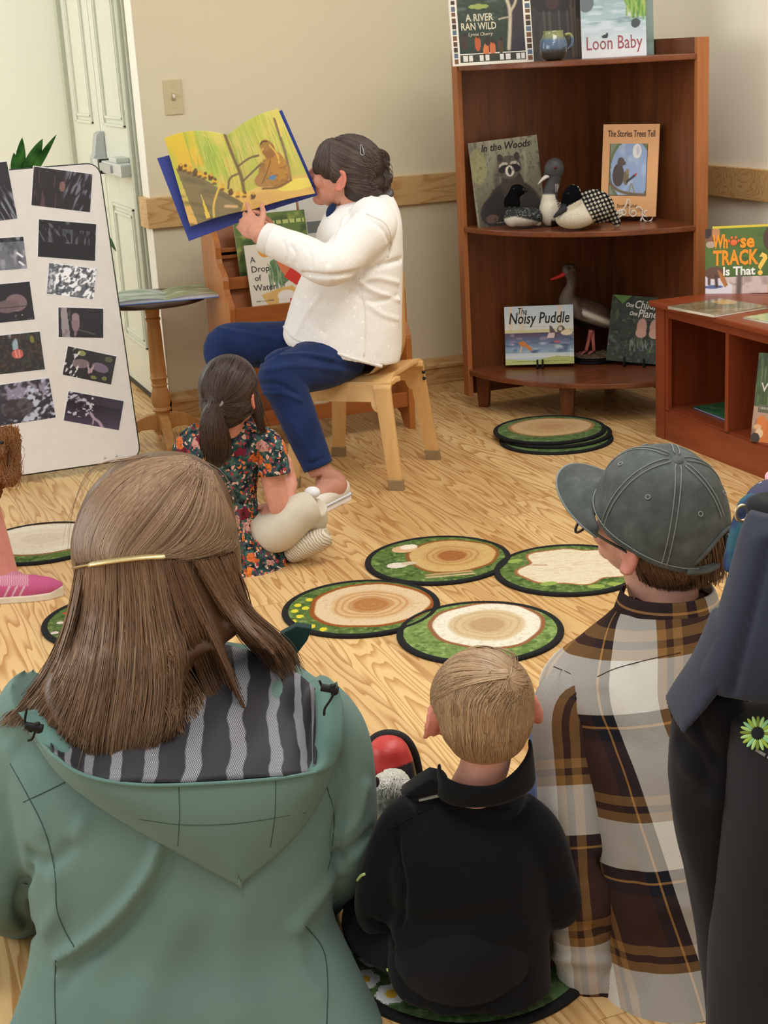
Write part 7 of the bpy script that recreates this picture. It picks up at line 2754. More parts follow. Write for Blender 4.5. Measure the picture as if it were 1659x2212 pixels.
M_DENIM = fabric('blue_denim', (34, 54, 96), (26, 42, 78), 900, 0.8, 0.2, scale=16)
M_JEAN2 = fabric('mid_blue_denim', (62, 86, 126), (48, 70, 108), 900, 0.8, 0.2, scale=16)
mb = MB()
for sgn in (-1, 1):
 kn = mhip + RH * (0.10 if sgn < 0 else 0.26) * sgn + FH * 0.40 + UP * 0.05
 an = mhip + RH * 0.08 * sgn + FH * 0.55 - UP * 0.04
 limb(mb, [mhip + RH * 0.09 * sgn, kn, an], [0.095, 0.068, 0.054])
tubepx(mb, [(1250, 1770, 2.3, 40), (1165, 1700, 2.43, 36), (1150, 1770, 2.5, 32)], 10)
mjeans = link('jeans', cloth(mb, 0.008, 3), M_JEAN2, mn, True)
rows = [(1296, 1372, 1545, 2.185, 0.055), (1320, 1330, 1570, 2.18, 0.075), (1370, 1270, 1600, 2.165, 0.095), (1410, 1222, 1620, 2.155, 0.105), (1445, 1182, 1640, 2.145, 0.112), (1485, 1166, 1652, 2.135, 0.122), (1530, 1186, 1645, 2.125, 0.130), (1600, 1215, 1640, 2.105, 0.138, 2.2), (1720, 1240, 1640, 2.075, 0.138, 2.3), (1850, 1262, 1640, 2.045, 0.136, 2.3), (1980, 1280, 1650, 2.015, 0.134, 2.3), (2100, 1290, 1660, 1.975, 0.132, 2.3), (2200, 1292, 1670, 1.93, 0.125, 2.3), (2245, 1292, 1674, 1.90, 0.115, 2.3)]
me = loft_mesh_uv('shirt', rows, 110, 130)
_l = me.uv_layers['uv'].data
_u = np.empty(len(_l) * 2, np.float32)
_l.foreach_get('uv', _u)
_u = _u.reshape(-1, 2)
_u = np.stack([_u[:, 0] - 0.24 * (_u[:, 1] - 0.30) - 0.04, _u[:, 1] + 0.16 * _u[:, 0] + 0.095], 1)
_l.foreach_set('uv', _u.astype(np.float32).ravel())
V, N = getco(me), getno(me)
setco(me, V + N * (0.0035 * fbm(V * 14, 4, 3))[:, None])
folds(me, [([(1300, 1500), (1320, 1600), (1350, 1700)], 0.012, -0.006), ([(1340, 1640), (1390, 1800), (1420, 1950)], 0.02, 0.005), ([(1370, 1900), (1400, 2050), (1380, 2150)], 0.012, -0.007), ([(1372, 1440), (1390, 1500), (1410, 1580)], 0.006, -0.004), ([(1390, 2000), (1440, 1960), (1500, 1960)], 0.012, 0.005)])
shirt = link('shirt', me, M_PLAID, mn, True)
sb = bvh_of(me)
P = smooth_path(np.array([[*D(1250, 1500, 2.13), 0.050], [*D(1228, 1530, 2.105), 0.056], [*D(1230, 1610, 2.08), 0.0555], [*D(1238, 1720, 2.045), 0.0535], [*D(1246, 1840, 2.01), 0.052], [*D(1254, 1930, 1.985), 0.050], [*D(1262, 2020, 1.975), 0.049], [*D(1270, 2110, 1.97), 0.047], [*D(1280, 2190, 1.98), 0.043]]), 90)
sl = tube_mesh_uv('sleeve', P[:, :3], P[:, 3], 48, None, FH)
V, N = getco(sl), getno(sl)
W = projn(V)
amp = np.clip((W[:, 1] - 1500) / 400, 0.15, 1.0)
z = W[:, 1] / 34.0 + 0.012 * (W[:, 0] - 1240)
setco(sl, V + N * (amp * (0.0022 * np.sin(z + 2 * fbm(V * 20, 8, 2)) + 0.0035 * fbm(V * 26, 6, 3)))[:, None])
folds(sl, [([(1300, 1860), (1340, 1930), (1362, 1990)], 0.008, -0.010), ([(1180, 1990), (1230, 2000), (1300, 2010)], 0.008, -0.006), ([(1176, 2060), (1240, 2075), (1330, 2080)], 0.008, 0.006), ([(1330, 2090), (1310, 2150), (1316, 2200)], 0.006, 0.010)])
slo = link('sleeve', sl, M_PLAID, shirt, True)
P = smooth_path(np.array([[*D(1570, 1440, 2.13), 0.062], [*D(1620, 1500, 2.12), 0.06], [*D(1650, 1650, 2.08), 0.055], [*D(1660, 1820, 2.05), 0.052], [*D(1600, 1900, 2.2), 0.046], [*D(1545, 1955, 2.30), 0.04]]), 60)
link('sleeve', tube_mesh_uv('sleeve', P[:, :3], P[:, 3], 32, None, FH), M_PLAID, shirt, True)
cv = []
for th in np.linspace(-0.35 * math.pi, 1.20 * math.pi, 30):
 x, y = math.cos(th), math.sin(th)
 c = D(1442, 1300, 2.19)
 lo = c + RH * 0.088 * x - FH * 0.078 * y + UP * (-0.030)
 hi = c + RH * 0.070 * x - FH * 0.062 * y + UP * (0.022)
 cv.append((lo, hi))
V, F, UVc = [], [], []
for i, (lo, hi) in enumerate(cv):
 for t in np.linspace(0, 1, 6):
  V.append(lo * (1 - t) + hi * t)
  UVc.append((0.008 * i + 0.12, 0.05 * (1 - t)))
for i in range(len(cv) - 1):
 for j in range(5):
  kk = i * 6 + j
  F.append((kk, kk + 1, kk + 7, kk + 6))
me = mesh_np('collar', np.array(V), np.array(F))
l = me.uv_layers.new(name='uv')
l.data.foreach_set('uv', np.array([UVc[i] for f in F for i in f], np.float32).ravel())
me = modified(me, [('SOLIDIFY', dict(thickness=0.005, offset=0.0)), ('SUBSURF', dict(levels=1))])
link('collar', me, M_PLAID, shirt, True)
M_STITCH = plain('brown_stitching', (70, 50, 40), 0.9)
strip('yoke_seam', surf_path(sb, [(1290, 1462), (1330, 1444), (1400, 1425), (1470, 1410)], 2.05, 0.0003), 0.0007, M_STITCH, shirt)
strip('armhole_seam', surf_path(bvh_of(sl), [(1196, 1440), (1240, 1462), (1280, 1520), (1300, 1580), (1318, 1640)], 2.06, 0.0003), 0.0008, M_STITCH, shirt)
mb = MB()
M = mh.M()
s_ = mh.s
mb.ell(mh.p(0, -0.06, 0.10), np.array([0.362, 0.445, 0.40]) * s_, M, 28, 18)
mb.ell(mh.p(0, -0.19, -0.12), np.array([0.325, 0.30, 0.24]) * s_, M, 24, 16)
mb.ell(mh.p(0, -0.22, -0.24), np.array([0.27, 0.23, 0.16]) * s_, M, 24, 16)
hme = remesh(mb, 0.0045, 3)
put_vcol(hme, np.ones((len(hme.vertices), 3)) * s2l((84, 58, 40)))
mhair = link('hair', hme.copy(), M_HAIR, mn, True)
hb = bvh_of(hme)
MC = [(96, 68, 46), (112, 80, 56), (78, 54, 38), (126, 94, 68)]
gl = [
 [(1362, 1180), (1368, 1205), (1378, 1232), (1392, 1256)],
 [(1390, 1190), (1396, 1222), (1404, 1250), (1412, 1270)],
 [(1420, 1200), (1430, 1232), (1440, 1258), (1450, 1276)],
 [(1455, 1195), (1465, 1232), (1475, 1258), (1482, 1276)],
 [(1490, 1150), (1502, 1200), (1508, 1240), (1512, 1270)],
 [(1520, 1130), (1534, 1180), (1540, 1230), (1540, 1264)],
 [(1550, 1120), (1562, 1170), (1568, 1220), (1566, 1256)],
]
strands('back_hair', gl, hb, 1500, 0.0009, mhair, MC, (0.0005, 0.006), 5, seed=41, taper=0.3, tstart=(0, 0.5), tend=(0.7, 1.08), K=10, wav=1.5)
M_CAP = NT('washed_grey_cotton')
_co = M_CAP.coord()
_b = M_CAP.noise(_co, 26, 5, 0.65)
_f = M_CAP.noise(_co, 900, 2)
_c = M_CAP.ramp(_b, [(0.25, lin(72, 76, 73)), (0.55, lin(94, 99, 96)), (0.8, lin(118, 123, 119))])
M_CAP.base(M_CAP.mix(M_CAP.math('MULTIPLY', _f, 0.3), _c, lin(60, 66, 62)))
M_CAP.rough(0.95)
M_CAP.b.inputs['Specular IOR Level'].default_value = 0.1
M_CAP.bump(_f, 0.25, 0.001)
M_CAP = M_CAP.m
M_CAPL = plain('faded_cap_stitch', (132, 138, 132), 0.9)
cp = None
CR_ = (0.415, 0.515, 0.53)
nu, nv = 96, 30
V, F = [], []
open_faces = set()
for j in range(nv + 1):
 ph = j / nv * (math.pi / 2 + 0.17)
 for i in range(nu):
  a = 2 * math.pi * i / nu
  r = math.sin(ph) ** 0.86
  z = math.cos(ph)
  l, f_ = CR_[0] * r * math.cos(a), CR_[1] * r * math.sin(a)
  u_ = 0.11 + CR_[2] * (z if z > 0 else z * 0.9)
  l *= 1 - 0.010 * abs(math.cos(3 * a)) ** 8
  f_ *= 1 - 0.010 * abs(math.cos(3 * a)) ** 8
  u_ -= 0.055 * max(0, -math.sin(a)) * r
  V.append(mh.p(l, f_ - 0.045, u_))
for j in range(nv):
 for i in range(nu):
  k2 = (i + 1) % nu
  a = 2 * math.pi * (i + 0.5) / nu
  da = math.atan2(math.sin(a - 1.5 * math.pi), math.cos(a - 1.5 * math.pi))
  t = j / nv
  if abs(da) < 0.62 and t > 0.66 + 0.23 * (da / 0.62) ** 2 and t < 0.93:
   continue
  F.append((j * nu + i, (j + 1) * nu + i, (j + 1) * nu + k2, j * nu + k2))
me = mesh_np('crown', np.array(V), np.array(F))
me = modified(me, [('SOLIDIFY', dict(thickness=0.0035, offset=0.0)), ('SUBSURF', dict(levels=1))])
Vc, Nc = getco(me), getno(me)
setco(me, Vc + Nc * (0.0022 * fbm(Vc * 26, 2, 3))[:, None])
crown = link('cap', me, M_CAP, mn, True, label='washed grey baseball cap')
def capt(a, ph, lift=0.0):
 r = math.sin(ph) ** 0.86
 z = math.cos(ph)
 u_ = 0.11 + CR_[2] * (z if z > 0 else z * 0.9) - 0.055 * max(0, -math.sin(a)) * r
 p = mh.p(CR_[0] * r * math.cos(a) * 1.0, CR_[1] * r * math.sin(a) - 0.045, u_)
 return p + nrm(p - mh.p(0, -0.05, 0.0)) * lift
for k in range(6):
 a = math.pi / 6 + k * math.pi / 3 + math.pi / 3 * 0
 for da in (-0.035, 0.035):
  if abs(math.atan2(math.sin(a - 1.5 * math.pi), math.cos(a - 1.5 * math.pi))) < 0.3:
   ph1 = 0.95
  else:
   ph1 = 1.66
  strip('stitching', np.array([capt(a + da / max(0.15, math.sin(p)), p, 0.003) for p in np.linspace(0.10, ph1, 24)]), 0.0009, M_CAPL, crown)
strip('edge_stitching', np.array([capt(a, 1.62, 0.003) for a in np.linspace(-1.05, math.pi + 1.05, 60)]), 0.0010, M_CAPL, crown)
for da in (0,):
 arch = []
 for d_ in np.linspace(-0.62, 0.62, 24):
  t = 0.66 + 0.23 * (d_ / 0.62) ** 2
  arch.append(capt(1.5 * math.pi + d_, t * (math.pi / 2 + 0.17), 0.002))
 strip('opening_binding', np.array(arch), 0.0035, M_CAP, crown)
MB().ell(mh.p(0, -0.045, 0.635), np.array([0.048, 0.048, 0.028]) * s_, M, 18, 10).build('top_button', M_CAP, crown, smooth=True)
for k in range(6):
 a = k * math.pi / 3
 p = capt(a + 0.02, 0.80, 0.0025)
 tN = nrm(p - mh.p(0, -0.05, 0.0))
 q1 = nrm(np.cross(tN, UP))
 q2 = np.cross(tN, q1)
 MB().tube([p + q1 * 0.0035 * math.cos(t) + q2 * 0.0035 * math.sin(t) for t in np.linspace(0, 2 * math.pi, 14)], 0.0010, 6).build('eyelet', M_CAPL, crown, smooth=True)
V, F = [], []
nb, nr = 30, 10
for s in (0, 1):
 for i in range(nb):
  a = math.pi * (0.5 + (i / (nb - 1) - 0.5) * 0.60)
  x = math.cos(a)
  for j in range(nr):
   t = j / (nr - 1)
   bl, bf = CR_[0] * math.cos(a) * 1.0, CR_[1] * math.sin(a) - 0.045
   ext = 0.35 * max(0.0, 1 - (abs(a / math.pi - 0.5) / 0.30) ** 2.6) ** 0.6
   l = bl * (1 + 0.04 * t)
   f_ = bf + ext * t
   u_ = 0.035 - 0.02 * t + 0.03 * math.sin(a) - 0.15 * (x ** 2) * (0.4 + 0.6 * t)
   V.append(mh.p(l, f_, u_ - 0.016 * s))
o2 = nb * nr
for i in range(nb - 1):
 for j in range(nr - 1):
  k = i * nr + j
  F.append((k, k + 1, k + nr + 1, k + nr))
  F.append((o2 + k, o2 + k + nr, o2 + k + nr + 1, o2 + k + 1))
rim = [j for j in range(nr)] + [i * nr + nr - 1 for i in range(1, nb)] + [(nb - 1) * nr + j for j in range(nr - 2, -1, -1)] + [i * nr for i in range(nb - 2, 0, -1)]
for q in range(len(rim)):
 a, b = rim[q], rim[(q + 1) % len(rim)]
 F.append((a, b, b + o2, a + o2))
MB().add(V, F).build('brim', M_CAP, crown, 0.0, True)
strip('brim_edge', np.array([V[i * nr + nr - 1] - mh.U * 0.0015 for i in range(nb)]), 0.0022, M_CAPL, crown)
strip('back_strap', np.array([capt(1.5 * math.pi + d_, 1.68, 0.003) for d_ in np.linspace(-0.7, 0.7, 20)]), 0.006, M_CAP, crown)
gp = plain('dark_olive_frame', (52, 52, 40), 0.35)
gl_o = None
for x in (-1, 1):
 c = mh.p(x * 0.19, 0.45, -0.135)
 pts = [c + (mh.L * 0.13 * math.cos(t) * (1 if abs(math.cos(t)) < 0.8 else 1) + mh.U * 0.085 * math.sin(t)) * s_ for t in np.linspace(0, 2 * math.pi, 28)]
 o = MB().tube(pts, 0.0022, 8, False).build('glasses' if gl_o is None else 'rim', gp, mn if gl_o is None else gl_o, smooth=True)
 if gl_o is None:
  gl_o = o
 strip('temple', smooth_path([mh.p(x * 0.27, 0.46, -0.05), mh.p(x * 0.345, 0.25, -0.05), mh.p(x * 0.365, 0.0, -0.03), mh.p(x * 0.36, -0.06, -0.07)], 20), 0.0022, gp, gl_o)
strip('bridge', np.array([mh.p(0.045, 0.48, -0.06), mh.p(0, 0.50, -0.05), mh.p(-0.045, 0.48, -0.06)]), 0.002, gp, gl_o)
tuck(mbody, [shirt, slo, mjeans], [(mh.C, 0.155), (mwL, 0.11), (mwR, 0.11)])
M_NAVY = fabric('navy_softshell', (52, 56, 70), (45, 49, 62), 1200, 0.75, 0.08, scale=6)
M_CHAR = fabric('charcoal_softshell', (42, 40, 44), (36, 35, 38), 1200, 0.8, 0.08, scale=6)
M_JBLK = fabric('black_jacket_side', (22, 21, 24), (16, 16, 18), 1200, 0.85, 0.08, scale=6)
ja = thing('hanging_jacket', 'navy and charcoal jacket with green flower emblem hanging at the right edge', 'jacket', tuple(D(1620, 2200, 1.62)))
dJ = 1.60
mb = MB()
V, F, _ = sil_loft([(1105, 1618, 1790, dJ + 0.03, 0.03), (1150, 1600, 1830, dJ + 0.02, 0.045), (1250, 1574, 1870, dJ + 0.01, 0.06), (1380, 1535, 1900, dJ, 0.07), (1440, 1512, 1900, dJ, 0.07), (1466, 1508, 1900, dJ, 0.068), (1476, 1508, 1900, dJ, 0.066)], 44, 40)
mb.add(V, F)
me = cloth(mb, 0.005, 4, [([(1660, 1180), (1625, 1320), (1585, 1470), (1572, 1560)], 0.006, -0.008), ([(1640, 1180), (1590, 1330), (1545, 1460)], 0.02, 0.006)], 0.0012, 10)
yo = link('shoulder_panel', me, M_NAVY, ja, True)
mb = MB()
V, F, _ = sil_loft([(1545, 1578, 1890, dJ - 0.010, 0.058), (1600, 1572, 1890, dJ - 0.012, 0.060), (1750, 1558, 1890, dJ - 0.014, 0.062), (1900, 1542, 1890, dJ - 0.016, 0.064), (2050, 1530, 1890, dJ - 0.02, 0.066), (2212, 1528, 1890, dJ - 0.025, 0.068), (2330, 1526, 1890, dJ - 0.03, 0.068), (2480, 1524, 1890, dJ - 0.04, 0.068)], 44, 50)
mb.add(V, F)
me = cloth(mb, 0.006, 4, [([(1640, 1640), (1620, 1850), (1600, 2100)], 0.03, 0.004)], 0.0015, 8)
fp = link('front_panel', me, M_CHAR, ja, True)
fbv = bvh_of(me)
mb = MB()
V, F, _ = sil_loft([(1470, 1478, 1600, dJ + 0.035, 0.05), (1540, 1458, 1610, dJ + 0.035, 0.055), (1600, 1446, 1600, dJ + 0.035, 0.058), (1680, 1444, 1600, dJ + 0.035, 0.058), (1780, 1458, 1595, dJ + 0.035, 0.056), (1900, 1482, 1590, dJ + 0.035, 0.054), (2050, 1508, 1585, dJ + 0.03, 0.05), (2212, 1528, 1590, dJ + 0.03, 0.05), (2460, 1536, 1600, dJ + 0.02, 0.05)], 40, 50)
mb.add(V, F)
me = cloth(mb, 0.006, 4, [([(1470, 1600), (1510, 1640), (1530, 1700)], 0.010, -0.008), ([(1480, 1660), (1520, 1690), (1545, 1730)], 0.008, 0.006), ([(1500, 1560), (1520, 1600), (1550, 1640)], 0.010, -0.010), ([(1470, 1750), (1500, 1850), (1530, 1950)], 0.02, 0.005)], 0.003, 16)
sl_ = link('sleeve', me, M_JBLK, ja, True)
sbv = bvh_of(me)
pa = [(1508, 1480), (1488, 1520), (1472, 1540), (1458, 1560), (1450, 1580)]
pb2 = [(1512, 1482), (1502, 1500), (1492, 1530), (1470, 1570), (1446, 1582)]
mb = MB()
V, F, _ = sil_loft([(1340, 1540, 1600, dJ + 0.005, 0.045), (1400, 1518, 1580, dJ + 0.008, 0.05), (1450, 1496, 1555, dJ + 0.015, 0.054), (1490, 1474, 1520, dJ + 0.02, 0.056), (1525, 1456, 1484, dJ + 0.025, 0.056), (1548, 1446, 1462, dJ + 0.03, 0.054)], 36, 24)
mb.add(V, F)
link('shoulder_cap', cloth(mb, 0.005, 4), M_NAVY, ja, True)
mb = MB()
V, F, _ = sil_loft([(1075, 1630, 1760, dJ + 0.06, 0.03), (1090, 1612, 1780, dJ + 0.055, 0.04), (1125, 1618, 1790, dJ + 0.04, 0.045), (1150, 1640, 1800, dJ + 0.03, 0.03)], 36, 18)
mb.add(V, F)
link('collar', cloth(mb, 0.004, 3), M_JBLK, ja, True)
k = NT('blue_patterned_cloth')
_c = k.coord()
_v = k.n('ShaderNodeTexVoronoi')
_v.inputs['Scale'].default_value = 46
k.l(_c, _v.inputs['Vector'])
nz = k.noise(_c, 30, 3)
cc = k.ramp(nz, [(0.35, lin(10, 14, 36)), (0.5, lin(24, 46, 88)), (0.62, lin(36, 84, 100))])
k.base(k.mix(k.math('LESS_THAN', _v.outputs['Distance'], 0.012), cc, lin(200, 210, 220)))
k.rough(0.7)
mb = MB()
V, F, _ = sil_loft([(1066, 1622, 1640, dJ + 0.10, 0.01), (1085, 1598, 1640, dJ + 0.095, 0.018), (1115, 1588, 1630, dJ + 0.09, 0.022), (1150, 1578, 1624, dJ + 0.085, 0.025), (1190, 1570, 1610, dJ + 0.08, 0.025), (1220, 1563, 1590, dJ + 0.075, 0.02), (1236, 1564, 1572, dJ + 0.075, 0.012)], 30, 26)
mb.add(V, F)
link('lining', cloth(mb, 0.004, 3, [([(1600, 1120), (1590, 1170), (1578, 1215)], 0.006, -0.006)]), k.m, ja, True)
k = NT('navy_dotted_cloth')
_c = k.coord()
_v = k.n('ShaderNodeTexVoronoi')
_v.inputs['Scale'].default_value = 75
k.l(_c, _v.inputs['Vector'])
k.base(k.mix(k.math('LESS_THAN', _v.outputs['Distance'], 0.20), lin(58, 58, 84), lin(186, 196, 220)))
k.rough(0.75)
mb = MB()
V, F, _ = sil_loft([(1036, 1662, 1740, dJ + 0.13, 0.012), (1050, 1636, 1750, dJ + 0.125, 0.03), (1072, 1612, 1760, dJ + 0.115, 0.035), (1092, 1620, 1770, dJ + 0.10, 0.03)], 30, 18)
mb.add(V, F)
link('hood_edge', cloth(mb, 0.004, 3), k.m, ja, True)
mb = MB()
V, F, _ = sil_loft([(1018, 1662, 1700, dJ + 0.15, 0.012), (1030, 1652, 1720, dJ + 0.145, 0.02), (1048, 1656, 1730, dJ + 0.14, 0.02)], 24, 12)
mb.add(V, F)
link('pink_strap', cloth(mb, 0.003, 3), fabric('pink_cloth', (232, 176, 190)), ja, True)
c = D(1603, 1109, dJ + 0.062)
MB().tube([c + RH * 0.0075 * math.cos(t) + UP * 0.0095 * math.sin(t) for t in np.linspace(0, 2 * math.pi, 20)], 0.0022, 8).build('snap_ring', plain('brass_snap', (206, 186, 150), 0.3, 0.8), ja, smooth=True)
ec = surf(fbv, 1637, 1584, dJ, 0.0)
en = nrm(CPOS - ec)
ex = nrm(np.cross(UP, en))
ey = np.cross(en, ex)
em = MB().lathe([(0.0001, 0), (0.0078, 0), (0.0078, 0.0012), (0.0001, 0.0014)], 24, (0, 0, 0), np.stack([ex, ey, en], 1), cap=False)
o = em.build('emblem', M_CHAR, fp, smooth=True, label='round green flower emblem')
V = getco(o.data)
base_c = np.array(full_matrix(fp).inverted() @ Vector(ec + en * 0.002))
setco(o.data, V - V.mean(0) + base_c)
eg = [plain('emblem_light_green', (176, 216, 130), 0.6), plain('emblem_pale_green', (150, 204, 150), 0.6), plain('emblem_olive', (122, 140, 52), 0.6), plain('emblem_lime', (160, 186, 70), 0.6)]
for i in range(20):
 a = 2 * math.pi * i / 20
 dr = ex * math.cos(a) + ey * math.sin(a)
 c = ec + en * 0.0028 + dr * 0.0134 + ex * 0
 Mx = np.stack([dr, np.cross(en, dr), en], 1)
 MB().ell(c, (0.0068, 0.0021, 0.0011), Mx, 10, 6).build('petal', eg[[2, 0, 3, 1, 0][i % 5]], o, smooth=True)
gy = plain('grey_emblem_print', (140, 138, 138), 0.6)
for a_, b_ in (((1633, 1619), (1653, 1632)), ((1658, 1634), (1690, 1655))):
 A, B = surf(fbv, *a_, dJ, 0.0015), surf(fbv, *b_, dJ, 0.0015)
 MB().tube([A, B], 0.0020, 6, True, 0.3, en).build('print_line', gy, fp, smooth=True)
def mat_floral():
 k = NT('dark_floral_print')
 co = k.coord()
 wob = k.noise(co, 40, 2)
 base = k.ramp(k.noise(co, 55, 3), [(0.35, lin(26, 30, 40)), (0.5, lin(44, 72, 72)), (0.62, lin(74, 104, 98))])
 _d = k.n('ShaderNodeTexNoise')
 _d.inputs['Scale'].default_value = 70
 k.l(co, _d.inputs['Vector'])
 _m = k.n('ShaderNodeVectorMath', operation='MULTIPLY_ADD')
 k.l(_d.outputs['Color'], _m.inputs[0])
 _m.inputs[1].default_value = (0.022, 0.022, 0.022)
 k.l(co, _m.inputs[2])
 co = _m.outputs[0]
 v2 = k.n('ShaderNodeTexVoronoi')
 v2.inputs['Scale'].default_value = 80
 k.l(co, v2.inputs['Vector'])
 rnd2 = k.n('ShaderNodeSeparateColor')
 k.l(v2.outputs['Color'], rnd2.inputs[0])
 c2 = k.ramp(rnd2.outputs[0], [(0.0, lin(168, 64, 72)), (0.25, lin(222, 170, 150)), (0.45, lin(96, 62, 92)), (0.6, lin(226, 130, 84)), (0.8, lin(210, 186, 176))], 'CONSTANT')
 m2 = k.math('LESS_THAN', k.math('ADD', v2.outputs['Distance'], k.math('MULTIPLY', wob, 0.25)), 0.52)
 col = k.mix(m2, base, c2)
 v1 = k.n('ShaderNodeTexVoronoi')
 v1.inputs['Scale'].default_value = 23
 k.l(co, v1.inputs['Vector'])
 s1 = k.n('ShaderNodeSeparateColor')
 k.l(v1.outputs['Color'], s1.inputs[0])
 pick = k.math('LESS_THAN', s1.outputs[1], 0.66)
 petal = k.ramp(s1.outputs[0], [(0.0, lin(222, 122, 48)), (0.4, lin(120, 38, 54)), (0.62, lin(216, 112, 60)), (0.85, lin(206, 150, 140))], 'CONSTANT')
 d1 = k.math('ADD', v1.outputs['Distance'], k.math('MULTIPLY', k.math('SUBTRACT', wob, 0.5), 0.35))
 m1 = k.math('MULTIPLY', pick, k.math('LESS_THAN', d1, 0.43))
 col = k.mix(m1, col, petal)
 edge = k.math('MULTIPLY', m1, k.math('GREATER_THAN', k.noise(co, 170, 2), 0.56))
 col = k.mix(k.math('MULTIPLY', edge, 0.5), col, lin(70, 34, 34))
 heart = k.math('MULTIPLY', pick, k.math('LESS_THAN', d1, 0.17))
 col = k.mix(heart, col, lin(64, 34, 24))
 k.base(col)
 k.rough(0.9)
 k.b.inputs['Specular IOR Level'].default_value = 0.12
 return k.m
M_FLORAL = mat_floral()
gd = 4.0
gr = thing('person', 'girl with a dark ponytail sitting on the floor in a floral dress', 'person', tuple(onz(520, 1225, 0)))
gF = nrm(FH * 0.90 + RH * 0.42)
gh = Local(D(497, 848, 3.99), nrm(gF + UP * 0.10), nrm(UP + RH * 0.05 - FH * 0.05), 0.20)
nk = gh.p(0, -0.08, -0.30)
ghip = D(525, 1165, 4.04)
ghip[2] = 0.09
che = D(500, 1000, 4.02)
mb = MB()
add_head(mb, gh, ex=0.01)
limb(mb, [nk + UP * 0.05, nk - UP * 0.03, che + UP * 0.06], [0.040, 0.038, 0.036])
limb(mb, [che + UP * 0.06, che, ghip + UP * 0.05, ghip], [0.04, 0.05, 0.055, 0.06])
gsR, geR, gwR = D(572, 968, 4.0), D(606, 1100, 3.985), D(628, 1042, 4.09)
gsL, geL, gwL = D(415, 968, 4.05), D(400, 1090, 4.06), D(480, 1090, 4.25)
for sh, el, wr, tn, dr in ((gsR, geR, gwR, -1, UP * 0.9 + FH * 0.5), (gsL, geL, gwL, 1, FH + RH * 0.3)):
 limb(mb, [che + UP * 0.05, sh, (sh + el) / 2, el, (el + wr) / 2, wr], [0.05, 0.038, 0.034, 0.029, 0.027, 0.021], seg=18)
 add_hand(mb, wr, nrm(dr), -RH, 0.72, 0.7, thumb=tn)
gkR = D(672, 1102, 4.03)
gaR = D(640, 1172, 4.16)
gaR[2] = 0.05
gkL = ghip - RH * 0.16 + FH * 0.2 + UP * 0.03
gaL = ghip + RH * 0.02 + FH * 0.27 - UP * 0.03
for kn, an in ((gkR, gaR), (gkL, gaL)):
 limb(mb, [ghip, (ghip + kn) / 2, kn, (kn + an) / 2, an], [0.06, 0.056, 0.044, 0.036, 0.028])
gbody = link('body', skin_mesh(mb, gh, (212, 150, 128), 0.005, 3, 0.25), M_SKIN, gr, True)
add_eyes(gh, gr)
mb = MB()
limb(mb, [ghip + RH * 0.03, D(600, 1148, 3.99), D(648, 1108, 3.99), D(672, 1096, 4.01)], [0.058, 0.058, 0.053, 0.047], 30, 22)
limb(mb, [D(672, 1096, 4.01), D(672, 1130, 4.04), gaR], [0.047, 0.042, 0.036], 18, 18)
limb(mb, [ghip, (ghip + gkL) / 2, gkL, (gkL + gaL) / 2, gaL], [0.062, 0.06, 0.050, 0.042, 0.036])
gleg = link('leggings', cloth(mb, 0.005, 4, (), 0.0012, 30), fabric('oatmeal_leggings', (214, 204, 184), (200, 190, 170), 700), gr, True)
mb = MB()
ellpx(mb, 674, 1064, 4.03, 18, 13, 18)
link('knee_ruffle', cloth(mb, 0.003, 2), fabric('white_ruffle', (240, 240, 240)), gr, True)
mb = MB()
V, F = tube_vf(smooth_path([D(628, 1188, 4.01), D(655, 1172, 3.99), D(690, 1158, 3.98), D(712, 1150, 3.985)], 20), np.array([0.022 + 0.017 * math.sin(math.pi * min(1, 0.2 + 0.75 * t)) for t in np.linspace(0, 1, 20)]), 22, True, 0.9)
mb.add(V, F)
me = remesh(mb, 0.0035, 3)
V = getco(me)
lowest = V[:, 2].min()
V[:, 2] += 0.002 - lowest
setco(me, V)
M_KNITS = NT('cream_knit_sole')
_c = M_KNITS.mapping(M_KNITS.coord(), (1, 1, 1), (0, 0, 0), (0.6, 0.5, 0.8))
_w = M_KNITS.n('ShaderNodeTexWave', wave_type='BANDS')
_w.inputs['Scale'].default_value = 42
_w.inputs['Distortion'].default_value = 6
M_KNITS.l(_c, _w.inputs['Vector'])
M_KNITS.base(M_KNITS.ramp(_w.outputs[1], [(0.2, lin(172, 160, 136)), (0.7, lin(216, 206, 184))]))
M_KNITS.rough(0.95)
M_KNITS.bump(_w.outputs[1], 0.4, 0.002)
link('shoe', me, M_KNITS.m, gr, True, label='cream textured slipper')
mb = MB()
V, F, _ = sil_loft([(908, 465, 535, 4.01, 0.03), (922, 432, 560, 4.015, 0.055), (945, 406, 582, 4.02, 0.068), (985, 400, 574, 4.025, 0.078), (1035, 412, 558, 4.03, 0.082), (1080, 424, 556, 4.035, 0.082), (1120, 420, 570, 4.04, 0.095, 2.2), (1165, 412, 600, 4.045, 0.125, 2.2), (1200, 400, 628, 4.05, 0.150, 2.2), (1226, 396, 642, 4.05, 0.160, 2.2), (1233, 400, 640, 4.05, 0.156, 2.2)], 44, 44)
mb.add(V, F)
limb(mb, [D(540, 945, 4.01), D(578, 965, 4.0), D(588, 1000, 3.99), D(592, 1026, 3.985)], [0.048, 0.047, 0.046, 0.047], 18, 18)
limb(mb, [D(440, 945, 4.03), D(410, 968, 4.05), D(404, 1030, 4.055)], [0.048, 0.046, 0.046], 14, 18)
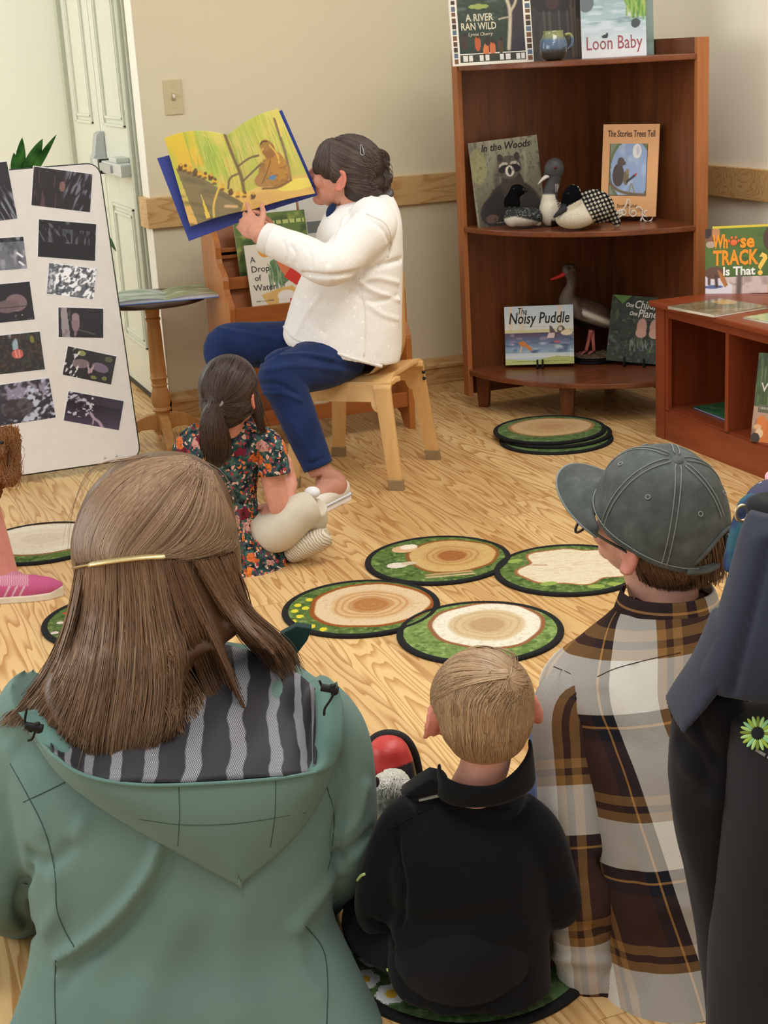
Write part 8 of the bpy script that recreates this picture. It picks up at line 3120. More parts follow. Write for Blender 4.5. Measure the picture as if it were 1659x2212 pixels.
dl = [([(556, 960), (552, 1020), (556, 1080)], 0.006, -0.010), ([(548, 1100), (548, 1160), (560, 1220)], 0.007, -0.011), ([(520, 1100), (500, 1160), (490, 1230)], 0.008, 0.008), ([(575, 1130), (600, 1180), (620, 1225)], 0.008, 0.007), ([(425, 1084), (480, 1092), (555, 1086)], 0.006, -0.006), ([(530, 1120), (525, 1170), (530, 1235)], 0.006, -0.007), ([(470, 1110), (462, 1180), (460, 1235)], 0.008, -0.007), ([(520, 1222), (580, 1226), (630, 1214)], 0.006, -0.006)]
me = cloth(mb, 0.0052, 3, dl, 0.003, 26)
gdress = link('dress', me, M_FLORAL, gr, True)
dbv = bvh_of(me)
mb = MB()
M = gh.M()
mb.ell(gh.p(0, -0.04, 0.11), np.array([0.385, 0.47, 0.425]) * gh.s, M, 28, 18)
mb.ell(gh.p(0, -0.17, -0.10), np.array([0.355, 0.32, 0.34]) * gh.s, M, 24, 16)
mb.ell(gh.p(0, -0.20, -0.24), np.array([0.27, 0.24, 0.20]) * gh.s, M, 24, 16)
tubepx(mb, [(466, 868, 3.90, 14), (458, 900, 3.885, 25), (462, 950, 3.885, 31), (470, 985, 3.90, 24), (468, 1008, 3.905, 8)], 24, 18)
tubepx(mb, [(545, 850, 3.97, 16), (556, 890, 3.965, 15), (562, 920, 3.965, 8)], 12)
hme = remesh(mb, 0.0045, 3)
put_vcol(hme, np.ones((len(hme.vertices), 3)) * s2l((42, 29, 23)))
ghair = link('hair', hme.copy(), M_HAIR, gr, True)
hb = bvh_of(hme)
GC = [(62, 44, 34), (48, 33, 26), (78, 56, 44), (38, 26, 21)]
gl = [
 [(440, 830), (438, 850), (446, 866), (462, 872)],
 [(448, 800), (440, 830), (446, 858), (464, 870)],
 [(470, 775), (452, 810), (452, 850), (466, 870)],
 [(492, 768), (472, 805), (464, 845), (468, 869)],
 [(515, 775), (496, 815), (480, 850), (470, 870)],
 [(538, 792), (520, 830), (494, 858), (472, 871)],
 [(552, 820), (536, 850), (505, 868), (474, 873)],
 [(556, 850), (536, 880), (504, 884), (475, 876)],
 [(548, 890), (520, 905), (490, 894), (472, 879)],
 [(440, 860), (440, 885), (450, 888), (464, 878)],
]
strands('swept_hair', gl, hb, 1600, 0.0012, ghair, GC, (0.0005, 0.004), 3, seed=51, taper=0.8, K=10, clip=True)
gl = [
 [(462, 876), (440, 905), (436, 950), (446, 990)],
 [(464, 876), (450, 910), (446, 960), (452, 1002)],
 [(466, 876), (462, 920), (464, 970), (462, 1010)],
 [(469, 876), (474, 915), (482, 960), (474, 1010)],
 [(472, 876), (486, 915), (494, 950), (492, 995)],
]
strands('ponytail', gl, hb, 1000, 0.0011, ghair, GC, (0.001, 0.006), 4, seed=52, taper=0.3, tend=(0.8, 1.02), K=10, wav=2)
gl = [[(540, 840), (552, 880), (560, 920), (566, 940)], [(552, 850), (560, 890), (570, 925), (574, 938)]]
strands('loose_side_hair', gl, hb, 120, 0.0010, ghair, GC, (0.001, 0.006), 4, seed=53, taper=0.3, K=8, depth=3.965)
c = D(466, 871, 3.885)
MB().tube([c + RH * 0.017 * math.cos(t) + (UP * 0.6 + FH * 0.8) * 0.013 * math.sin(t) for t in np.linspace(0, 2 * math.pi, 20)], 0.004, 8).build('hair_tie', plain('grey_hair_tie', (126, 112, 112), 0.6), ghair, smooth=True)
tuck(gbody, [gdress, gleg], [(gh.C, 0.125), ((geR + gwR) / 2, 0.075), (geR, 0.06), (D(600, 1062, 3.985), 0.05), (gwL, 0.08)])
rd = thing('person', 'woman with dark pinned up hair in white cardigan and jeans reading aloud on the chair', 'person', (1.64, 4.62, 0))
dR = 4.88
rF = nrm(-RH * 0.94 + FH * 0.22 + UP * 0.26)
rh = Local(D(745, 374, dR), rF, nrm(UP + RH * 0.27 - FH * 0.06), 0.232)
nk = rh.p(0, -0.10, -0.28)
nb_ = D(775, 446, dR)
che = D(790, 560, dR + 0.01)
rhip = c3 + f3 * 0.0 + UP * 0.455
S1, E1, W1 = D(800, 492, 4.745), D(712, 572, 4.625), D(556, 506, 4.705)
S2, E2, W2 = D(775, 478, 5.03), D(690, 560, 5.08), D(604, 522, 4.92)
K1, A1 = D(604, 806, 4.62), D(694, 1024, 4.575)
K2, A2 = D(486, 744, 4.97), D(520, 962, 4.93)
A2[2] = 0.085
mb = MB()
add_head(mb, rh, ex=0.01)
limb(mb, [rh.p(0, -0.05, -0.2), nk, nb_, che + UP * 0.10], [0.055, 0.054, 0.058, 0.07])
limb(mb, [che + UP * 0.10, che, (che + rhip) / 2, rhip], [0.07, 0.10, 0.11, 0.11])
for S, E, W_, dr, nn, tn, cu in ((S1, E1, W1, nrm((D(520, 466, 4.79) - W1)), nrm(FH * 0.8 - UP * 0.3 + RH * 0.2), -1, (0.16, 0.55, 0.75, 0.85)),
        (S2, E2, W2, nrm((D(574, 470, 4.90) - W2)), nrm(-FH * 0.3 + UP * 0.2 - RH * 0.9), 1, (0.35, 0.4, 0.45, 0.5))):
 limb(mb, [che + UP * 0.10, S, (S + E) / 2, E, (E + W_) / 2, W_], [0.06, 0.052, 0.048, 0.042, 0.038, 0.027], 40, 20)
 add_hand(mb, W_, dr, nn, 0.98, 0.5, 0.25, thumb=tn, curls=cu, tcurl=0.3)
for K_, A_, sg in ((K1, A1, 1), (K2, A2, -1)):
 H_ = rhip + l3 * 0.09 * sg
 limb(mb, [H_, (H_ + K_) / 2, K_, (K_ + A_) / 2, A_], [0.09, 0.078, 0.055, 0.048, 0.036])
heel1, toe1 = onz(742, 1078, 0.0), onz(648, 1116, 0.0)
fd1 = nrm(toe1 - heel1)
limb(mb, [A1, heel1 + fd1 * 0.03 + UP * 0.055, heel1 + fd1 * 0.10 + UP * 0.045, heel1 + fd1 * 0.18 + UP * 0.03], [0.038, 0.036, 0.034, 0.026])
fd2 = nrm(np.array([*(-FH * 0.1 - RH)[:2], 0]))
heel2 = np.array([A2[0], A2[1], 0]) - fd2 * 0.04
limb(mb, [A2, heel2 + fd2 * 0.04 + UP * 0.055, heel2 + fd2 * 0.10 + UP * 0.045, heel2 + fd2 * 0.18 + UP * 0.03], [0.036, 0.034, 0.032, 0.026])
def f(c, V):
 d = np.linalg.norm(V - A1, axis=1)
 return blendc(c, np.exp(-(d / 0.10) ** 2) * 0.55, (158, 118, 104))
rbody = skin_mesh(mb, rh, (206, 148, 124), 0.0042, 3, 0.4, f)
rbo = link('body', rbody, M_SKIN, rd, True)
add_eyes(rh, rd)
M_JEANS = fabric('dark_blue_denim', (30, 50, 96), (22, 38, 76), 900, 0.75, 0.18, scale=12)
mb = MB()
for K_, A_, sg in ((K1, A1, 1), (K2, A2, -1)):
 H_ = rhip + l3 * 0.10 * sg - UP * 0.02
 A3 = A_ - (A_ - K_) * 0.07
 limb(mb, [H_, H_ + (K_ - H_) * 0.35 - UP * 0.012, H_ + (K_ - H_) * 0.75 - UP * 0.006, K_ - UP * 0.006, K_ + (A_ - K_) * 0.25, K_ + (A_ - K_) * 0.6, A3], [0.088, 0.085, 0.078, 0.070, 0.064, 0.057, 0.049], 50, 22)
mb.ell(rhip - UP * 0.015, (0.115, 0.115, 0.085))
jl = [([(640, 742), (600, 762), (560, 785)], 0.007, -0.008), ([(575, 800), (640, 790), (740, 800)], 0.010, 0.006), ([(560, 830), (600, 830), (640, 850)], 0.007, -0.006), ([(570, 850), (610, 850), (650, 866)], 0.006, 0.006), ([(600, 880), (640, 930), (672, 990)], 0.010, 0.005), ([(470, 710), (540, 722), (610, 735)], 0.008, 0.005), ([(655, 770), (740, 790), (820, 800)], 0.008, -0.006), ([(640, 985), (670, 1000), (700, 990)], 0.005, -0.004), ([(600, 770), (660, 765), (720, 775)], 0.007, 0.006)]
jme = cloth(mb, 0.0055, 4, jl, 0.002, 22)
jo = link('jeans', jme, M_JEANS, rd, True)
mb = MB()
V, F, _ = sil_loft([(418, 768, 842, dR + 0.02, 0.05), (430, 742, 852, dR + 0.02, 0.085), (452, 708, 862, dR + 0.01, 0.13), (485, 690, 869, dR, 0.158, 2.3), (530, 676, 870, dR, 0.168, 2.6), (580, 658, 870, dR, 0.168, 2.8), (630, 636, 869, dR, 0.17, 2.9), (680, 620, 868, dR - 0.005, 0.176, 2.9), (715, 612, 866, dR - 0.01, 0.18, 2.9), (735, 618, 862, dR - 0.015, 0.18, 2.9)], 48, 44)
for i in range(len(V)):
 u, v = proj(V[i])
 t = np.clip((v - 660) / 80, 0, 1)
 V[i, 2] -= t * np.clip((u - 615) / 230, 0, 1) * 0.058
mb.add(V, F)
limb(mb, [D(800, 470, 4.80), D(806, 490, 4.74), (S1 + E1) / 2 - UP * 0.008, E1 - UP * 0.004, E1 + (W1 - E1) * 0.35, E1 + (W1 - E1) * 0.72, E1 + (W1 - E1) * 0.90], [0.075, 0.073, 0.068, 0.063, 0.058, 0.051, 0.047], 50, 24)
limb(mb, [D(775, 470, 4.98), S2, (S2 + E2) / 2, E2, E2 + (W2 - E2) * 0.85], [0.075, 0.07, 0.062, 0.056, 0.044], 40, 20)
kl = [([(868, 560), (800, 580), (720, 596), (640, 590)], 0.008, -0.012),
 ([(790, 470), (830, 500), (842, 545), (820, 575)], 0.006, -0.006),
 ([(860, 610), (810, 600), (770, 612)], 0.008, 0.006), ([(862, 648), (800, 625), (770, 600)], 0.007, 0.007), ([(858, 640), (800, 652), (760, 630)], 0.008, -0.006),
 ([(690, 640), (660, 680), (640, 720)], 0.010, 0.005), ([(640, 640), (670, 690), (700, 720)], 0.010, -0.004), ([(860, 690), (820, 676), (780, 640)], 0.007, 0.005),
 ([(630, 532), (640, 550), (640, 570)], 0.005, -0.005), ([(660, 528), (672, 552), (672, 578)], 0.005, -0.005), ([(690, 522), (706, 545), (708, 570)], 0.006, -0.006), ([(612, 520), (620, 545), (620, 565)], 0.004, -0.004), ([(745, 470), (735, 500), (722, 530)], 0.008, 0.006)]
M_KNIT = NT('white_knit')
_co = M_KNIT.coord()
_v = M_KNIT.n('ShaderNodeTexVoronoi')
_v.inputs['Scale'].default_value = 34
M_KNIT.l(_co, _v.inputs['Vector'])
_dot = M_KNIT.math('LESS_THAN', _v.outputs['Distance'], 0.13)
_f = M_KNIT.noise(_co, 420, 3)
M_KNIT.base(M_KNIT.mix(_dot, M_KNIT.ramp(_f, [(0.3, lin(226, 222, 216)), (0.7, lin(244, 242, 238))]), lin(252, 250, 244)))
M_KNIT.rough(0.9)
M_KNIT.b.inputs['Specular IOR Level'].default_value = 0.1
M_KNIT.bump(M_KNIT.math('ADD', M_KNIT.math('MULTIPLY', _f, 0.4), _dot), 0.5, 0.003)
M_KNIT = M_KNIT.m
cme = cloth(mb, 0.0055, 4, kl, 0.002, 22, 8)
co_ = link('cardigan', cme.copy(), M_KNIT, rd, True)
cbv = bvh_of(cme)
M_RIB = fabric('white_ribbing', (238, 235, 229), (222, 218, 212), 500, 0.9, 0.4)
strip('armhole_seam', surf_path(cbv, [(792, 462), (832, 482), (846, 520), (838, 556)], 4.72, 0.0), 0.003, M_RIB, co_)
hem = surf_path(cbv, [(614, 706), (640, 732), (700, 754), (760, 774), (826, 792)], 4.7, -0.002, 40)
strip('hem_rib', hem, 0.0055, M_RIB, co_)
strip('side_seam', surf_path(cbv, [(776, 600), (788, 660), (790, 720), (786, 770)], 4.7, 0.0), 0.0022, M_RIB, co_)
cf = E1 + (W1 - E1) * 0.90
cd_ = nrm(W1 - E1)
MB().tube([cf - cd_ * 0.028, cf - cd_ * 0.012, cf + cd_ * 0.004], [0.050, 0.0495, 0.0455], 26).build('cuff', M_RIB, co_, 0.002, True)
mb = MB()
ellpx(mb, 715, 456, dR - 0.04, 10, 19, 22, -25)
link('undershirt', cloth(mb, 0.005, 2), fabric('navy_knit', (30, 52, 92), (24, 40, 74)), rd, True)
mb = MB()
M = rh.M()
mb.ell(rh.p(0, -0.075, 0.135), np.array([0.375, 0.45, 0.41]) * rh.s, M, 30, 20)
mb.ell(rh.p(0, -0.22, -0.06), np.array([0.33, 0.30, 0.34]) * rh.s, M, 24, 16)
mb.ell(rh.p(0, 0.22, 0.17), np.array([0.29, 0.22, 0.26]) * rh.s, M, 24, 16)
mb.ell(rh.p(0, 0.34, 0.10), np.array([0.24, 0.11, 0.16]) * rh.s, M, 20, 14)
mb.ell(rh.p(0.18, 0.31, 0.06), np.array([0.13, 0.12, 0.16]) * rh.s, M, 20, 14)
mb.ell(rh.p(0.27, 0.16, 0.09), np.array([0.10, 0.16, 0.20]) * rh.s, M, 20, 14)
mb.ell(rh.p(0.325, 0.05, 0.02), np.array([0.05, 0.09, 0.15]) * rh.s, M, 16, 12)
mb.ell(rh.p(-0.27, 0.16, 0.09), np.array([0.10, 0.16, 0.20]) * rh.s, M, 20, 14)
ellpx(mb, 800, 395, dR, 34, 36, 46)
hme = remesh(mb, 0.0045, 4)
put_vcol(hme, np.ones((len(hme.vertices), 3)) * s2l((46, 36, 32)))
rhair = link('hair', hme.copy(), M_HAIR, rd, True)
hb = bvh_of(hme)
RC = [(70, 56, 50), (54, 42, 38), (92, 74, 66), (44, 34, 31), (108, 90, 80)]
gl = [
 [(716, 286), (750, 284), (790, 300), (822, 330)],
 [(716, 292), (750, 298), (790, 318), (820, 345)],
 [(715, 305), (745, 316), (780, 336), (815, 360)],
 [(713, 322), (740, 338), (772, 352), (812, 372)],
 [(712, 342), (735, 360), (770, 368), (812, 384)],
 [(714, 362), (736, 382), (772, 386), (812, 394)],
 [(722, 384), (748, 398), (780, 404), (816, 406)],
 [(756, 404), (775, 418), (796, 424), (820, 416)],
 [(770, 420), (788, 432), (806, 434), (822, 422)],
]
strands('swept_hair', gl, hb, 1500, 0.0011, rhair, RC, (0.0005, 0.004), 2.5, seed=61, taper=0.8, K=10, clip=True)
gl = [
 [(712, 286), (690, 294), (674, 318), (672, 346)],
 [(713, 290), (698, 304), (684, 330), (682, 358)],
 [(714, 296), (706, 318), (696, 344), (694, 370)],
 [(715, 302), (712, 330), (706, 356), (706, 380)],
 [(716, 320), (716, 350), (714, 376), (718, 400)],
]
strands('fringe', gl, hb, 800, 0.0011, rhair, RC, (0.0005, 0.004), 2.5, seed=62, taper=0.4, tend=(0.75, 1.02), K=10, clip=True)
gl = [[(722, 392), (728, 412), (734, 436), (733, 446)], [(724, 394), (731, 415), (736, 436), (734, 450)]]
strands('loose_lock', gl, hb, 30, 0.0007, rhair, RC, (0.002, 0.006), 1.5, seed=63, K=8, depth=dR - 0.06)
bun = MB()
rg = np.random.default_rng(6)
for (u, v, ru, rot, sp) in ((818, 340, 15, 10, 0.0), (826, 362, 15, 60, 0.01), (822, 388, 17, -30, -0.01), (828, 410, 14, 20, 0.0), (812, 360, 14, 90, 0.03)):
 pts = []
 a0 = math.radians(rot)
 for t in np.linspace(0, 1.55 * math.pi, 16):
  x, y = ru * math.cos(t), ru * 0.75 * math.sin(t)
  pts.append(D(u + x * math.cos(a0) - y * math.sin(a0), v + x * math.sin(a0) + y * math.cos(a0), dR + sp + 0.012 * math.sin(t * 2)))
 bun.tube(pts, np.linspace(0.017, 0.011, 16), 12)
me = remesh(bun, 0.004, 2)
put_vcol(me, np.ones((len(me.vertices), 3)) * s2l((50, 39, 34)))
bo_ = link('bun', me.copy(), M_HAIR, rhair, True)
bb = bvh_of(me)
gl = [[(804, 330), (820, 322), (836, 332), (838, 350)], [(808, 345), (824, 342), (838, 352), (836, 372)], [(806, 370), (824, 366), (838, 380), (832, 400)], [(806, 392), (822, 392), (838, 402), (830, 424)]]
strands('bun_strands', gl, bb, 260, 0.0010, bo_, RC, (0.0005, 0.005), 5, seed=64, K=8, clip=True)
P = np.array([surf(hb, u, v, dR, 0.004) for u, v in [(780, 310), (784, 322), (786, 334), (780, 334), (778, 322), (779, 311)]])
MB().tube(smooth_path(P, 24), 0.0016, 8).build('hair_clip', plain('silver_clip', (150, 146, 142), 0.3, 0.8), rhair, smooth=True)
def shoe(heel, fd, root, L=0.245):
 sdv = np.cross(UP, fd)
 mb = MB()
 xs = np.linspace(0, 1, 16)
 pts = [heel + fd * L * x + UP * (0.030 + 0.012 * (1 - x) - 0.006 * x) for x in xs]
 w = np.interp(xs, [0, 0.08, 0.3, 0.65, 0.85, 1.0], [0.014, 0.030, 0.034, 0.045, 0.041, 0.015])
 fl = np.interp(xs, [0, 0.1, 0.4, 0.7, 0.9, 1], [1.1, 1.15, 0.95, 0.62, 0.5, 0.7])
 mb.tube(pts, w, 24, True, fl, UP)
 me = remesh(mb, 0.0035, 3)
 V = getco(me)
 V[:, 2] = np.maximum(V[:, 2], 0.012)
 setco(me, V)
 up = link('shoe', me, fabric('white_canvas_shoe', (236, 230, 218), (222, 216, 204), 700), root, True, label='white canvas slip on shoe')
 outl = []
 for side in (1, -1):
  for x in (xs if side == 1 else xs[::-1]):
   ww = np.interp(x, xs, w) + 0.003
   outl.append(heel + fd * L * x + sdv * ww * side)
 outl = np.array(outl)
 n = len(outl)
 V = np.vstack([outl + UP * 0.0, outl + UP * 0.022])
 F = [tuple(range(n))[::-1], tuple(range(n, 2 * n))] + [(i, (i + 1) % n, n + (i + 1) % n, n + i) for i in range(n)]
 MB().add(V, F).build('sole', plain('white_rubber_sole', (236, 234, 236), 0.5, var=0.02), up, 0.003)
 P = np.vstack([outl, outl[:1]]) * 1.0 + UP * 0.0185
 c = outl.mean(0)
 MB().tube(P, 0.0028, 6).build('foxing_stripe', plain('grey_sole_stripe', (176, 174, 180), 0.5), up, smooth=True)
 return up
shoe(heel1 - fd1 * 0.02, fd1, rd)
shoe(heel2 - fd2 * 0.02, fd2, rd)
dK = 4.87
bkr = thing('open_book', 'large open picture book with a brown duck and ducklings held by the reader', 'book', tuple(D(515, 380, dK)))
a = Art(190, 132, (202, 184, 92), 81)
a.grad((206, 196, 96), (196, 172, 92), 0, 1)
a.grad((214, 190, 60), (218, 176, 70), 0.0, 0.42, 0.0, 0.24)
a.mottle(8, 4, (178, 188, 76), 0.0, 0.4, 0.8, 1, a.y < 0.78)
a.mottle(12, 3, (152, 178, 72), 0.1, 0.5, 0.7, 2, (a.y < 0.75) & (a.x > 0.14))
a.blades(170, (0.14, 0.25, 0.98, 0.8), [(150, 176, 66), (186, 196, 84), (214, 204, 112), (128, 156, 66), (206, 160, 92)], (0.15, 0.45), 0.003, 0.55, 0.03)
a.rect(0.0, 0.78, 1, 1, (214, 168, 96), 0.85)
a.mottle(7, 9, (226, 190, 100), 0.0, 0.4, 0.8, 4, a.y > 0.76)
a.ell(0.90, 0.86, 0.16, 0.06, (222, 210, 92), 0.8)
a.poly([(0.02, 0.36), (0.06, 0.35), (0.44, 0.90), (0.40, 1.0), (0.06, 1.0)], (132, 118, 82))
a.mottle(5, 20, (106, 96, 70), 0.0, 0.4, 0.7, 5, ((a.y > 0.36 + 1.35 * (a.x - 0.05)) & (a.x < 0.42)), 40)
a.line([(0.475, -0.02), (0.48, 0.25), (0.49, 0.55), (0.47, 0.80)], 0.0128, (116, 96, 66))
a.line([(0.49, 0.42), (0.60, 0.40), (0.68, 0.42)], 0.0081, (112, 94, 68))
a.line([(0.49, 0.62), (0.60, 0.56), (0.68, 0.52)], 0.0081, (112, 94, 68))
a.line([(0.48, 0.52), (0.40, 0.58), (0.36, 0.70)], 0.0075, (112, 94, 68))
a.line([(0.93, 0.10), (0.90, 0.50), (0.86, 0.78)], 0.0104, (126, 104, 74))
a.ell(0.755, 0.66, 0.125, 0.165, (158, 116, 62))
a.ell(0.70, 0.70, 0.12, 0.10, (166, 124, 68))
a.ell(0.79, 0.60, 0.085, 0.17, (176, 128, 62))
a.ell(0.775, 0.40, 0.055, 0.10, (150, 106, 58))
a.ell(0.765, 0.345, 0.048, 0.062, (162, 122, 66))
a.line([(0.73, 0.315), (0.755, 0.295), (0.79, 0.31)], 0.0058, (92, 68, 44))
a.line([(0.735, 0.37), (0.715, 0.39)], 0.0081, (196, 166, 84))
a.line([(0.80, 0.36), (0.83, 0.48), (0.82, 0.58)], 0.0070, (212, 172, 80))
a.line([(0.63, 0.74), (0.72, 0.60), (0.76, 0.52)], 0.0035, (112, 82, 48))
a.ell(0.725, 0.715, 0.03, 0.025, (94, 130, 168))
a.line([(0.62, 0.80), (0.74, 0.84), (0.86, 0.80)], 0.0081, (128, 94, 56))
a.mottle(44, 44, (112, 80, 46), 0.15, 0.5, 0.5, 6, np.hypot((a.x - 0.755) / 0.13, (a.y - 0.64) / 0.2) < 1)
for i, (x, y) in enumerate(((0.055, 0.36), (0.085, 0.385), (0.115, 0.42), (0.15, 0.46), (0.18, 0.49), (0.215, 0.52), (0.255, 0.545), (0.275, 0.60), (0.32, 0.68), (0.37, 0.75), (0.42, 0.79), (0.47, 0.80), (0.53, 0.84))):
 a.ell(x, y, 0.016, 0.026, (214, 166, 62) if i % 3 else (104, 78, 46), soft=0.5)
 a.ell(x + 0.008, y - 0.026, 0.010, 0.015, (112, 84, 48) if i % 2 else (206, 158, 64), soft=0.5)
 a.ell(x - 0.008, y + 0.024, 0.014, 0.012, (90, 66, 44), 0.7, soft=0.6)
a.poly([(0.13, 0.98), (0.145, 0.70), (0.165, 0.98)], (220, 190, 82))
a.line([(0.19, 0.98), (0.22, 0.84), (0.31, 0.64)], 0.0081, (214, 178, 80))
a.line([(0.93, 0.30), (0.95, 0.12)], 0.0070, (222, 196, 96))
a.line([(0.38, 0.93), (0.30, 0.90)], 0.0116, (206, 170, 120))
nw_, nh_ = a.w, a.h
half = nw_ // 2
def page_pt(s, t):
 """s 0..1 across the spread, t 0..1 down"""
 if s <= 0.5:
  q = s * 2
  tl, tr, br_, bl = (355, 299), (492, 291), (548, 452), (411, 490)
  top_b, bot_b = -13 * math.sin(math.pi * q ** 0.9) * (1 if q < 1 else 0), -4 * math.sin(math.pi * q)
  dd = dK - 0.055 * (1 - q) - 0.018 * math.sin(math.pi * q)
 else:
  q = (s - 0.5) * 2
  tl, tr, br_, bl = (492, 291), (600, 235), (681, 418), (548, 452)
  top_b, bot_b = -9 * math.sin(math.pi * q), -3 * math.sin(math.pi * q)
  dd = dK - 0.02 * q - 0.018 * math.sin(math.pi * q)
 u = (tl[0] * (1 - q) + tr[0] * q) * (1 - t) + (bl[0] * (1 - q) + br_[0] * q) * t
 v = (tl[1] * (1 - q) + tr[1] * q) * (1 - t) + (bl[1] * (1 - q) + br_[1] * q) * t + top_b * (1 - t) + bot_b * t
 return D(u, v, dd - 0.03 * (t - 0.5))
V = np.array([page_pt(j / nw_, i / nh_) for i in range(nh_ + 1) for j in range(nw_ + 1)])
Vb = np.array([page_pt(j / nw_, i / nh_) + FH * (0.008 if abs(j / nw_ - 0.5) > 0.03 else 0.003) for i in range(nh_ + 1) for j in range(nw_ + 1)])
w1 = nw_ + 1
ii, jj = np.mgrid[0:nh_, 0:nw_]
k0 = (ii * w1 + jj).ravel()
Ff = np.stack([k0, k0 + w1, k0 + w1 + 1, k0 + 1], 1)
n0 = len(V)
Fb = Ff[:, ::-1] + n0
rim = [j for j in range(w1)] + [i * w1 + nw_ for i in range(1, nh_ + 1)] + [nh_ * w1 + j for j in range(nw_ - 1, -1, -1)] + [i * w1 for i in range(nh_ - 1, 0, -1)]
Fr = np.array([(rim[q], rim[(q + 1) % len(rim)], rim[(q + 1) % len(rim)] + n0, rim[q] + n0) for q in range(len(rim))])
me = mesh_np('pages', np.vstack([V, Vb]), np.vstack([Ff, Fb, Fr]))
put_art(me, np.clip(a.a, 0, 255).reshape(-1, 3), 0, (232, 228, 216))
link('pages', me, M_PRINT, bkr)
M_BLUE = plain('deep_blue_cover', (58, 72, 150), 0.4, var=0.04)
for q4, dd in ((((339, 342), (487, 304), (556, 466), (408, 521)), (dK - 0.03, dK + 0.016, dK + 0.01, dK - 0.05)), (((488, 300), (609, 237), (689, 421), (552, 464)), (dK + 0.018, dK + 0.012, dK - 0.005, dK + 0.012))):
 P = [D(u, v, d_ ) for (u, v), d_ in zip(q4, dd)]
 P2 = [p + FH * 0.0035 for p in P]
 MB().add(P + P2, [(0, 3, 2, 1), (4, 5, 6, 7), (0, 1, 5, 4), (1, 2, 6, 5), (2, 3, 7, 6), (3, 0, 4, 7)]).build('cover_board', M_BLUE, bkr, 0.001)
tuck(rbo, [co_, jo], [(rh.C, 0.165), (W1, 0.13), (W2, 0.11), (A1, 0.075), (A2, 0.075)], 0.012)
ck = thing('person', 'child at the left edge of whom a bare leg and pink shoe show', 'person', tuple(onz(20, 1290, 0)))
dC_ = 3.98
cF = nrm(RH * 0.95 + FH * 0.25)
cH = D(-150, 690, dC_ + 0.05)
chh = Local(cH, cF, UP, 0.195)
cknee, cank = D(-58, 1010, dC_ - 0.01), D(20, 1246, dC_ - 0.02)
chip = cknee - RH * 0.26 + UP * 0.03 + FH * 0.02
mb = MB()
add_head(mb, chh)
cch = (chip + cH) / 2 + UP * 0.04
limb(mb, [chh.p(0, -0.1, -0.3), cch + UP * 0.06, cch, chip + UP * 0.04, chip], [0.04, 0.05, 0.075, 0.075, 0.07])
limb(mb, [chip - FH * 0.06, (chip - FH * 0.06 + cknee) / 2, cknee, cknee + (cank - cknee) * 0.35, cank, D(30, 1262, dC_ - 0.03)], [0.062, 0.055, 0.043, 0.038, 0.028, 0.030], 50, 20)
k2 = cknee + FH * 0.10 - RH * 0.12
a2 = cank + FH * 0.10 - RH * 0.16
limb(mb, [chip + FH * 0.06, k2, (k2 + a2) / 2, a2], [0.06, 0.043, 0.04, 0.03])
for sg in (-1, 1):
 sh = cch + UP * 0.06 + FH * 0.11 * sg
 el = sh + RH * 0.06 - UP * 0.13 + FH * 0.02 * sg
 wr = D(-62, 985 if sg < 0 else 960, dC_ + 0.03 * sg)
 limb(mb, [cch + UP * 0.06, sh, el, wr], [0.04, 0.032, 0.027, 0.020])
 add_hand(mb, wr, nrm(RH + UP * 0.1), nrm(FH * -sg), 0.65, 0.6, thumb=sg)
link('body', skin_mesh(mb, chh, (216, 150, 134), 0.0055, 3, 0.3), M_SKIN, ck, True)
add_eyes(chh, ck)
mb = MB()
mb.ell(chh.p(0, -0.06, 0.11), np.array([0.38, 0.46, 0.42]) * chh.s, chh.M(), 24, 16)
me = remesh(mb, 0.006, 2)
put_vcol(me, np.ones((len(me.vertices), 3)) * s2l((96, 70, 48)))
link('hair', me, M_HAIR, ck, True)
mb = MB()
limb(mb, [cch + UP * 0.09, cch, chip + UP * 0.02, chip - UP * 0.03], [0.055, 0.092, 0.10, 0.09])
limb(mb, [chip, chip + (cknee - chip) * 0.55], [0.09, 0.075])
link('dress', cloth(mb, 0.007, 3), fabric('charcoal_child_dress', (40, 44, 50)), ck, True)
hl, to = onz(-20, 1300, 0.0), onz(138, 1284, 0.0)
fd = nrm(to - hl)
L_ = float(np.linalg.norm(to - hl))
sdv = np.cross(UP, fd)
mb = MB()
xs = np.linspace(0, 1, 18)
pts = [hl + fd * L_ * x + UP * (0.036 - 0.010 * x) for x in xs]
w = np.interp(xs, [0, 0.08, 0.3, 0.62, 0.85, 1.0], [0.012, 0.026, 0.030, 0.036, 0.031, 0.010])
fl = np.interp(xs, [0, 0.2, 0.45, 0.7, 0.9, 1], [1.2, 1.3, 1.1, 0.85, 0.7, 0.8])
mb.tube(pts, w, 24, True, fl, UP)
limb(mb, [hl + fd * 0.055 + UP * 0.03, D(32, 1258, dC_ - 0.02)], [0.036, 0.034], 8, 18)
me = remesh(mb, 0.003, 3)
V = getco(me)
V[:, 2] = np.maximum(V[:, 2], 0.010)
setco(me, V)
def f(P, V):
 c = np.ones((len(P), 3)) * s2l((204, 98, 142))
 x = (V - hl) @ fd
 rib = (P[:, 1] < 1266) & (P[:, 0] < 62)
 c = blendc(c, rib * (0.5 + 0.5 * np.sin(P[:, 0] * 1.3)), (222, 176, 186))
 for k in range(3):
  ln = np.abs(P[:, 0] - (14 + 16 * k) + 0.5 * (P[:, 1] - 1280))
  c = blendc(c, (2.6 - ln) * (P[:, 1] > 1266), (228, 190, 200))
 return c
colour_mesh(me, f)
psh = link('shoe', me, painted('pink_knit', 0.9, 0.3, 600, 0.4, spec=0.1), ck, True, label='pink knit slip on shoe')
outl = []
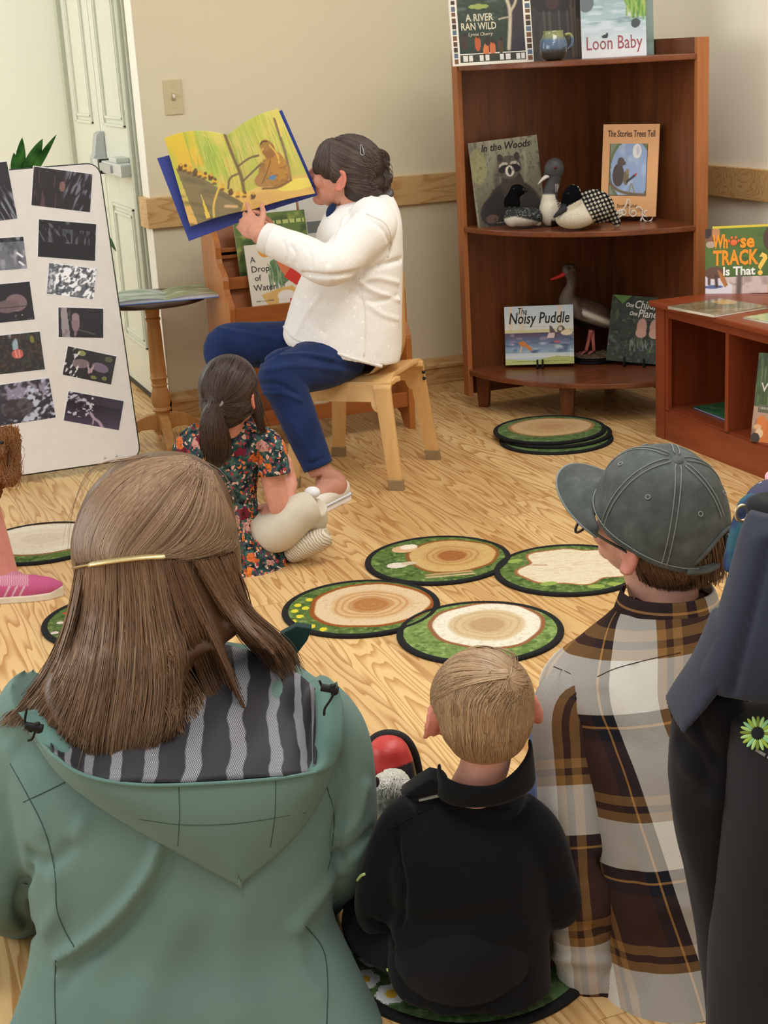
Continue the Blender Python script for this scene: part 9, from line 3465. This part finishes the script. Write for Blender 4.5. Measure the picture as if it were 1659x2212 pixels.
for side in (1, -1):
 for x in (xs if side == 1 else xs[::-1]):
  outl.append(hl + fd * (L_ * x * 1.02 - 0.003) + sdv * (np.interp(x, xs, w) + 0.003) * side)
outl = np.array(outl)
n = len(outl)
up_ = np.array([0.018 + 0.010 * ((o - hl) @ fd / L_ > 0.9) for o in outl])
V = np.vstack([outl, outl + np.outer(up_, UP)])
F = [tuple(range(n))[::-1], tuple(range(n, 2 * n))] + [(i, (i + 1) % n, n + (i + 1) % n, n + i) for i in range(n)]
MB().add(V, F).build('sole', plain('cream_sole', (222, 210, 188), 0.6), psh, 0.003)
st = thing('child_stool', 'plain birch stool under the child at the left edge', 'stool', (chip[0], chip[1], 0))
sz = float(chip[2]) - 0.085
MB().lathe([(0.0001, sz - 0.02), (0.15, sz - 0.02), (0.155, sz - 0.01), (0.15, sz), (0.0001, sz)], 32, (chip[0], chip[1], 0), cap=False).build('seat', M_BIRCHX, st, smooth=True, ang=0.6)
for k in range(3):
 a_ = 2 * math.pi * k / 3 + 0.4
 p = np.array([chip[0] + 0.09 * math.cos(a_), chip[1] + 0.09 * math.sin(a_), sz - 0.02])
 MB().tube([p, np.array([chip[0] + 0.13 * math.cos(a_), chip[1] + 0.13 * math.sin(a_), 0.0])], 0.014, 12).build('leg', M_BIRCH, st, smooth=True)
dT = dC_ - 0.06
td = thing('teddy_bear', 'curly brown teddy bear held at the left edge of the picture', 'plush toy', tuple(D(-10, 1050, dT)))
mb = MB()
ellpx(mb, -18, 962, dT, 44, 46, 44)
ellpx(mb, 18, 946, dT - 0.01, 26, 28, 18)
ellpx(mb, -52, 930, dT - 0.01, 22, 22, 18)
ellpx(mb, -20, 1020, dT, 46, 44, 44)
tubepx(mb, [(-5, 1022, dT - 0.02, 26), (22, 1030, dT - 0.03, 25), (38, 1040, dT - 0.03, 18)], 10)
tubepx(mb, [(-40, 1050, dT - 0.02, 26), (-10, 1066, dT - 0.05, 24)], 6)
ellpx(mb, -10, 980, dT - 0.055, 20, 16, 16)
me = remesh(mb, 0.004, 3)
V, N = getco(me), getno(me)
setco(me, V + N * (0.004 * fbm(V * 130, 5, 2))[:, None])
colour_mesh(me, lambda P, V: blendc(np.ones((len(P), 3)) * s2l((118, 74, 40)), 0.9 * (fbm(V * 90, 2, 2) + 0.2), (164, 112, 66)))
tbo = link('body', me, M_PLUSH, td, True)
tb_ = bvh_of(me)
gl = [[(-30 + 9 * i, 918), (-28 + 9 * i, 960), (-26 + 9 * i, 1000), (-24 + 9 * i, 1058)] for i in range(9)]
strands('fur', gl, tb_, 1300, 0.0009, tbo, [(150, 100, 58), (112, 70, 38), (174, 122, 74)], (0.001, 0.007), 8, seed=9, tstart=(0, 0.92), tend=(0.1, 1.0), K=6, wav=5)
mb = MB()
ellpx(mb, -8, 976, dT - 0.092, 6, 5, 4)
mb.build('nose', M_BLACK, td, smooth=True)
for u in (-30, 4):
 mb = MB()
 ellpx(mb, u, 956, dT - 0.068, 4, 4, 4)
 mb.build('eye', M_BLACK, td, smooth=True)
